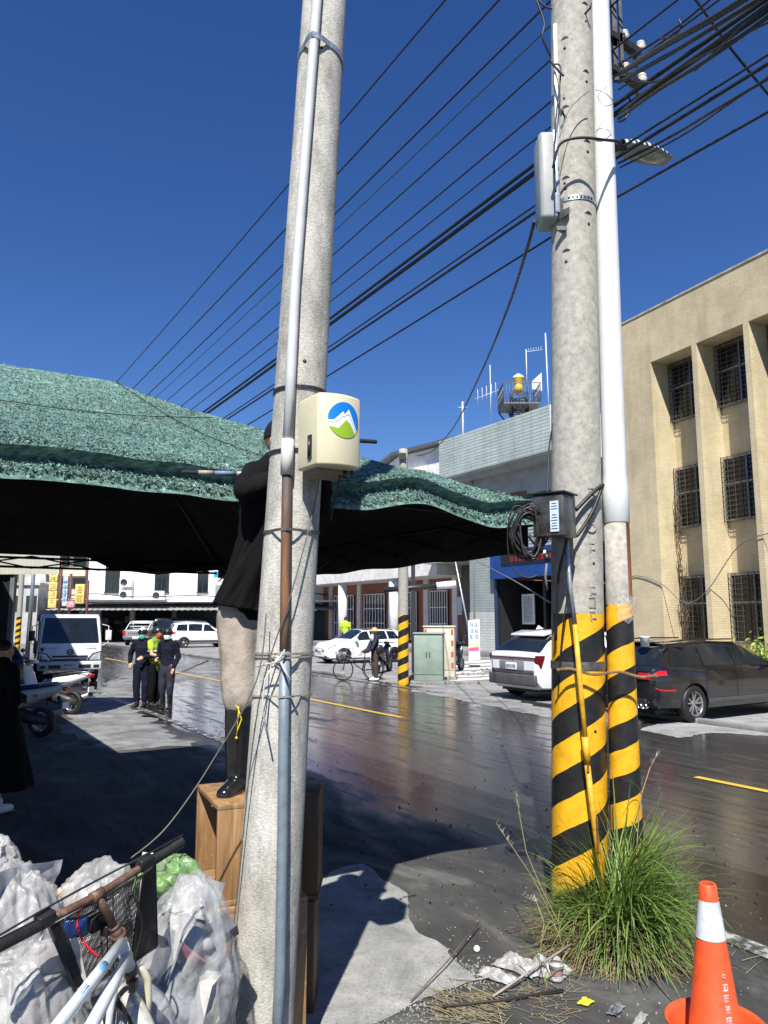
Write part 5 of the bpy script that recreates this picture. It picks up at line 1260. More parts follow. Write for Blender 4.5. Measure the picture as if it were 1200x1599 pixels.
for x in (-1.55, 1.65):
    for sgn in (-1, 1): wheel(pk0, (x, sgn * .76, .37), .37, .24, sgn, alloy, 5, 'one')
for sgn in (-1, 1): mb = MB(); mb.box((-2.62, sgn * .78, .88), (.04, .16, .36)); mb.build('tail_lamp', MT['lampred'], pk0, bevel=.01)
mb = MB(); mb.box((-2.66, 0, .52), (.12, 1.6, .16)); mb.build('rear_bumper', MT['chrome'], pk0, bevel=.02)
plate(pk0, (-2.73, 0, .55), (-1, 0, 0), 18)
mb = MB(); glyphs(mb, (-2.615, 0, .86), (0, -1, 0), (0, 0, 1), (.1, .14), 1, 8, 31, .3, .006); mb.build('lettering', plas, pk0)
# white light truck at left, facing us
T0 = G(110, 1066)
trk = thing('light_truck', 'white cab-over light truck facing us, half in shade beyond the scooters', 'truck', (-9.42, 23.0, 0), math.radians(-64)); trk.scale = (.98, .98, .98)
# local: +x forward (towards us), y left/right
cabp = [(-1.5, .62), (-1.5, 1.95), (-1.42, 2.04), (-.25, 2.06), (-.05, 1.98), (.22, 1.22), (.30, .98), (.33, .62), (.33, .42), (.0, .42), (-.25, .62)]
mb = MB(); mb.prism([(x, -.90, z) for x, z in cabp], (0, 1.80, 0)); mb.v = [(x, y * (1 - .085 * max(0, z - 1.1)), z) for x, y, z in mb.v]; mb.build('cab', white_p, trk, bevel=.08, weld=True, seg=3)
def tface(z):
    return interp([(.98, .305), (1.22, .225), (1.98, -.045)], z)
mb = MB(); mb.grid(lambda u, v: V((tface(1.20 + .74 * v) + .012, (-1 + 2 * u) * (.81 - .08 * v), 1.19 + .76 * v)), 10, 6, True); mb.build('windscreen', MT['glass'], trk)
mb = MB(); mb.box((-.75, -.905, 1.55), (.9, .01, .6)); mb.box((-.75, .905, 1.55), (.9, .01, .6)); mb.build('side_window', MT['glass'], trk)
for y in (-.35, .30): mb = MB(); mb.tube([(.25, y, 1.20), (.17, y + .32, 1.30), (.16, y + .4, 1.29)], .009, 6); mb.build('wiper', MT['blackp'], trk)
for sgn in (-1, 1):
    mb = MB(); mb.prism([(.342, sgn * .46, .66), (.342, sgn * .87, .66), (.342, sgn * .88, .95), (.33, sgn * .64, .89)], (.012, 0, 0)); hl = mb.build('headlight', MT['blackp'], trk, weld=True); mb = MB(); mb.prism([(.354, sgn * .54, .69), (.354, sgn * .85, .69), (.354, sgn * .86, .91), (.344, sgn * .67, .86)], (.012, 0, 0)); mb.build('lens', MT['lens'], hl, weld=True)
mb = MB(); mb.box((.35, 0, .80), (.02, 1.0, .05)); mb.box((.35, 0, .695), (.02, .95, .06)); mb.build('grille', MT['blackp'], trk, bevel=.006)
mb = MB(); mb.box((.34, 0, .52), (.14, 1.78, .26)); bmp_ = mb.build('bumper', M('light grey bumper', (.6, .6, .6), .4, 0, .06), trk, bevel=.03)
mb = MB(); mb.box((.412, -.42, .50), (.01, .34, .11)); mb.box((.412, .42, .50), (.01, .34, .11)); mb.box((.412, .75, .5), (.01, .16, .09)); mb.box((.412, -.75, .5), (.01, .16, .09)); mb.build('vents', MT['blackp'], trk)
plate(trk, (.42, 0, .55), (1, 0, 0), 22)
mb = MB(); mb.lathe([(.075, 0), (.095, .006), (.075, .012), (.07, 0)], (.34, 0, .93), (1, 0, 0), 28); mb.box((.35, 0, .93), (.012, .13, .02)); mb.box((.35, -.03, .93), (.012, .015, .10)); mb.box((.35, .03, .93), (.012, .015, .10)); mb.build('emblem', MT['dsteel'], trk)
mb = MB(); glyphs(mb, (.325, -.55, 1.05), (0, 1, 0), (0, 0, 1), (.045, .04), 1, 7, 41, .35, .01); glyphs(mb, (.325, .58, 1.08), (0, 1, 0), (0, 0, 1), (.045, .045), 1, 5, 42, .3, .01); mb.build('lettering', MT['dsteel'], trk)
for sgn in (-1, 1):
    mb = MB(); mb.tube([(.05, sgn * .9, 1.75), (.2, sgn * 1.08, 1.70), (.2, sgn * 1.08, 1.2), (.2, sgn * .9, 1.1)], .014, 6); mb.box((.2, sgn * 1.08, 1.42), (.06, .17, .30)); mb.build('wing_mirror', MT['blackp'] if sgn < 0 else white_p, trk, bevel=.01)
mb = MB(); mb.box((-3.2, 0, .78), (3.2, 1.8, .12)); mb.box((-3.2, .88, 1.05), (3.2, .04, .42)); mb.box((-3.2, -.88, 1.05), (3.2, .04, .42)); mb.box((-1.62, 0, 1.45), (.06, 1.8, 1.2)); mb.build('cargo_bed', M('grey cargo bed', (.35, .36, .36), .5), trk, bevel=.01)
for x in (-.55, -3.6):
    for sgn in (-1, 1): wheel(trk, (x, sgn * .78, .36), .36, .2, sgn, MT['steel'], 6, 'one')
mb = MB(); mb.box((-2.2, 0, .5), (4.4, .7, .16)); mb.build('chassis', MT['black'], trk)
# dark car edge at far left and dark cabinet behind
lc, sf, pt, tp = car('parked_car', 'dark car in deep shade at the left edge of the street', 'car', (-9.1, 17.4, 0), math.radians(118), hat, M('dark blue paint', (.01, .015, .05), .25, 0, .1, 2, coat=.6))
# ================================================================ far end of the street
f0 = V((-24, 62, 0))
fb = thing('white_building', 'white two storey building with air conditioners over a long dark shop awning', 'building', f0)
wrm = M('bright white render', (.78, .78, .79), .8, 0, .05, .6)
mb = MB(); mb.bx(-.2, 22, 0, 9, 3.1, 8.2); mb.build('wall', wrm, fb)
for x0, x1, z0, z1 in ((2.45, 3.55, 3.6, 6.9), (6.5, 7.6, 3.6, 6.9), (10.0, 10.8, 3.6, 6.9), (14.5, 15.6, 3.6, 6.9)):
    z0 = 4.0
    mb = MB(); mb.bx(x0 - 1.2, x1 - 1.2, -.04, .1, z0, z1); w_ = mb.build('window', MT['glass'], fb)
    mb = MB()
    for xx in (x0, (x0 + x1) / 2, x1): mb.bx(xx - 1.24, xx - 1.16, -.08, -.045, z0, z1)
    mb.bx(x0 - 1.3, x1 - 1.1, -.12, -.045, z0 - .08, z0); mb.build('frame', MT['dsteel'], w_)
for i, (x, z) in enumerate(((3.05, 3.78), (3.05, 4.78), (5.7, 3.72))):
    mb = MB(); mb.box((x, -.35, z), (.95, .5, .72)); ac = mb.build('air_conditioner', MT['white'], fb, bevel=.03)
    mb = MB(); mb.lathe([(.0, .0), (.26, .0), (.28, .02)], (x - .12, -.605, z), (0, -1, 0), 20); mb.build('fan_grille', MT['dsteel'], ac)
mb = MB(); mb.bx(-5.5, 22, -2.4, 0, 3.16, 3.30); mb.bx(-5.5, 7, -2.9, -.2, 3.31, 3.40); mb.build('concrete_ledge', M('pale ledge', (.6, .6, .58), .8, 0, .15, 1.2), fb)
am = M('corrugated awning', (.33, .34, .34), .6, .2, .2, 1.5)
mb = MB()
def aw(u, v): x = -5.5 + 27.5 * u; return V((x, -.2 - 3.0 * v, 3.02 - .5 * v + .03 * math.sin(x * 14)))
mb.grid(aw, 260, 2); mb.build('awning', am, fb)
mb = MB(); mb.bx(-5.4, 22, 3.0, 3.2, 0, 3.1); mb.build('shop_back', M('dark shop', (.012, .014, .016), .8, 0, .4, .5), fb)
mb = MB(); mb.bx(7.4, 22, -.3, -.2, 0, 2.7); mb.build('shutter', M('dark teal shutter', (.012, .035, .04), .5, .3, .2, 2), fb)
for x in (-2, 3.5, 6.9, 21.8): mb = MB(); mb.bx(x, x + .35, -.5, -.15, 0, 3.0); mb.build('pier', M('grey pier', (.3, .3, .3), .8), fb)
q = random.Random(4); mb = MB()
for i in range(34):
    x = q.uniform(-5, 12); mb.box((x, 1 + q.random(), q.uniform(.2, 1.9)), (q.uniform(.2, .9), .3, q.uniform(.15, .8)))
settle(mb.build('shop_goods', M('dim goods', (.12, .09, .07), .8, 0, .6, 2), fb), kind='stuff')
mb = MB(); mb.box((11.2, -1.0, 5.3), (2.2, .3, 1.5)); sg = mb.build('sign_box', MT['white'], fb, bevel=.02)
mb = MB(); mb.box((10.55, -1.16, 5.4), (.45, .02, .5)); mb.build('blue_square', M('sky blue print', (.02, .30, .5), .5), sg)
mb = MB(); glyphs(mb, (11.5, -1.16, 5.4), (1, 0, 0), (0, 0, 1), (.42, .6), 1, 3, 17, .25, .01); mb.build('lettering', MT['ink'], sg)
cable('facade_cable', [f0 + V((-3, -.6, 3.55)), f0 + V((.5, -.6, 3.85)), f0 + V((4, -.6, 3.6)), f0 + V((9, -.6, 3.7)), f0 + V((15, -.6, 3.4)), f0 + V((17.5, -.6, 3.9)), f0 + V((21, -.6, 3.6))], .05, cabm, 'black cable sagging along the white far building above its ledge')
# beige block left of it
g0 = V((-30.2, 66, 0))
gb2 = thing('apartment_block', 'beige apartment block with stepped balconies left of the white far building', 'building', g0)
bm = M('aged beige render', (.50, .46, .36), .85, 0, .15, .8)
mb = MB(); mb.bx(1.2, 4.9, 0, 14, 0, 12); mb.build('wall', bm, gb2)
for k in range(3):
    z = 3.6 + k * 1.9; mb = MB(); mb.bx(1.4, 4.5, -.9 , 0, z, z + .75); mb.build('balcony', M('balcony render', (.58, .54, .42), .85, 0, .15, 1), gb2)
    for x in (1.6, 3.1): mb = MB(); mb.bx(x, x + 1.1, -.04, .1, z + .85, z + 1.75); mb.build('window', MT['glass'], gb2)
for x in (2.2, 4.6): mb = MB(); mb.bx(x, x + .15, -1.0, -.92, 0, 9); mb.build('pipe', M('brown pipe', (.12, .06, .05), .6), gb2)
mb = MB(); mb.bx(-4, 4, -3, -.2, 2.6, 2.75); mb.build('awning', am, gb2)
def sign_board(name, label, px0, px1, py0, py1, Y, mat, segs, seed, txt, depth=.3, pole=True):
    a, b = P(px0, py1, Y), P(px1, py0, Y); c = (a + b) / 2; w = b.x - a.x; h = b.z - a.z
    o = thing(name, label, 'sign', (c.x, Y, 0)); mb = MB()
    for k in range(segs): mb.box((0, 0, a.z + h * (k + .5) / segs), (w, depth, h / segs * .92))
    bd = mb.build('panel', mat, o, bevel=.02)
    mb = MB(); mb.tube([(w / 2 + .12, .1, 0), (w / 2 + .12, .1, b.z + .2)], .09, 8); mb.build('post', M('red brown post', (.10, .03, .025), .6), o)
    if txt:
        mb = MB(); glyphs(mb, (0, -depth / 2 - .012, a.z + h / 2), (1, 0, 0), (0, 0, 1), txt[0], txt[1], txt[2], seed, .2, .01); mb.build('lettering', txt[3], bd)
    return o
yel = M('yellow sign face', (.68, .56, .18), .5, 0, .06, 1)
sign_board('vertical_sign', 'tall vertical yellow sign of five stacked panels with a red cap', 76, 93, 881, 950, 50, yel, 5, 3, ((.38, .38), 5, 1, M('pale yellow print', (.58, .44, .12), .6)))
mb = MB(); a = P(86, 876, 50); mb.box((0, 0, 0), (.75, .4, .35)); o = mb.build('sign_cap', MT['red'], bpy.data.objects['vertical_sign'], bevel=.02); o.location = (0, 0, a.z)
sign_board('vertical_sign', 'narrow pale blue and white vertical sign between the two yellow signs', 98, 108, 900, 947, 54, M('pale blue sign face', (.50, .62, .70), .5), 5, 6, ((.26, .26), 5, 1, M('blue grey print', (.12, .25, .4), .6)))
sign_board('vertical_sign', 'squarish yellow sign with two brown characters right of the blue sign', 118, 134, 911, 944, 48, yel, 1, 9, ((.42, .46), 2, 1, M('ochre print', (.45, .30, .04), .6)))
rs = thing('round_sign', 'small round pink sign with pointed top above the white truck', 'sign', P(111, 945, 44)); mb = MB()
mb.lathe([(0, 0), (.26, 0), (.26, .08), (0, .08)], (0, 0, 0), (0, -1, 0), 24); mb.prism([(-.1, -.0, .22), (.1, 0, .22), (.04, 0, .42)], (0, -.08, 0)); d_ = mb.build('disc', M('pink sign face', (.62, .22, .24), .5), rs, weld=True)
mb = MB(); glyphs(mb, (0, -.09, 0), (1, 0, 0), (0, 0, 1), (.07, .09), 2, 4, 5, .3, .006); mb.build('lettering', MT['white'], d_)
# red roofed house and grey walls below the hill
h0 = P(72, 960, 74); h0.z = 0
rh = thing('house', 'small house with dull red roof at the foot of the green hill', 'house', h0)
mb = MB(); mb.bx(-3.2, 3, 0, 5, 0, 4.8); mb.build('wall', M('grey wall far', (.36, .36, .34), .9, 0, .3, .6), rh)
mb = MB(); mb.prism([(-.4, -.4, 6.3), (3.2, -.4, 6.3), (3.0, -.4, 7.6), (.2, -.4, 7.6)], (0, 5, 0)); mb.build('roof', M('dull red roof', (.28, .035, .035), .7), rh, weld=True)
mb = MB(); mb.bx(-3.0, 3, .3, 4.5, 4.8, 6.3); mb.build('upper_wall', M('pale wall far', (.55, .54, .5), .9, 0, .2, .8), rh)
h1 = P(52, 960, 66); h1.z = 0
lh = thing('shed', 'low white shed with sloping roof beside the pale leaning pole', 'shed', h1)
mb = MB(); mb.prism([(-2.2, 0, 0), (2.4, 0, 0), (2.4, 0, 3.0), (-2.2, 0, 4.2)], (0, 4, 0)); mb.build('wall', wrm, lh, weld=True)
mb = MB(); mb.prism([(-2.5, -.3, 4.25), (2.7, -.3, 2.95), (2.7, -.3, 3.1), (-2.5, -.3, 4.4)], (0, 4.6, 0)); mb.build('roof', am, lh, weld=True)
q = random.Random(12)
for i, (px, Y, w, h, c, lab) in enumerate(((22, 58, 3.5, 4.4, (.42, .42, .4), 'grey concrete house far behind the leaning pole'), (62, 84, 7, 5.0, (.4, .41, .42), 'long grey walled house below the wooded hill'), (140, 92, 6, 9, (.55, .52, .44), 'cream house far behind the yellow signs'))):
    c0 = P(px, 960, Y); c0.z = 0; o = thing('house', lab, 'house', c0); mm = M('far wall %d' % i, c, .9, 0, .25, .6)
    mb = MB(); mb.bx(-w / 2, w / 2, 0, 6, 0, h); mb.build('wall', mm, o)
    for k in range(3): mb = MB(); mb.bx(-w / 2 + .5 + k * w / 3.3, -w / 2 + 1.3 + k * w / 3.3, -.04, .1, h - 2, h - .8); mb.build('window', MT['glass'], o)
    mb = MB(); mb.bx(-w / 2 - .2, w / 2 + .2, -.2, 6.2, h, h + .18); mb.build('roof', mm, o)
roadside_pole_x = P(45, 990, 40)
op = thing('lamp_post', 'thin grey post just right of the striped pole behind the truck', 'post', (roadside_pole_x.x, 40, 0)); mb = MB(); mb.tube([(0, 0, 0), (.1, 0, 7)], [.12, .08], 10); mb.build('shaft', MT['steel'], op)
# cream metal stall at the far left edge
k0 = P(5, 960, 14.5); k0.z = 0; k0.x += .75
st = thing('market_stall', 'stall with cream sheet fascia and dark roller front at the left edge', 'stall', k0)
mb = MB()
def fas(u, v): x = -3.2 + 3.72 * u; return V((x, -.6 + .012 * math.sin(x * 40), 2.70 + .62 * v))
mb.grid(fas, 160, 1); mb.build('fascia', M('cream sheet metal', (.48, .48, .40), .5, .1, .1, 2), st)
mb = MB(); mb.bx(-3.2, -.38, -.5, -.44, .25, 2.7); mb.build('roller_front', M('dark roller', (.02, .022, .024), .4, .2, .3, 3), st)
mb = MB(); mb.bx(-.38, -.30, -.56, -.46, .0, 2.7); mb.build('side_post', M('grey post', (.14, .15, .15), .5), st)
mb = MB(); mb.bx(-3.2, .5, -.6, 1.6, 3.32, 3.36); mb.build('roof', am, st)
# near side shop row (casts the street shade at left)
nb0 = W(12, 1.1)
nr = thing('shop_row', 'grey arcade shop row along the near pavement left of the canopy', 'building', nb0)
mb = MB(); wb(mb, 9.3, 19.0, -9, 1.12, 3.05, 3.2, nb0); wb(mb, 11.8, 19, -9.2, -2.2, 0, 3.05, nb0); wb(mb, 19.0, 36, -9, 1.55, 6.2, 6.5, nb0); wb(mb, 19.0, 36, -9, .6, 3.2, 6.2, nb0); wb(mb, 19, 36, -9.2, -2.2, 0, 3.2, nb0)
for s in (19.2, 24, 29, 34): wb(mb, s, s + .4, .1, .5, 0, 3.2, nb0)
mb.build('wall', cel, nr)
mb = MB(); wb(mb, 12.2, 35, -2.19, -2.1, .1, 2.8, nb0); mb.build('shutters', MT['dsteel'], nr)
mb = MB(); wb(mb, 20, 35, .603, .65, 4.0, 5.6, nb0); mb.build('windows', MT['glass'], nr)

# ================================================================ scooters
def scooter(label, loc, rotz, paint, seatm, group, wheelr=.235):
    o = thing('scooter', label, 'scooter', loc, rotz, group)
    for (x, nm) in ((-.58, 0), (.68, 1)):
        mb = MB(); mb.lathe([(wheelr * .68, -.05), (wheelr * .92, -.055), (wheelr, -.02), (wheelr, .02), (wheelr * .92, .055), (wheelr * .68, .05)], (x, 0, wheelr), (0, 1, 0), 28, closed=True); w = mb.build('wheel', MT['black'], o)
        mb = MB(); mb.lathe([(0, -.03), (wheelr * .2, -.035), (wheelr * .2, .035), (0, .03)], (x, 0, wheelr), (0, 1, 0), 14); mb.lathe([(wheelr * .6, -.035), (wheelr * .7, -.035), (wheelr * .7, .035), (wheelr * .6, .035)], (x, 0, wheelr), (0, 1, 0), 24, closed=True)
        for k in range(5): a = k * 1.2566; mb.tube([(x, 0, wheelr), (x + math.cos(a) * wheelr * .65, 0, wheelr + math.sin(a) * wheelr * .65)], .016, 6)
        mb.build('rim', alloy, w)
    # tail body: lofted
    def loft(name, st_, mat, n=14):
        mb = MB(); rings = []
        for (x, zc, hw_, hh_) in st_:
            rings.append([mb.vt((x, math.copysign(abs(math.cos(a)) ** .7, math.cos(a)) * hw_, zc + math.copysign(abs(math.sin(a)) ** .8, math.sin(a)) * hh_)) for a in [2 * PI * k / n for k in range(n)]])
        for i in range(len(rings) - 1):
            for k in range(n): mb.face((rings[i][k], rings[i + 1][k], rings[i + 1][(k + 1) % n], rings[i][(k + 1) % n]), True)
        mb.face(rings[0]); mb.face(rings[-1][::-1]); return mb.build(name, mat, o, weld=True)
    tl = loft('tail_body', [(-.98, .80, .02, .02), (-.92, .78, .08, .05), (-.7, .72, .14, .085), (-.4, .64, .165, .13), (-.1, .56, .16, .17), (.08, .48, .12, .18), (.14, .4, .1, .1)], paint)
    loft('seat', [(-.86, .83, .05, .02), (-.78, .835, .11, .04), (-.5, .80, .14, .05), (-.15, .755, .14, .055), (.12, .74, .10, .05), (.2, .72, .06, .03)], seatm)
    loft('engine', [(-.70, .24, .05, .06), (-.5, .28, .11, .10), (-.2, .34, .13, .12), (-.05, .34, .08, .08)], MT['dsteel'])
    loft('front_shield', [(.30, .30, .13, .08), (.38, .5, .17, .16), (.46, .70, .18, .16), (.52, .86, .14, .10), (.50, .96, .08, .04)], paint)
    mb = MB(); mb.box((.2, 0, .31), (.42, .28, .06)); mb.build('footboard', MT['blackp'], o, bevel=.015)
    loft('handlebar_cover', [(.28, 1.02, .05, .03), (.38, 1.03, .10, .05), (.48, 1.0, .09, .05), (.54, .95, .05, .04)], paint)
    mb = MB(); mb.tube([(.32, -.34, 1.03), (.38, -.12, 1.05), (.38, .12, 1.05), (.32, .34, 1.03)], .016, 8); mb.build('handlebar', MT['blackp'], o)
    for sgn in (-1, 1):
        mb = MB(); mb.tube([(.38, sgn * .22, 1.06), (.42, sgn * .27, 1.22)], .006, 6); mb.ball((.41, sgn * .29, 1.26), (.02, .065, .045), 10); mb.build('mirror', MT['blackp'], o)
        mb = MB(); mb.tube([(.68, sgn * .075, wheelr), (.56, sgn * .075, .55)], .018, 6); mb.build('fork', MT['steel'], o)
    loft('front_mudguard', [(.50, .40, .05, .02), (.6, .50, .07, .03), (.70, .51, .07, .03), (.82, .44, .06, .02)], paint)
    mb = MB(); mb.box((-.99, 0, .765), (.05, .15, .07)); mb.build('tail_lamp', MT['lampred'], o, bevel=.015)
    loft('rear_mudguard', [(-.86, .62, .05, .03), (-.94, .50, .055, .02), (-1.0, .38, .06, .015)], MT['blackp'])
    mb = MB(); mb.box((-.99, 0, .50), (.02, .17, .10)); mb.build('licence_plate', MT['paper'], o)
    mb = MB(); mb.tube([(-.2, -.15, .25), (-.5, -.17, .28), (-.85, -.17, .38)], [.03, .05, .05], 12); mb.build('exhaust', MT['steel'], o)
    mb = MB(); mb.tube([(-.1, .10, .3), (-.16, .22, .02)], .012, 6); mb.build('stand', MT['dsteel'], o)
    mb = MB(); mb.tube([(-.75, -.15, .84), (-.95, -.12, .85), (-.98, 0, .86), (-.95, .12, .85), (-.75, .15, .84)], .012, 6); mb.build('grab_rail', MT['steel'], o)
    return o
bl_p = M('deep blue paint', (.01, .02, .14), .3, 0, .1, 3, coat=.5)
s1 = G(105, 1122)
def tailpos(g, ang, x=-.58): return (g.x - math.cos(ang) * x, g.y - math.sin(ang) * x, 0)
a1 = math.radians(180 - 14)
sA_ = scooter('white scooter with black seat and red tail lamp, farther of the two', tailpos(G(112, 1116), a1), a1, white_p, MT['black'], 'scooters parked at the left')
a2 = math.radians(180 - 10)
sB_ = scooter('pale scooter with blue seat, nearer of the two in the shade', tailpos(G(64, 1150), a2), a2, M('pale grey paint', (.5, .52, .54), .3, 0, .05, 3, coat=.6), bl_p, 'scooters parked at the left')
text_part('VJR', .06, MT['ink'], sB_, (-.55, .168, .66), (-1, 0, .12), (.12, 0, 1))
a3 = math.radians(62)
sC_ = scooter('black scooter parked before the tiled pier and banner', (G(722, 1022).x * .8, G(722, 1022).y * .8, .0), a3, dark_p, MT['black'], 'scooters across the road')
sC_.location = (2.5, 27.6, 0)
for i, (x, y, a, lab) in enumerate(((-.05, 27.2, 70, 'dark scooter half hidden behind the striped roadside pole'),)): dup(sC_, (x, y, 0), math.radians(a), lab, 'scooters across the road')
dup(sC_, (-8.3, 13.3, 0), math.radians(175), 'dark scooter in deepest shade at the left edge', 'scooters parked at the left')

# ================================================================ wooden crates under the man
wood = None
wm, wt, wbs = nodes('worn plywood'); wo = objc(wt)
wn = texn(wt, 3.5, 6, .65, mapv(wt, wo, sc=(7, 7, .7)), .8); wc = ramp(wt, wn.outputs[0], [(.3, (.15, .078, .03)), (.5, (.27, .155, .065)), (.7, (.37, .235, .11))])
wn2 = texn(wt, 14, 5, .75, wo); wc2 = ramp(wt, wn2.outputs[0], [(.62, 0.0), (.70, .55)]); wcc = mixc(wt, wc2.outputs[0], wc.outputs[0], (.55, .53, .48))
wt.links.new(wcc, wbs.inputs['Base Color']); wbs.inputs['Roughness'].default_value = .6; bump(wt, wbs, wn.outputs[0], .15, .003)
def crate(name, label, corner, d_depth, w, dep, z0, z1):
    """open towards the left; corner = near left corner, d_depth = direction running back"""
    X = V((d_depth.y, -d_depth.x, 0)); o = thing(name, label, 'crate', (corner.x, corner.y, z0)); h = z1 - z0; th = .022
    def bxx(x0, x1, y0, y1, a, b):
        mb = MB(); mb.box(X * ((x0 + x1) / 2) + d_depth * ((y0 + y1) / 2) + V((0, 0, (a + b) / 2)), (x1 - x0, y1 - y0, b - a), X); return mb
    bxx(0, w, 0, dep, h - th, h).build('top_board', wm, o, bevel=.002)
    bxx(0, w, 0, dep, 0, th).build('bottom_board', wm, o, bevel=.002)
    bxx(.001, w, .001, th, th + .0005, h - th - .0005).build('front_board', wm, o, bevel=.002)
    bxx(.001, w, dep - th, dep - .001, th + .0005, h - th - .0005).build('back_board', wm, o, bevel=.002)
    bxx(w - th, w - .001, th + .0005, dep - th - .0005, th + .0005, h - th - .0005).build('side_board', wm, o, bevel=.002)
    return o
dd = V((-.42, .907, 0)).normalized()
crate('wooden_crate', 'light wooden crate open to the left under the boots of the man', V((-.715, 3.40, 0)), dd, .385, .46, .685, 1.10)
crate('wooden_crate', 'darker lower crate on the ground beneath the upper crate', V((-.70, 3.38, 0)), dd, .40, .46, .0, .682)
mb = MB(); mb.box((0, 0, .52), (.03, .34, 1.04), (.97, .24, 0)); mb2 = mb.build('board', M('dark stained board', (.10, .055, .025), .6, 0, .3, 5, stretch=(3, 3, .4)), None, bevel=.004); mb2.location = (-.325, 3.83, 0); bpy.data.objects.remove(mb2)
dkw = M('shade darkened wood', (.085, .048, .022), .6, 0, .3, 5, stretch=(3, 3, .4))  # pole shadow put into the wood colour
for i_, (za, zb_, xx_) in enumerate(((0, .515, -.44), (.52, 1.03, -.425))):  # added boxes, stand for the crates' part shaded by the pole
    cb_ = thing('wooden_crate', ('lower' if i_ == 0 else 'upper') + ' added crate, darkened for the shaded crate end right of the leaning pole', 'crate', (xx_, 4.12, za)); hh_ = zb_ - za
    for nm_, (cx_, cy_, cz_), sz_ in (('front_board', (0, -.14, hh_ / 2), (.19, .02, hh_ - .044)), ('back_board', (0, .14, hh_ / 2), (.19, .02, hh_ - .044)), ('top_board', (0, 0, hh_ - .011), (.20, .31, .02)), ('bottom_board', (0, 0, .011), (.20, .31, .02)), ('side_board', (.085, 0, hh_ / 2), (.018, .255, hh_ - .046))):
        mb = MB(); mb.box((cx_, cy_, cz_), sz_); mb.build(nm_, dkw, cb_, bevel=.002)
if False: settle(mb2, 'dark brown board standing on edge behind the crates right of the leaning pole', 'board')
mb = MB(); mb.box((0, 0, 0), (.50, .02, .62), (.93, .33, 0), (0.12, -.3, .95)); pb = mb.build('leaning_board', wm, None); pb.location = (-.60, 3.20, .34); settle(pb, 'dark plank edge leaning on the lower crate beside the rubbish bag', 'board')
bpy.data.objects.remove(pb)
mb = MB(); mb.box((0, 0, 0), (.03, .35, 1.0), (1, 0, 0), (.05, .02, 1)); mb2 = mb.build('foam_board', M('dirty white foam board', (.42, .43, .42), .8, 0, .25, 9), None); mb2.location = (-.20, 3.72, .48); bpy.data.objects.remove(mb2)

# ================================================================ people
def capsule(mb, a, b, ra, rb, n=14, ell=None): mb.tube([V(a), V(a).lerp(V(b), .5), V(b)], [ra, (ra + rb) / 2, rb], n, ell=ell, roundcap=True)
def chain(mb, pts, rs, n=14, ell=None): mb.tube([V(p) for p in pts], rs, n, ell=ell, roundcap=True)
def hand(mb, wr_, d, up, size=1.0, curl=.5, side=1):
    """palm, four bent fingers of different lengths and a thumb; d = along the forearm, up = back of the hand"""
    wr_ = V(wr_); d = V(d).normalized(); up = V(up); up = (up - d * up.dot(d)).normalized(); x = d.cross(up).normalized() * side
    pal = wr_ + d * .05 * size; mb.ball(pal, (1, 1, 1), 10, m=Matrix(((x.x * .040 * size, d.x * .050 * size, up.x * .017 * size), (x.y * .040 * size, d.y * .050 * size, up.y * .017 * size), (x.z * .040 * size, d.z * .050 * size, up.z * .017 * size))))
    for k, (ox, L) in enumerate(((.027, .072), (.009, .080), (-.010, .074), (-.028, .058))):
        b = wr_ + d * .088 * size + x * ox * size; p = [b]; ang = 0
        for j, f in enumerate((.45, .3, .25)):
            ang += curl * (.7 + .25 * j); dirn = d * math.cos(ang) - up * math.sin(ang); p.append(p[-1] + dirn * L * f * size)
        chain(mb, [wr_ + d * .05 * size + x * ox * .8 * size] + p, [.010 * size, .0098 * size, .009 * size, .0085 * size, .0075 * size], 8)
    tb = wr_ + d * .03 * size + x * .034 * size
    chain(mb, [wr_ + d * .02 * size + x * .02 * size, tb, tb + (d * .7 + x * .6 - up * .25).normalized() * .032 * size, tb + (d * .9 + x * .35 - up * .5).normalized() * .058 * size], [.012 * size, .0115 * size, .010 * size, .0085 * size], 8)
def head(mb, c, f, up=(0, 0, 1), s=1.0):
    """skull, jaw, nose, ears; f = facing"""
    c = V(c); f = V(f).normalized(); up = V(up).normalized(); f = (f - up * f.dot(up)).normalized(); r = f.cross(up)
    def mt(a, b, cc): return Matrix(((r.x * a, f.x * b, up.x * cc), (r.y * a, f.y * b, up.y * cc), (r.z * a, f.z * b, up.z * cc)))
    mb.ball(c + up * .025 * s, (1, 1, 1), 20, m=mt(.074 * s, .094 * s, .092 * s)); mb.ball(c - up * .045 * s + f * .018 * s, (1, 1, 1), 16, m=mt(.055 * s, .068 * s, .075 * s))
    mb.ball(c - up * .095 * s + f * .055 * s, (1, 1, 1), 10, m=mt(.026 * s, .024 * s, .020 * s))
    chain(mb, [c + up * .015 * s + f * .084 * s, c - up * .025 * s + f * .103 * s], [.008 * s, .014 * s], 8)
    mb.ball(c - up * .058 * s + f * .080 * s, (1, 1, 1), 8, m=mt(.024 * s, .012 * s, .010 * s))
    for sg in (-1, 1):
        mb.ball(c + r * sg * .074 * s - up * .008 * s - f * .006 * s, (1, 1, 1), 10, m=mt(.009 * s, .018 * s, .031 * s))
        mb.ball(c + r * sg * .032 * s + up * .022 * s + f * .075 * s, (1, 1, 1), 8, m=mt(.020 * s, .014 * s, .008 * s))
        mb.ball(c + r * sg * .036 * s - up * .025 * s + f * .066 * s, (1, 1, 1), 8, m=mt(.022 * s, .018 * s, .022 * s))
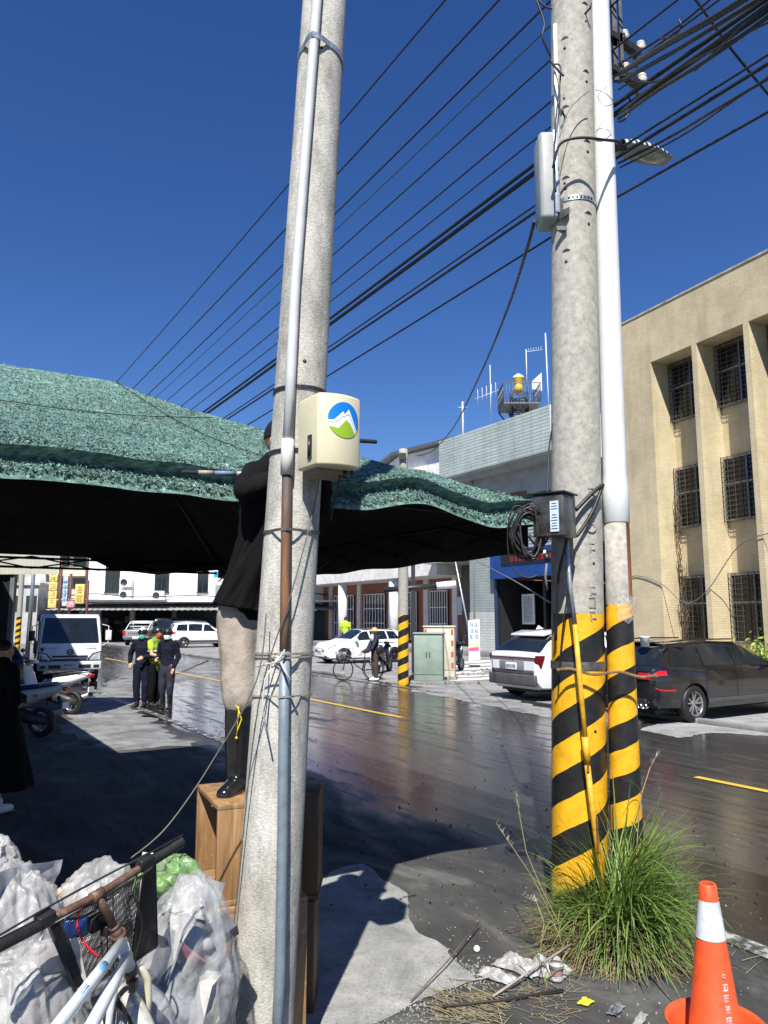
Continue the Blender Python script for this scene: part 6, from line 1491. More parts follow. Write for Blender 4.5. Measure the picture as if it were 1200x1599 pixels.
def eyes(parent, c, f, s=1.0):
    c = V(c); f = V(f).normalized(); r = f.cross(V((0, 0, 1)))
    for sg in (-1, 1):
        mb = MB(); mb.ball(c + r * sg * .032 * s + V((0, 0, .008)) * s + f * .078 * s, .0125 * s, 10); e = mb.build('eye', MT['white'], parent)
        mb = MB(); mb.ball(c + r * sg * .032 * s + V((0, 0, .008)) * s + f * .0865 * s, .006 * s, 8); mb.build('iris', MT['hair'], e)
def person(label, loc, rotz, J, cl, voxel=.012, group=None, s=1.0, fc=(0, -1, 0), wr=0.006):
    """J joints in local metres, cl clothing dict name -> material"""
    o = thing('person', label, 'person', loc, rotz, group)
    g = lambda k: V(J[k])
    b = MB(); F = V(fc)
    head(b, g('head'), F, s=s)
    chain(b, [g('neck') - V((0, 0, .04)), g('head') - V((0, 0, .05))], [.056 * s, .052 * s])
    shw = (g('shL') - g('shR')); ex = shw.normalized() if shw.length > .01 else V((1, 0, 0))
    mid = (g('shL') + g('shR')) / 2; hip = (g('hipL') + g('hipR')) / 2
    torso = [(hip - V((0, 0, .06)), .125), (hip + (mid - hip) * .25, .135), (hip + (mid - hip) * .5, .128), (hip + (mid - hip) * .8, .155), (mid + V((0, 0, .0)), .12)]
    def tor(mb_, k): chain(mb_, [p for p, _ in torso], [r * s * k for _, r in torso], 20, ell=(ex, .68)); chain(mb_, [g('shL'), mid, g('shR')], [.062 * s * k, .075 * s * k, .062 * s * k])
    tor(b, 1)
    for sd in 'LR':
        chain(b, [g('sh' + sd), g('el' + sd)], [.052 * s, .041 * s]); chain(b, [g('el' + sd), g('wr' + sd)], [.040 * s, .027 * s])
        d = g('wr' + sd) - g('el' + sd); hand(b, g('wr' + sd), d, J.get('back' + sd, (0, -1, .3)), s, J.get('curl', .5), 1 if sd == 'L' else -1)
        chain(b, [g('hip' + sd), g('kn' + sd)], [.088 * s, .060 * s]); chain(b, [g('kn' + sd), g('kn' + sd).lerp(g('an' + sd), .3), g('an' + sd)], [.056 * s, .058 * s, .038 * s])
        ft = V(J['toe' + sd]) if 'toe' + sd in J else F
        chain(b, [g('an' + sd) - V((0, 0, .03)), g('an' + sd) - V((0, 0, .055)) + ft.normalized() * .10 * s, g('an' + sd) - V((0, 0, .06)) + ft.normalized() * .16 * s], [.036 * s, .032 * s, .024 * s], ell=(ft.cross(V((0, 0, 1))), .8))
    remesh('body', b, MT['skin'], o, min(voxel, .008), 2)
    if not cl.get('mask_full'): eyes(o, g('head'), F, s)
    if 'top' in cl:
        m = MB(); k = cl.get('loose', 1.14); tor(m, k)
        for sd in 'LR':
            if cl.get('sleeve', 1) >= 1: chain(m, [g('sh' + sd), g('el' + sd)], [.070 * s, .058 * s]); chain(m, [g('el' + sd), g('el' + sd).lerp(g('wr' + sd), .93)], [.057 * s, .043 * s])
            else: chain(m, [g('sh' + sd), g('sh' + sd).lerp(g('el' + sd), cl['sleeve'])], [.074 * s, .066 * s])
        chain(m, [g('neck') - V((0, 0, .06)), g('neck') + V((0, 0, .01))], [.085 * s, .068 * s])
        if cl.get('hem'): chain(m, [hip + V((0, 0, .02)), hip - V((0, 0, cl['hem']))], [.158 * s, .168 * s], 20, ell=(ex, .74))
        remesh('jacket' if cl.get('sleeve', 1) >= 1 else 'shirt', m, cl['top'], o, voxel, 3, wr, 7, 3)
    if 'vest' in cl:
        m = MB(); chain(m, [p for p, _ in torso], [r * s * 1.3 for _, r in torso], 20, ell=(ex, .74)); chain(m, [g('shL').lerp(mid, .25), mid, g('shR').lerp(mid, .25)], [.075 * s, .09 * s, .075 * s]); remesh('vest', m, cl['vest'], o, voxel, 2, wr, 6, 9)
        m = MB()
        for k in (.35, .62):
            c = hip.lerp(mid, k); m.tube([c - V((0, 0, .025)), c + V((0, 0, .025))], .222 * s if k > .5 else .196 * s, 24, ell=(ex, .76))
        m.build('reflective_band', M('reflective tape', (.6, .62, .6), .3, .3), o)
    if 'legs' in cl:
        m = MB(); chain(m, [hip + V((0, 0, .06)), hip - V((0, 0, .08))], [.142 * s, .148 * s], 20, ell=(ex, .72)); ll = cl.get('leglen', .9); lw = cl.get('legw', 1.0)
        for sd in 'LR': chain(m, [g('hip' + sd) - V((0, 0, .02)), g('kn' + sd)], [.104 * s * lw, cl.get('knee', .080) * s * lw]); chain(m, [g('kn' + sd), g('kn' + sd).lerp(g('an' + sd), ll)], [cl.get('knee', .080) * s * lw, .066 * s * lw])
        remesh('trousers', m, cl['legs'], o, voxel, 3, wr * cl.get('crease', 1.3), cl.get('cs', 9.), 5, (1, 1, .42))
    if 'boots' in cl:
        for sd in 'LR':
            m = MB(); h = cl.get('booth', .3); ft = V(J['toe' + sd]).normalized() if 'toe' + sd in J else F; a = g('an' + sd); kdir = (g('kn' + sd) - a).normalized()
            chain(m, [a + kdir * h, a + kdir * h * .5, a - V((0, 0, .0))], [.068 * s * cl.get('bootr', 1), .062 * s * cl.get('bootr', 1), .054 * s * cl.get('bootr', 1)]); gd = V((0, 0, 1))
            chain(m, [a - V((0, 0, .035)) - ft * .03, a - V((0, 0, .045)) + ft * .08 * s, a - V((0, 0, .050)) + ft * .155 * s], [.056 * s, .052 * s, .042 * s], 16, ell=(ft.cross(gd), .9))
            bt = remesh('boot', m, cl['boots'], o, min(voxel, .009), 2)
            m = MB(); m.box(a - V((0, 0, .088)) + ft * .065 * s, (.29 * s, .088 * s, .022), ft); m.build('sole', cl.get('sole', MT['blackp']), bt, bevel=.009)
    hd = g('head'); r = F.cross(V((0, 0, 1))).normalized()
    def hm_(a, bb, c_): return Matrix(((r.x * a, F.x * bb, 0), (r.y * a, F.y * bb, 0), (r.z * a, F.z * bb, c_)))
    def cap(name, mat, sc, zmin, cen=(0, 0, .03), par=o, fmax=None, thick=.008):
        m = MB(); c = hd + V((0, 0, cen[2])) + F * cen[1]; n = 24; rows = []
        R1 = hm_(.074 * sc * s, .094 * sc * s, .096 * sc * s)
        for i in range(13):
            row = []
            for k in range(n):
                az = 2 * PI * k / n; front_ = max(0, math.sin(az)); lim = math.acos(max(-1, min(1, zmin + (fmax or 0) * front_)))
                a = lim * i / 12; row.append(m.vt(c + R1 @ V((math.sin(a) * math.cos(az), math.sin(a) * math.sin(az), math.cos(a)))))
            rows.append(row)
        for i in range(12):
            for k in range(n): m.face((rows[i][k], rows[i + 1][k], rows[i + 1][(k + 1) % n], rows[i][(k + 1) % n]), True)
        ob = m.build(name, mat, par); sm = ob.modifiers.new('s', 'SOLIDIFY'); sm.thickness = thick; return ob
    if 'hair' in cl: cap('hair', cl['hair'], 1.06, -.12, (0, -.008, .022), fmax=.75)
    if 'helmet' in cl:
        cap('helmet', cl['helmet'], 1.42, -.1, (0, -.004, .022), fmax=.45, thick=.02)
        if 'shellcap' in cl: cap('helmet_top', cl['shellcap'], 1.46, .62, (0, -.004, .022), thick=.004)
    if 'hat' in cl:
        cap('hat', cl['hat'], 1.18, .1, (0, 0, .03)); m = MB(); m.lathe([(.08, .065), (.13, .045), (.165, .02), (.16, .014), (.125, .038), (.08, .055)], hd, (0, 0, 1), 28); m.build('hat_brim', cl['hat'], o)
    if 'mask' in cl:
        m = MB()
        def mk(u, v):
            a = (-1 + 2 * u) * 1.15; z = -.100 + .092 * v; rr = 1.0 + .10 * math.sin(PI * v) - .10 * (1 - v)
            return hd + r * math.sin(a) * .074 * rr * s + F * (math.cos(a) * .092 * rr + .012) * s + V((0, 0, z * s))
        m.grid(mk, 16, 8); k_ = m.build('mask', cl['mask'], o); sm = k_.modifiers.new('s', 'SOLIDIFY'); sm.thickness = .004
        m = MB()
        for sg in (-1, 1): m.tube([hd + r * sg * .07 * s + F * .05 * s - V((0, 0, .03)), hd + r * sg * .08 * s + F * .0 - V((0, 0, .005)), hd + r * sg * .078 * s - F * .012 * s - V((0, 0, .03)), hd + r * sg * .07 * s + F * .04 * s - V((0, 0, .08))], .0025, 5)
        m.build('mask_strap', cl['mask'], k_)
    if 'glasses' in cl: m = MB(); m.grid(lambda u, v: hd + r * math.sin(-1 + 2 * u) * .08 * s + F * (math.cos(-1 + 2 * u) * .098 + .01) * s + V((0, 0, (-.005 + .05 * v) * s)), 12, 4); k_ = m.build('visor', MT['glass'], o); k_.modifiers.new('s', 'SOLIDIFY').thickness = .003
    return o
navy = M('navy uniform cloth', (.006, .008, .020), .9, 0, .3, 5, .3, 60, spec=.25)
blk = M('black cloth', (.0035, .0035, .004), .95, 0, .3, 4, .4, 30, spec=.2)
rub_ = M('black rubber boot', (.012, .012, .013), .16, 0, .3, 6, coat=.4)
def std(s=1.0, armL=None, armR=None, lean=0.0, legspread=.09, toes=None):
    J = dict(head=(0, -.02 + lean, 1.60), neck=(0, lean, 1.45), shL=(.18, lean, 1.40), shR=(-.18, lean, 1.40), elL=(.24, lean + .02, 1.12), elR=(-.24, lean + .02, 1.12), wrL=(.22, lean - .08, .88), wrR=(-.22, lean - .08, .88),
             hipL=(.09, 0, .92), hipR=(-.09, 0, .92), knL=(legspread + .01, -.02, .50), knR=(-legspread - .01, -.02, .50), anL=(legspread, .02, .10), anR=(-legspread, .02, .10))
    if armL: J['elL'], J['wrL'] = armL
    if armR: J['elR'], J['wrR'] = armR
    return {k: (tuple(c * s for c in v) if isinstance(v, tuple) else v) for k, v in J.items()}
# the man on the crates; world aligned local frame, origin on top of the crate
mo = V((-.70, 3.68, 1.10))
def L_(px, py, Y): return tuple(P(px, py, Y) - mo)
MJ = dict(head=L_(440, 690, 3.70), neck=L_(430, 730, 3.72), shR=L_(400, 742, 3.66), shL=L_(464, 748, 3.80), elR=L_(384, 764, 3.52), wrR=L_(424, 750, 3.58), elL=L_(500, 790, 3.70), wrL=L_(505, 742, 3.62),
          hipR=L_(372, 955, 3.80), hipL=L_(425, 955, 3.86), knR=L_(378, 1090, 3.72), knL=L_(425, 1090, 3.80), anR=L_(374, 1212, 3.72), anL=L_(420, 1205, 3.84),
          toeR=(-.22, -.97, 0), toeL=(-.1, -1, 0), backR=(0, -.5, 1), backL=(0, -.5, 1), curl=.8)
khaki = M('faded khaki cloth', (.30, .26, .215), .9, 0, .28, 7, .5, 50)
man = person('man in black top and khaki trousers standing on crates behind the leaning pole', mo, 0, MJ,
             dict(top=blk, legs=khaki, boots=rub_, sole=M('tan gum sole', (.5, .32, .15), .6), booth=.37, hair=MT['hair'], mask=MT['paper'], loose=1.12, leglen=.06, legw=1.04, knee=.086, crease=-2.2, cs=8., bootr=1.2), .011, fc=(.80, -.35, 0), wr=.0065)
m = MB(); c = V(MJ['hipR']).lerp(V(MJ['hipL']), .4)
def skirt(u, v):
    a = PI * (.75 + 1.35 * u); top = V(MJ['shR']).lerp(V(MJ['shL']), .5) - V((0, 0, .12)); bot = c + V((.01, 0, .03)); p = top.lerp(bot, v); rx = .128 + .035 * v ** 3; ry = .125 + .05 * v
    f_ = 1 + .05 * math.sin(a * 9 + v * 3) * v + .11 * noise.noise(V((a * 2.2 + v * 1.5, v * 1.6, 3))) + .07 * (1 - 2 * abs(noise.noise(V((a * 3.5 + v * 3, v * 2.2, 8)))))
    return p + V((math.cos(a) * rx * f_ - .02 * v, math.sin(a) * ry * f_, (-.03 * math.cos(a) - .02) * v))
m.grid(skirt, 110, 50); sk = m.build('loose_shirt_tail', blk, man); sk.modifiers.new('s', 'SOLIDIFY').thickness = .004
ylc = M('yellow cord', (.75, .62, .02), .5)
a = V(MJ['anR']); kd = (V(MJ['knR']) - a)
m = MB(); t0 = a + kd * .98 + V((.0, -.078, .0)); m.tube([t0 + V((-.035, 0, .01)), t0 + V((0, -.01, -.03)), t0 + V((.018, -.012, -.08)), t0 + V((.0, -.012, -.13)), t0 + V((-.005, -.01, -.16))], .0026, 6); m.tube([t0 + V((.0, 0, .015)), t0 + V((.003, -.012, -.04)), t0 + V((-.002, -.012, -.14))], .0026, 6); m.ball(t0 + V((-.004, -.01, -.165)), .007, 8); m.build('yellow_drawcord', ylc, man)
# officers
oL = G(219, 1105)
person('officer in navy uniform with white topped helmet and green face mask, left of the three', (oL.x, oL.y, 0), math.radians(-8), std(.97, armL=((.27, -.02, 1.14), (.13, -.20, 1.10)), armR=((-.30, .05, 1.16), (-.27, -.02, .98))),
       dict(top=navy, legs=navy, boots=MT['black'], booth=.18, helmet=MT['blackp'], shellcap=MT['white'], mask=M('green mask', (.08, .42, .33), .7), glasses=1, loose=1.16, leglen=.8), .014, 'officers standing in the road', .97, (.12, -1, 0))
oM = G(238, 1105)
hv = M('hi-vis yellow green cloth', (.40, .62, .03), .7, 0, .1, 6)
person('officer in hi-vis vest and black cap with red face mask, between the other two', (oM.x, oM.y + .1, 0), math.radians(65), std(.98, armL=((.25, -.12, 1.16), (.2, -.36, 1.16)), armR=((-.24, -.1, 1.15), (-.14, -.34, 1.10))),
       dict(top=hv, vest=M('hi-vis vest dark green', (.16, .26, .03), .7, 0, .3, 9), sleeve=.45, legs=blk, boots=MT['black'], booth=.2, helmet=MT['blackp'], mask=M('red mask', (.55, .04, .03), .7), loose=1.1, leglen=.85), .014, 'officers standing in the road', .98, (0, -1, 0))
oR = G(259, 1109)
person('officer in navy with black helmet and white face mask, right of the three', (oR.x, oR.y, 0), math.radians(-20), std(.97, armR=((-.26, .05, 1.14), (-.18, -.14, 1.10)), armL=((.24, .05, 1.13), (.20, -.05, .9))),
       dict(top=navy, legs=M('dark grey trousers', (.016, .019, .034), .8, 0, .3, 6), boots=rub_, booth=.34, helmet=MT['blackp'], mask=MT['paper'], glasses=1, loose=1.16, leglen=.35), .014, 'officers standing in the road', .97, (.35, -1, 0))
# far hi-vis man and cyclist
hvp = P(543, 980, 38)
person('man in bright hi-vis shirt seen from behind by the brick arcade', (hvp.x, 36, .28), math.radians(180), std(.98), dict(top=hv, sleeve=.5, legs=blk, hair=MT['hair'], loose=1.2, hem=.06), .016, None, .98, (0, -1, 0))
cy = G(586, 1063)
wj = std(.93, armR=((-.16, -.20, 1.02), (-.12, -.42, .92)), armL=((.2, -.18, 1.05), (.08, -.42, .92)), lean=.0); wj['toeL'] = (-.2, -1, 0); wj['toeR'] = (.0, -1, 0)
wom = person('woman in straw hat, white mask and navy apron pushing a bicycle', (cy.x, cy.y, 0), math.radians(-70), wj, dict(top=M('dark navy jacket', (.015, .018, .04), .8, 0, .2, 5), legs=M('brown trousers', (.06, .04, .035), .8, 0, .2, 5), boots=MT['white'], booth=.05, hat=M('straw hat', (.55, .33, .16), .8), mask=MT['white'], hair=MT['hair'], loose=1.16, hem=.12), .014, None, .93, (0, -1, 0))
m = MB(); m.ball((0, -.10, 1.30), (.10, .05, .13), 12); m.build('scarf', M('pale scarf', (.7, .66, .55), .8), wom); m = MB(); m.ball((.22, .08, .95), (.07, .13, .15), 12); m.build('shoulder_bag', MT['blackp'], wom)
# dark figure at the left edge
dw = G(2, 1272)
dwo = person('person in long black dress and white shoes, cut by the left edge', (dw.x - .10, dw.y, 0), math.radians(150), std(.98, armL=((.26, .0, 1.12), (.05, -.2, 1.1)), armR=((-.26, 0, 1.12), (-.08, -.22, 1.12))), dict(top=blk, boots=MT['white'], booth=.03, hair=MT['hair'], loose=1.3, hem=.1), .012, None, .98, (0, -1, 0))
m = MB(); m.grid(lambda u, v: V((math.cos(u * 2 * PI) * (.19 + .20 * v) * (1 + .05 * math.sin(u * 40) * v), math.sin(u * 2 * PI) * (.15 + .2 * v) * (1 + .05 * math.sin(u * 40) * v), 1.1 - .84 * v)), 60, 16); m.build('skirt', blk, dwo)

# ================================================================ cyclist's bicycle and the foreground one
def bicycle_far(loc, rotz):
    o = thing('bicycle', 'old black bicycle with front wire basket pushed by the woman in straw hat', 'bicycle', loc, rotz)
    dk = MT['dsteel']
    for x in (-.5, .5):
        mb = MB(); mb.lathe([(.30, -.015), (.33, -.012), (.335, 0), (.33, .012), (.30, .015)], (x, 0, .335), (0, 1, 0), 36, closed=True); w = mb.build('wheel', MT['black'], o); sp = MB()
        for k in range(16): a_ = k * PI / 8; sp.tube([(x, 0, .335), (x + .31 * math.cos(a_), 0, .335 + .31 * math.sin(a_))], .003, 3)
        sp.build('spokes', MT['steel'], w)
    mb = MB()
    for p_ in (((.5, 0, .335), (.42, 0, .7), (.38, 0, .88)), ((.42, 0, .72), (-.12, 0, .32)), ((.41, 0, .80), (0, 0, .55), (-.15, 0, .52)), ((-.12, 0, .30), (-.22, 0, .80)), ((-.12, 0, .30), (-.5, 0, .335)), ((-.2, 0, .7), (-.5, 0, .335))): mb.tube(p_, .014, 8)
    mb.build('frame', dk, o); mb = MB(); mb.tube([(.30, -.27, .98), (.38, -.18, .98), (.40, 0, .96), (.38, .18, .98), (.30, .27, .98)], .012, 8); mb.tube([(.38, 0, .85), (.39, 0, .97)], .014, 8); mb.build('handlebar', MT['steel'], o)
    mb = MB(); mb.ball((-.24, 0, .86), (.13, .08, .035), 12); mb.build('saddle', MT['black'], o)
    mb = MB()
    for k in range(9):
        z = .66 + k * .028; w = .11 + k * .004; mb.tube([(.46, -w, z), (.46 + w * 1.9, -w, z), (.46 + w * 1.9, w, z), (.46, w, z), (.46, -w, z)], .004, 4)
    for k in range(22): u = -1 + 2 * (k % 11) / 10; yy = u * .12; mb.tube([(.46 if k < 11 else .68, yy, .66), (.46 if k < 11 else .69, yy, .89)], .003, 4)
    for k in range(16):
        xx = .46 + .22 * (k % 8) / 7; sg = -1 if k < 8 else 1; mb.tube([(xx, sg * .115, .66), (xx, sg * .14, .89)], .003, 4)
    mb.build('basket', MT['steel'], o)
    mb = MB(); mb.lathe([(.355, -.03), (.36, 0), (.355, .03)], (-.5, 0, .335), (0, 1, 0), 30); mb.build('mudguard', dk, o); return o
bc = G(566, 1063); bicycle_far((bc.x - .12, bc.y + .1, 0), math.radians(180 + 22))
# ---- foreground bicycle
bk0 = V((-.80, 2.50, 0))
bi = thing('bicycle', 'rusty white bicycle with black mesh basket in front at the lower left', 'bicycle', bk0)
rst = None
rm, rt2, rb2_ = nodes('rusty chrome'); ro = objc(rt2); rn = texn(rt2, 28, 6, .7, ro)
rcx = ramp(rt2, rn.outputs[0], [(.35, (.06, .032, .022)), (.55, (.12, .065, .045)), (.68, (.22, .12, .08)), (.76, (.4, .36, .33))]); rt2.links.new(rcx.outputs[0], rb2_.inputs['Base Color']); rb2_.inputs['Roughness'].default_value = .55; bump(rt2, rb2_, rn.outputs[0], .4, .002)
wf, wt2, wb2 = nodes('chipped white frame paint'); wo2 = objc(wt2); wn_ = texn(wt2, 35, 6, .75, wo2)
wr2 = ramp(wt2, wn_.outputs[0], [(.28, (.16, .09, .05)), (.34, (.58, .62, .64)), (.7, (.66, .71, .74))]); wt2.links.new(wr2.outputs[0], wb2.inputs['Base Color']); wb2.inputs['Roughness'].default_value = .28
bL, bR = P(-22, 1487, 2.06), P(285, 1314, 2.60)
bar_c = P(152, 1398, 2.36)
stem_b = P(181, 1452, 2.40); hd0 = P(186, 1462, 2.41); hd1 = P(203, 1514, 2.47)
def bl(p): return V(p) - bk0
dirb = (bR - bL).normalized()
mb = MB(); mb.tube([bl(bL + dirb * .03), bl(bL.lerp(bar_c, .5)), bl(bar_c), bl(bar_c.lerp(bR, .5)), bl(bR)], .0115, 16); mb.build('handlebar', rm, bi)
mb = MB(); mb.tube([bl(bar_c - dirb * .02), bl(bar_c + dirb * .02)], .0165, 14); mb.tube([bl(bar_c), bl(bar_c.lerp(stem_b, .3)) , bl(stem_b)], [.0135, .0125, .0125], 14); mb.tube([bl(stem_b.lerp(bar_c, .06)), bl(hd0)], [.0175, .019], 16); mb.tube([bl(stem_b.lerp(bar_c, .12)), bl(stem_b.lerp(bar_c, .05))], [.015, .0185], 16); mb.build('stem', rm, bi)
grip = M('ribbed black grip', (.014, .014, .014), .5, 0, .3, 30)
for (a_, b_) in ((bL - dirb * .02, bL.lerp(bar_c, .44)), (bR, bR.lerp(bar_c, .40))):
    mb = MB(); n = 44; mb.tube([bl(a_.lerp(b_, i / n)) for i in range(n + 1)], [.0165 + .0012 * (i % 2) for i in range(n + 1)], 16); mb.build('grip', grip, bi)
for (c_, s_) in ((bL.lerp(bar_c, .50), 1), (bR.lerp(bar_c, .46), -1)):
    mb = MB(); up = V((0, -.3, 1)).normalized()
    mb.box(bl(c_ + up * .012), (.05, .034, .03), dirb, up); mb.tube([bl(c_ - dirb * .02), bl(c_ + dirb * .02)], .018, 12); br = mb.build('brake_clamp', MT['blackp'], bi, bevel=.004)
    mb = MB(); f_ = V((-.6, .75, .0)).normalized(); mb.tube([bl(c_ + f_ * .02), bl(c_ + f_ * .035 - dirb * s_ * .06 - up * .01), bl(c_ + f_ * .03 - dirb * s_ * .17 - up * .012)], [.005, .0045, .0045], 8); mb.build('brake_lever', MT['chrome'], br)
# brake cables along and below the bar
cabk = [('brake_cable', [bL + V((0, 0, .022)), bL.lerp(bar_c, .5) + V((0, .0, .035)), bar_c + V((-.01, .02, .035)), bar_c.lerp(bR, .5) + V((0, 0, .03)), bR + V((0, 0, .02))], .003, MT['blackp']),
        ('brake_cable', [bar_c.lerp(bR, .45) - V((0, 0, .01)), bar_c.lerp(bR, .25) + V((.03, 0, -.06)), P(205, 1392, 2.42), P(218, 1420, 2.44), P(222, 1450, 2.46), P(210, 1500, 2.47)], .003, MT['blackp']),
        ('red_cable', [bar_c.lerp(bR, .55) - V((0, 0, .012)), P(160, 1395, 2.40), P(128, 1416, 2.37), P(121, 1444, 2.36), P(132, 1472, 2.35), P(154, 1494, 2.36)], .0035, M('red cable sheath', (.6, .012, .02), .35)),
        ('brake_cable', [P(100, 1435, 2.3), P(130, 1432, 2.33), P(165, 1408, 2.38), P(190, 1388, 2.42)], .003, MT['blackp'])]
for nm, pts, r_, m_ in cabk: cable(nm, [bl(p) for p in pts], r_, m_, None, parent=bi, sub=8)
mb = MB(); mb.tube([bl(hd0), bl(hd1)], .0195, 18); mb.build('head_tube', wf, bi)
mb = MB(); mb.tube([bl(hd0.lerp(hd1, -.1)), bl(hd0.lerp(hd1, .04))], .0225, 16); mb.build('headset_ring', rm, bi); mb = MB(); mb.tube([bl(hd0.lerp(hd1, .95)), bl(hd0.lerp(hd1, 1.1))], .0225, 16); mb.build('headset_ring', rm, bi)
ta, tb_ = P(192, 1470, 2.405), P(88, 1606, 1.92)
da, db2 = P(200, 1492, 2.44), P(138, 1612, 2.02)
mb = MB(); mb.tube([bl(ta), bl(ta.lerp(tb_, .5)), bl(tb_), bl(tb_ + (tb_ - ta) * .5)], [.0155, .0165, .017, .017], 16); mb.build('top_tube', wf, bi)
mb = MB(); mb.tube([bl(da), bl(da.lerp(db2, .5)), bl(db2), bl(db2 + (db2 - da) * .5)], [.0165, .0175, .018, .018], 16); mb.build('down_tube', wf, bi)
dc = M('blue frame decal', (.12, .33, .55), .4, 0, .4, 30)
for (u0, u1) in ((.34, .44), (.62, .72)):
    mb = MB(); A, B = ta.lerp(tb_, u0), ta.lerp(tb_, u1); n_ = V((.35, -.75, .55)).normalized(); mb.tube([bl(A + n_ * .0035), bl(B + n_ * .0035)], .0145, 14); mb.build('frame_decal', dc, bi)
# crown, fork, mudguard, wheel : wheel plane heads away to the left, rear part swings to us and right
wh_dir = V((.66, -.75, 0)).normalized()           # from the hub axis towards us
wup = V((0, 0, 1)); crown = P(205, 1524, 2.49)
hub = crown + V((0, 0, -.37)) - wh_dir * .045; ax = wh_dir.cross(wup).normalized()
mb = MB()
ivory = M('yellowed fork paint', (.60, .57, .42), .35, 0, .1, 20)
for sg in (-1, 1):
    m1 = MB(); m1.tube([bl(crown + V((0, 0, .012))), bl(crown + ax * sg * .028 + V((0, 0, .012))), bl(crown + ax * sg * .052 + V((0, 0, -.02))), bl(crown + ax * sg * .060 + V((0, 0, -.08))), bl(hub + ax * sg * .058)], [.013, .0135, .0125, .0115, .008], 12); m1.build('fork_blade', ivory if sg < 0 else wf, bi)
m1 = MB(); m1.tube([bl(crown + V((0, 0, -.02))), bl(crown + V((0, 0, .03)))], .014, 12); m1.box(bl(crown + wh_dir * .02 - V((0, 0, .02))), (.02, .03, .03)); m1.build('fork_crown', rm, bi)
Rw = .31
def wpt(a_, r_, o_): return bl(hub + wh_dir * math.cos(a_) * r_ + wup * math.sin(a_) * r_ + ax * o_)
m1 = MB(); m1.grid(lambda u, v: wpt(-.2 + u * 2.3, Rw + .018 - .016 * (2 * v - 1) ** 2, (v - .5) * .058), 40, 8); gd_ = m1.build('mudguard', M('rust flecked chrome guard', (.62, .60, .54), .3, .35, .25, 30), bi); gd_.modifiers.new('s', 'SOLIDIFY').thickness = .002
m1 = MB(); rings = []
for i in range(60):
    a_ = 2 * PI * i / 60; rings.append([m1.vt(wpt(a_, Rw - .03 + .021 * math.cos(b_), .019 * math.sin(b_))) for b_ in [2 * PI * k / 10 for k in range(10)]])
for i in range(60):
    for k in range(10): m1.face((rings[i][k], rings[(i + 1) % 60][k], rings[(i + 1) % 60][(k + 1) % 10], rings[i][(k + 1) % 10]), True)
w1 = m1.build('front_wheel', MT['black'], bi)
m1 = MB()
for k in range(36): a_ = k * PI / 18; m1.tube([wpt(a_ + .5 * (-1) ** k, .02, .03 * (-1) ** k), wpt(a_, Rw - .05, 0)], .001, 3)
m1.tube([wpt(0, 0, -.05), wpt(0, 0, .05)], .02, 10); m1.build('spokes', MT['steel'], w1)
# the rest of the frame, out of the picture below
m1 = MB(); e1 = tb_ + (tb_ - ta) * .5; e2 = db2 + (db2 - da) * .5
bb = V((e2.x - .03, e2.y - .12, .30)); m1.tube([bl(e2), bl(bb)], .018, 10); m1.tube([bl(e1), bl(bb + V((-.02, -.05, .1)))], .016, 10); m1.tube([bl(bb), bl(bb + V((-.10, -.18, .5)))], .015, 10); rhub = bb + V((-.12, -.46, .03)); m1.tube([bl(bb), bl(rhub)], .011, 8); m1.tube([bl(bb + V((-.09, -.16, .42))), bl(rhub)], .009, 8); m1.build('rear_frame', wf, bi)
m1 = MB(); m1.ball(bl(bb + V((-.11, -.2, .55))), (.08, .12, .04), 12); m1.build('saddle', MT['black'], bi)
m1 = MB(); fdir = V((.25, .97, 0)).normalized(); m1.lathe([(.29, -.018), (.33, -.015), (.335, 0), (.33, .015), (.29, .018)], bl(V((rhub.x, rhub.y, .335))), fdir.cross(wup), 36, closed=True); m1.build('rear_wheel', MT['black'], bi)
# basket of fine black mesh: corners from the picture at their own depths
q4 = lambda x, y, Y: P(x, y, Y)
TLn, TRn = P(76, 1447, 2.28), P(228, 1352, 2.56)       # rim nearest to us
TLf, TRf = P(88, 1431, 2.50), P(243, 1347, 2.76)
BLn, BRn = P(118, 1546, 2.36), P(205, 1505, 2.56)
BLf, BRf = P(140, 1541, 2.56), P(246, 1478, 2.72)
TRn = P(222, 1368, 2.56)
mesh_m = M('black wire mesh', (.012, .012, .013), .45, .2, .2, 20)
m1 = MB()
def pan(a_, b_, c_, d_, nx_, nz_):   # a-b top, d-c bottom
    for i in range(nx_ + 1):
        u = i / nx_; m1.tube([bl(a_.lerp(b_, u)), bl(d_.lerp(c_, u))], .0011, 3, cap=False, sm=False)
    for j in range(nz_ + 1):
        v = j / nz_; m1.tube([bl(a_.lerp(d_, v)), bl(b_.lerp(c_, v))], .0011, 3, cap=False, sm=False)
pan(TLn, TRn, BRn, BLn, 58, 38); pan(TLf, TRf, BRf, BLf, 58, 38); pan(TLn, TLf, BLf, BLn, 36, 38); pan(TRn, TRf, BRf, BRn, 36, 38); pan(BLn, BRn, BRf, BLf, 40, 30)
bsk = m1.build('basket', mesh_m, bi)
m1 = MB()
for a_, b_, r_ in ((TLn, TRn, .004), (TRn, TRf, .004), (TRf, TLf, .004), (TLf, TLn, .004), (BLn, BRn, .003), (BRn, BRf, .003), (BRf, BLf, .003), (BLf, BLn, .003), (TLn, BLn, .004), (TRn, BRn, .004), (TLf, BLf, .003), (TRf, BRf, .003)): m1.tube([bl(a_), bl(b_)], r_, 8)
for u in (.5, .58, .66): m1.tube([bl(TLn.lerp(TRn, u)), bl(BLn.lerp(BRn, u))], .0018, 6)
m1.tube([bl(TLn.lerp(BLn, .6)), bl(TRn.lerp(BRn, .6))], .0018, 6)
m1.build('basket_rim', MT['blackp'], bsk)
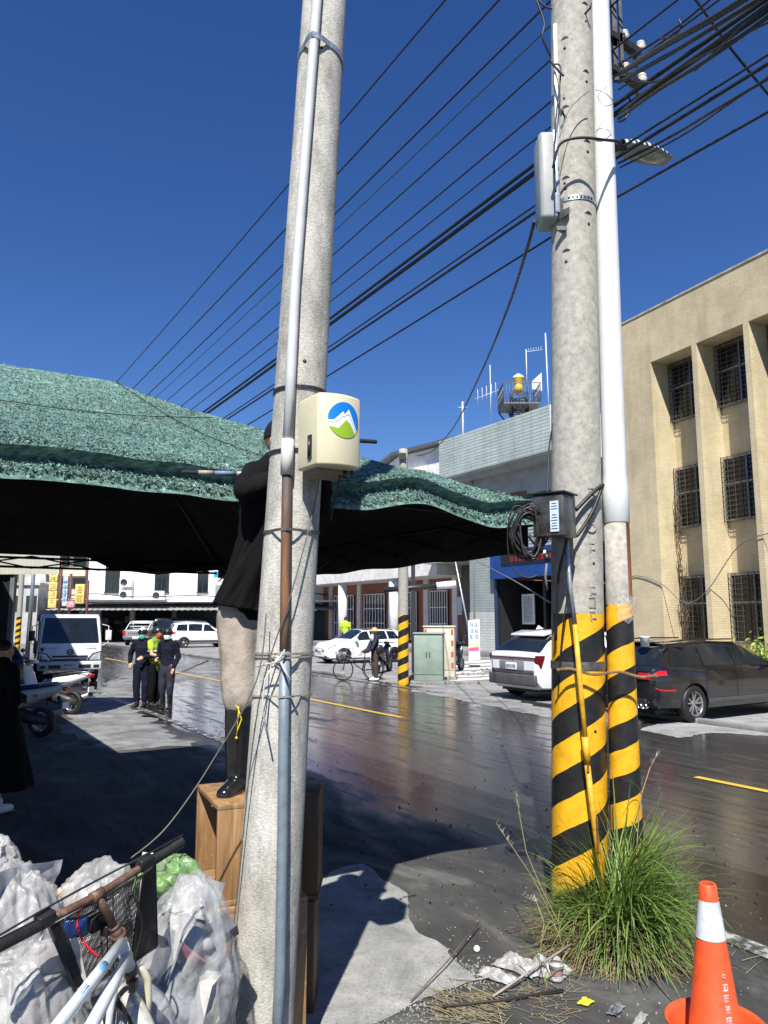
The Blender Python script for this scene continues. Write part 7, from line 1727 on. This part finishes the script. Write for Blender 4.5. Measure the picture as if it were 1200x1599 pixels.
m1 = MB(); m1.box(bl(P(152, 1440, 2.42)), (.05, .03, .04), dirb); m1.box(bl(P(166, 1452, 2.42)), (.02, .03, .03), dirb); m1.build('basket_bracket', MT['blackp'], bi, bevel=.003)
# ---- rubbish bags
def plastic(name, tint, alpha, rough=.22):
    m, t, b = nodes(name); o = objc(t); n = texn(t, 5, 6, .65, o, 1.2)
    c = ramp(t, n.outputs[0], [(.3, tuple(x * .78 for x in tint)), (.6, tint)]); t.links.new(c.outputs[0], b.inputs['Base Color']); b.inputs['Roughness'].default_value = rough
    al = ramp(t, n.outputs[0], [(.35, alpha - .18), (.65, min(1, alpha + .15))]); t.links.new(al.outputs[0], b.inputs['Alpha'])
    b.inputs['Specular IOR Level'].default_value = .6; b.inputs['Subsurface Weight'].default_value = .0
    bump(t, b, texn(t, 22, 5, .7, mapv(t, o, sc=(1, 1, .5)), 1.0).outputs[0], .5, .012); return m
def bag(label, c, size, seed, mat, contents, fold=.045, group='clear rubbish bags by the bicycle', knot=None, slump=1.0):
    c = V(c); mb = MB(); nu, nv = 110, 80
    def f(u, v, k=1.0, fd=fold):
        a_ = 2 * PI * u; b_ = PI * v; x = math.cos(a_) * math.sin(b_) ** .62; y = math.sin(a_) * math.sin(b_) ** .62; z = math.cos(b_)
        z = math.copysign(abs(z) ** .8, z)
        wdt = 1 - .18 * max(0, z) ** 1.5 + .06 * (1 - abs(z))
        p = V((x * size[0] * wdt, y * size[1] * wdt, z * size[2]))
        n1_ = noise.noise(V((x * 1.6, y * 1.6, z * 1.3 + seed * 5.1))); r1 = 1 - abs(noise.noise(V((x * 2.6 + seed + z * .8, y * 2.6, z * 1.3)))) * 2; r2 = 1 - abs(noise.noise(V((x * 5.5 + seed + z * 2, y * 5.5 - seed, z * 1.8)))) * 2; r3 = 1 - abs(noise.noise(V((x * 12 + z * 5, y * 12 + seed, z * 4)))) * 2
        d = n1_ * .30 * size[0] + fd * .5 * (r1 * .9 + r2 * .45 + r3 * .08 - .6)
        nn = V((x, y, z * .8)).normalized(); p += nn * d; return p * k
    mb.grid(lambda u, v: f(u, v), nu, nv, True, False)
    base = thing('rubbish_bag', label, 'rubbish bag', c, 0, group)
    bo2 = mb.build('bag_film', mat, base, weld=True); sm = bo2.modifiers.new('s', 'SOLIDIFY'); sm.thickness = .0015
    q = random.Random(seed); n = 0
    for (col, k, sz) in contents:
        m1 = MB()
        for i in range(k):
            a_ = q.uniform(0, 6.28); rr_ = q.uniform(.45, .80); zz = q.uniform(-.75, .62); fx = math.cos(a_) * rr_ * size[0] * (1 - .3 * abs(zz)); fy = math.sin(a_) * rr_ * size[1] * (1 - .3 * abs(zz)) ; s_ = sz * q.uniform(.9, 1.7)
            typ = q.random(); m_ = Euler((q.random() * 3, q.random() * 3, q.random() * 3)).to_matrix()
            pos = V((fx, fy, zz * size[2]))
            if typ < .45: m1.box(pos, (s_ * 1.5, s_, s_ * .5), m_ @ V((1, 0, 0)), m_ @ V((0, 0, 1)))
            elif typ < .75: m1.tube([pos - m_ @ V((0, 0, s_)), pos + m_ @ V((0, 0, s_))], [s_ * .42, s_ * .5], 12)
            else:
                ids = []; m1.grid(lambda u, v: pos + m_ @ V(((u - .5) * s_ * 3, (v - .5) * s_ * 2.6, .35 * s_ * noise.noise(V((u * 3, v * 3, n)))) ), 8, 8)
            n += 1
        m1.build('contents', M('rubbish %.2f %.2f %.2f' % col, col, .6, 0, .25, 14), base)
    if knot:
        m1 = MB(); kz = V(knot); q = random.Random(seed + 1)
        def kn(u, v): a_ = 2 * PI * u; r_ = (.02 + .10 * v ** .9) * (1 + .35 * math.sin(a_ * 5 + seed) * v); return kz + V((math.cos(a_) * r_, math.sin(a_) * r_ * .8, .015 + .10 * v + .025 * math.sin(a_ * 3) * v))
        m1.grid(kn, 50, 12); tp_ = m1.build('gathered_top', mat, base); tp_.modifiers.new('s', 'SOLIDIFY').thickness = .001
    return base
pc = plastic('clear plastic film', (.56, .58, .59), .25, .12); pw2 = plastic('milky plastic film', (.58, .58, .57), .38, .16); pg = plastic('green tinted film', (.24, .42, .16), .42)
col1 = [((.55, .53, .50), 12, .06), ((.30, .22, .13), 8, .05), ((.65, .25, .30), 2, .05), ((.08, .08, .09), 8, .05), ((.45, .30, .12), 5, .05)]
bag('big clear bag with pinkish scraps right of the bicycle basket', P(292, 1478, 2.98) + V((0, 0, -.12)), (.165, .18, .36), 3, pc, col1, .042)
bag('clear bag of white rubbish standing behind the bicycle handlebar', P(150, 1422, 3.05) + V((0, 0, -.15)), (.17, .17, .30), 8, pw2, [((.50, .49, .48), 34, .06), ((.5, .4, .3), 5, .05)], .04)
bag('milky full bag in front at the lower left corner', P(38, 1575, 2.35) + V((0, 0, -.10)), (.14, .16, .26), 14, pw2, [((.50, .48, .46), 34, .05), ((.3, .3, .3), 6, .04), ((.5, .42, .3), 5, .04)], .04)
bag('clear bag poking up at the left edge above the handlebar', P(28, 1420, 2.85) + V((0, 0, -.10)), (.13, .14, .235), 21, pw2, [((.48, .48, .49), 16, .05), ((.06, .06, .07), 5, .05)], .05)
bag('milky bag behind the others at the far left edge', P(-18, 1372, 3.2) + V((0, 0, -.04)), (.12, .14, .17), 27, pw2, [((.62, .62, .63), 8, .05)], .045)
bag('small green tinted bag on top of the rubbish by the crate', P(262, 1368, 3.12), (.115, .09, .075), 33, pg, [((.25, .5, .12), 6, .04), ((.6, .62, .55), 4, .04)], .03)
bag('low clear bag on the ground under the bicycle basket', P(170, 1640, 2.75) + V((0, 0, -.0)), (.22, .20, .24), 39, pc, [((.45, .42, .38), 12, .06), ((.35, .2, .1), 5, .05), ((.1, .25, .5), 2, .05)], .045)
bb_ = thing('drink_pack', 'bright blue pack showing through the basket mesh', 'pack', P(119, 1447, 2.66)); m1 = MB(); m1.box((0, 0, 0), (.075, .04, .06), (1, .4, 0)); m1.build('wrapper', M('blue wrapper', (.01, .08, .42), .4, 0, .4, 30), bb_, bevel=.008)
# ---- traffic cone
cn = thing('traffic_cone', 'orange traffic cone with white reflective band and upturned collar at lower right', 'traffic cone', (1.335, 3.30, 0), math.radians(0))
orm = M('weathered orange plastic', (.66, .085, .022), .38, 0, .10, 22)
CT = .815
def cr_(z): return .031 + (CT - z) * .128
mb = MB(); mb.lathe([(.022, CT), (.028, CT + .004), (.034, CT - .002), (.040, CT - .075), (cr_(.735), .735), (cr_(.05), .05), (.155, .03), (.155, .0)], n=48); mb.lathe([(.022, CT), (.026, CT - .08), (.02, CT - .3)], n=32); mb.build('cone', orm, cn)
mb = MB(); mb.lathe([(cr_(.755) + .0015, .755), (cr_(.612) + .0025, .612)], n=48); 
wbm, wbt, wbb = nodes('scuffed reflective sleeve'); ob_ = objc(wbt); nn_ = texn(wbt, 18, 6, .7, ob_, 1.); rw_ = ramp(wbt, nn_.outputs[0], [(.3, (.42, .46, .5)), (.5, (.60, .64, .66)), (.7, (.72, .74, .75))]); wbt.links.new(rw_.outputs[0], wbb.inputs['Base Color']); wbb.inputs['Roughness'].default_value = .3
mb.build('reflective_band', wbm, cn)
mb = MB(); mb.lathe([(.105, .10), (.15, .18), (.175, .27), (.190, .295), (.194, .292), (.182, .265), (.156, .175), (.11, .09)], n=48, closed=True); mb.build('collar', orm, cn)
mb = MB(); mb.box((0, 0, .02), (.40, .40, .04)); mb.build('base', M('black rubber base', (.02, .02, .02), .7), cn, bevel=.012)
gly = MB(); qg = random.Random(9)
for k in range(7):
    z = .49 - k * .038; az = -1.38; r_ = cr_(z) + .0012; c_ = V((math.cos(az) * r_, math.sin(az) * r_, z)); x_ = V((-math.sin(az), math.cos(az), 0)); y_ = V((-math.cos(az) * .12, -math.sin(az) * .12, 1)).normalized()
    if k == 0: gly.lathe([(.007, 0), (.0095, .001), (.007, .0015)], c_ - V((0, 0, 0)), x_.cross(y_), 18); gly.lathe([(.002, 0), (.0035, .001)], c_, x_.cross(y_), 10)
    else: glyphs(gly, c_, x_, y_, (.026, .030), 1, 1, 60 + k, 0, .0012)
gly.build('lettering', M('worn pale lettering', (.55, .5, .5), .5, 0, .4, 60), cn)
# ---- grass clump at the big pole
blade_m = []
for nm_, lo_, hi_ in (('green grass blade', (.045, .105, .016), (.25, .36, .085)), ('dry grass blade', (.26, .20, .10), (.46, .40, .24))):
    m, t, b = nodes(nm_); gi = add(t, 'ShaderNodeNewGeometry'); o = objc(t); n = texn(t, 9, 3, .6, o); f_ = mathn(t, 'ADD', mathn(t, 'MULTIPLY', gi.outputs['Random Per Island'], .7), mathn(t, 'MULTIPLY', n.outputs[0], .3))
    r_ = ramp(t, f_, [(.1, lo_), (.9, hi_)]); t.links.new(r_.outputs[0], b.inputs['Base Color']); b.inputs['Roughness'].default_value = .45
    tr = add(t, 'ShaderNodeBsdfTranslucent'); t.links.new(r_.outputs[0], tr.inputs[0]); mx_ = add(t, 'ShaderNodeMixShader'); mx_.inputs[0].default_value = .3
    t.links.new(b.outputs[0], mx_.inputs[1]); t.links.new(tr.outputs[0], mx_.inputs[2]); t.links.new(mx_.outputs[0], t.nodes['Material Output'].inputs[0]); blade_m.append(m)
def blade(mb, base, az, L, lean, w, droop, seg=7, q=None):
    d = V((math.cos(az), math.sin(az), 0)); sd = V((-d.y, d.x, 0)); p = V(base); ang = lean; pts = []
    tw_ = q.uniform(-.5, .5)
    for i in range(seg + 1):
        u = i / seg; pts.append((p.copy(), w * (1 - u ** 1.6) + .0006, ang)); ang += droop / seg; p = p + (V((0, 0, 1)) * math.cos(ang) + d * math.sin(ang) + sd * tw_ * .15) * L / seg
        if p.z < .008: p.z = .008
    ids = []
    for (pp, ww, aa) in pts: ids.append((mb.vt(pp - sd * ww), mb.vt(pp + (d * -math.cos(aa) + V((0, 0, math.sin(aa)))) * ww * .35), mb.vt(pp + sd * ww)))
    for a_, b_ in zip(ids, ids[1:]): mb.face((a_[0], a_[1], b_[1], b_[0]), True); mb.face((a_[1], a_[2], b_[2], b_[1]), True)
GC = V((1.36, 4.72, 0)); q = random.Random(31)
gr = thing('grass_clump', 'dense clump of long green grass with dry stems at the foot of the big pole', 'grass clump', GC)
mb = MB()
tufts = []
for k in range(64):
    a_ = q.uniform(0, 6.28); r_ = q.random() ** .55; tx, ty = math.cos(a_) * r_ * .235 + .03, math.sin(a_) * r_ * .17; tufts.append((tx, ty, q.random() ** 1.3 * .34 * (1 - r_ * .75) * (1.25 if tx > 0 else .8), math.atan2(ty, tx + .05) + q.gauss(0, .6), q.uniform(.7, 1.2), q.uniform(.0, .55), r_))
for i in range(3300):
    tx, ty, tz, taz, tl_, tn, r_ = q.choice(tufts); bx_, by_ = tx + q.gauss(0, .028), ty + q.gauss(0, .022)
    hL = q.uniform(.18, .62) * tl_ * (1.12 - .35 * r_) * (1.15 if bx_ > -.05 else .88)
    blade(mb, (bx_, by_, max(0, tz + q.gauss(0, .02))), taz + q.gauss(0, .55), hL, abs(tn + q.gauss(0, .28)), q.uniform(.003, .0078), q.uniform(.2, 2.8), 7, q)
for i in range(70): blade(mb, (q.uniform(-.1, .25), q.uniform(-.08, .1), .1), q.uniform(0, 6.28), q.uniform(.6, .86), q.uniform(.05, .35), .0035, q.uniform(.3, 1.2), 8, q)
mb.build('green_blades', blade_m[0], gr)
mb = MB()
for i in range(2400):
    a_ = q.uniform(0, 6.28); r_ = q.random() ** .5; blade(mb, (math.cos(a_) * r_ * .30, math.sin(a_) * r_ * .20 - .03, q.random() ** 2 * .25 * (1 - r_ * .7)), a_ + q.gauss(0, .8), q.uniform(.14, .42), q.uniform(.5, 1.3), q.uniform(.0012, .003), q.uniform(.2, 1.4), 6, q)
for i in range(260): blade(mb, (q.gauss(-.05, .22), -.24 + q.gauss(0, .06), .012), q.uniform(0, 6.28), q.uniform(.08, .26), 1.45, .0015, .15, 4, q)
mb.build('dry_blades', blade_m[1], gr)
mb = MB()    # broad leaves low at right
for i in range(90):
    c_ = V((q.uniform(.06, .30), q.uniform(-.20, -.08), q.uniform(.04, .26))); az = q.uniform(0, 6.28); m_ = Euler((q.uniform(-.7, .7), q.uniform(-.7, .7), az)).to_matrix(); L = q.uniform(.018, .034)
    mb.poly([c_ + m_ @ V(p_) * L for p_ in ((-1, 0, 0), (-.3, -.55, .1), (.5, -.4, .1), (1.1, 0, -.1), (.5, .4, .1), (-.3, .55, .1))])
mb.build('broad_leaves', M('light green leaf', (.14, .26, .05), .5, 0, .3, 8), gr)
def stem_plant(label, base, pts, seed):
    o = thing('grass_stalk', label, 'grass stalk', base); q = random.Random(seed); b0_ = V(base); mb = MB(); mb.tube([p - b0_ for p in pts], [.0028] * (len(pts) - 1) + [.001], 5); mb.build('stem', blade_m[1], o)
    mb = MB()
    for i in range(34): u = q.random(); c_ = pts[-2].lerp(pts[-1], u) - b0_; blade(mb, c_, q.uniform(0, 6.28), q.uniform(.015, .035), q.uniform(.2, .8), .0009, .3, 3, q)
    mb.build('seed_head', M('pale seed head', (.36, .36, .28), .9), o)
    mb = MB()
    for i in range(5): u = q.uniform(0.1, .6); k = int(u * (len(pts) - 1)); blade(mb, pts[k] - b0_, q.uniform(0, 6.28), q.uniform(.15, .28), q.uniform(.4, .9), .0028, q.uniform(.8, 1.8), 7, q)
    mb.build('leaves', blade_m[0], o); return o
stem_plant('tall grey stalk with a feathery head left of the striped pole', G(880, 1500), [G(880, 1500), P(872, 1440, 4.55), P(845, 1385, 4.6), P(822, 1330, 4.65), P(812, 1275, 4.68), P(806, 1236, 4.70)], 1)
stem_plant('thin bent stalk leaning far left beside the feathery one', G(878, 1512), [G(878, 1512), P(866, 1440, 4.45), P(832, 1370, 4.4), P(800, 1322, 4.4), P(775, 1285, 4.4)], 2)
stem_plant('tall slender stalk rising right of the striped pipe', G(985, 1500), [G(985, 1500), P(996, 1300, 4.8), P(1002, 1240, 4.85), P(1015, 1200, 4.9), P(1030, 1172, 4.95)], 3)
stem_plant('low arching stalk between the litter and the grass clump', G(850, 1535), [G(850, 1535), P(842, 1500, 4.1), P(850, 1440, 4.15), P(838, 1408, 4.2), P(815, 1398, 4.2)], 4)
# green plant by the beige building at right edge
pl0 = P(1190, 1025, 21.5); pl0.z = 0
o = thing('shrub', 'light green leafy shrub at the right edge against the beige building', 'shrub', pl0); mb = MB(); q = random.Random(5)
for i in range(500):
    c_ = V((q.gauss(.35, .4), q.gauss(0, .25), abs(q.gauss(.85, .3)))); m_ = Euler((q.random() * 3, q.random() * 3, q.random() * 6)).to_matrix(); L = q.uniform(.05, .11)
    mb.poly([c_ + m_ @ V(p_) * L for p_ in ((-1, 0, 0), (0, -.5, .1), (1, 0, 0), (0, .5, .1))])
mb.build('leaves', M('yellow green leaf', (.20, .30, .04), .5, 0, .35, 4), o); mb = MB()
for i in range(9): mb.tube([(.2 + .08 * i - .3, 0, 0), (.1 * i, q.uniform(-.2, .2), .9)], .012, 5)
mb.build('stems', M('brown stem', (.1, .07, .04), .8), o)
# ---- litter
def crumple(name, label, c, size, seed, mat, cat='litter'):
    c = V(c); mb = MB(); f = lambda u, v: V(((u - .5) * 2 * size[0] * (1 + .4 * noise.noise(V((v * 3, seed, 0)))), (v - .5) * 2 * size[1] * (1 + .4 * noise.noise(V((u * 3, seed, 4)))), .012 + size[2] * (abs(noise.noise(V((u * 2.6, v * 2.6, seed)))) * 1.3 + (1 - abs(noise.noise(V((u * 6, v * 6, seed + 9)))) * 2) * .22 + .12) * (math.sin(PI * u) * math.sin(PI * v)) ** .4))
    mb.grid(f, 44, 44, True); o = mb.build(name, mat, None); o.location = c; o.rotation_euler = (0, 0, seed * .8); return settle(o, label, cat)
pgy = plastic('dusty grey film', (.40, .40, .39), .92, .4)
crumple('plastic_litter', 'crumpled dusty grey plastic bag left of the grass clump', G(812, 1512), (.13, .08, .075), 3, pgy)
crumple('plastic_litter', 'second crumpled pale bag, nearer the striped pole', G(858, 1520), (.10, .08, .08), 7, pgy)
crumple('plastic_litter', 'flat grey plastic scrap at the left end of the litter heap', G(776, 1528), (.10, .05, .035), 11, pgy)
crumple('wrapper', 'bright yellow crumpled wrapper on the ground below the grass', G(915, 1568), (.038, .028, .012), 5, M('yellow wrapper', (.75, .66, .03), .4, 0, .25, 40))
crumple('wrapper', 'dark and silver wrapper right of the yellow one', G(962, 1580), (.06, .026, .014), 9, M('silver wrapper', (.28, .3, .32), .3, .5, .7, 25))
crumple('wrapper', 'long pale wrapper strip at the bottom edge below the grass', G(1000, 1596), (.07, .02, .012), 13, pgy)
cup = G(870, 1530); o = thing('plastic_cup', 'squashed pale plastic cup with pink print among the litter', 'cup', cup); mb = MB(); mb.lathe([(0, 0), (.026, 0), (.036, .075), (.040, .08), (.0, .083)], n=22); mb.build('cup', M('milky cup', (.45, .43, .42), .4, 0, .15, 20), o); mb = MB(); mb.lathe([(.0315, .03), (.0345, .055)], n=22); mb.build('pink_print', M('faded pink print', (.4, .2, .2), .5), o)
pbm = MB(); pbm.ball((0, 0, .018), .019, 14); o = pbm.build('ball', MT['paper'], None); o.location = G(745, 1487); settle(o, 'small round white pellet on the dark ground', 'pellet')
def stick(label, pts, r_, mat, cat='stick'):
    pts = [V(p) for p in pts]; off = pts[0]; mb = MB(off=off); mb.tube(pts, r_, 6); o = mb.build('stick', mat); o.location = off; return settle(o, label, cat)
gs = M('grey dead wood', (.32, .29, .25), .9, 0, .2, 20); ds_ = M('dark wet stick', (.03, .025, .02), .7)
g_ = lambda x, y, z=.02: G(x, y, z)
stick('pale broken stick resting over the litter heap', [g_(770, 1556), g_(830, 1515, .05), g_(893, 1474, .10)], .006, gs)
stick('long thin black stick lying below the litter', [g_(690, 1572), g_(780, 1562), g_(880, 1545)], .006, ds_)
stick('short dark stick with brown end near the lower centre', [g_(642, 1562), g_(700, 1500, .04), g_(748, 1440, .05)], .004, M('brown twig', (.14, .1, .07), .9))
stick('thin twig crossing the bigger one', [g_(700, 1526), g_(740, 1530), g_(800, 1520)], .003, gs)
mb = MB(); q = random.Random(3)
for i in range(150):
    x, y = q.uniform(690, 800), q.uniform(1548, 1600); b_ = G(x, y, .008); az = math.radians(q.gauss(150, 25)); blade(mb, b_, az, q.uniform(.05, .2), 1.5, .0016, .07, 4, q)
for i in range(60): b_ = G(q.uniform(800, 900), q.uniform(1540, 1590), .008); blade(mb, b_, q.uniform(0, 6.28), q.uniform(.04, .14), 1.5, .0014, .07, 4, q)
for i in range(40): b_ = G(q.uniform(700, 860), q.uniform(1440, 1550), .006); blade(mb, b_, q.uniform(0, 6.28), q.uniform(.02, .07), 1.5, .0012, .07, 4, q)
settle(mb.build('dry_straw', blade_m[1]), 'scattered dry straw and stems on the ground at bottom centre', 'straw', kind='stuff')
mb = MB(); q = random.Random(6)
for i in range(900):
    x, y = q.gauss(600, 90), q.gauss(1570, 30)
    if y < 1470 or not 500 < x < 760: continue
    b_ = G(x, y, 0); rocks(mb, b_, 1, .02, .02, .004, .014, q)
for i in range(500): rocks(mb, G(q.uniform(520, 1180), q.uniform(1300, 1599), 0), 1, .05, .05, .003, .011, q)
for i in range(400): rocks(mb, G(q.gauss(715, 30), q.gauss(1522, 14), 0), 1, .02, .02, .004, .016, q)
settle(mb.build('gravel', mat_apron), 'fine grit and silt crumbs over the near ground', 'gravel', kind='stuff')
mb = MB(); q = random.Random(16)
for i in range(520):
    x = q.uniform(0, 1200); y = q.uniform(1120, 1420); rocks(mb, G(x, y, 0), 1, .1, .1, .006, .022, q)
settle(mb.build('mud_crumbs', ds_), 'dark mud crumbs scattered over the wet road', 'mud', kind='stuff')
# the meter box cable towards the canopy
cable('meter_cable', [P(531, 742, 3.16), P(527, 765, 3.3), P(520, 790, 3.5), P(517, 812, 3.7)], .004, cabm, 'thin black lead hanging from the underside of the meter box')
cable('bracket_stub', [P(558, 688, 3.4), P(588, 690, 3.45)], .010, MT['dsteel'], 'short dark rod sticking out to the right behind the meter box')
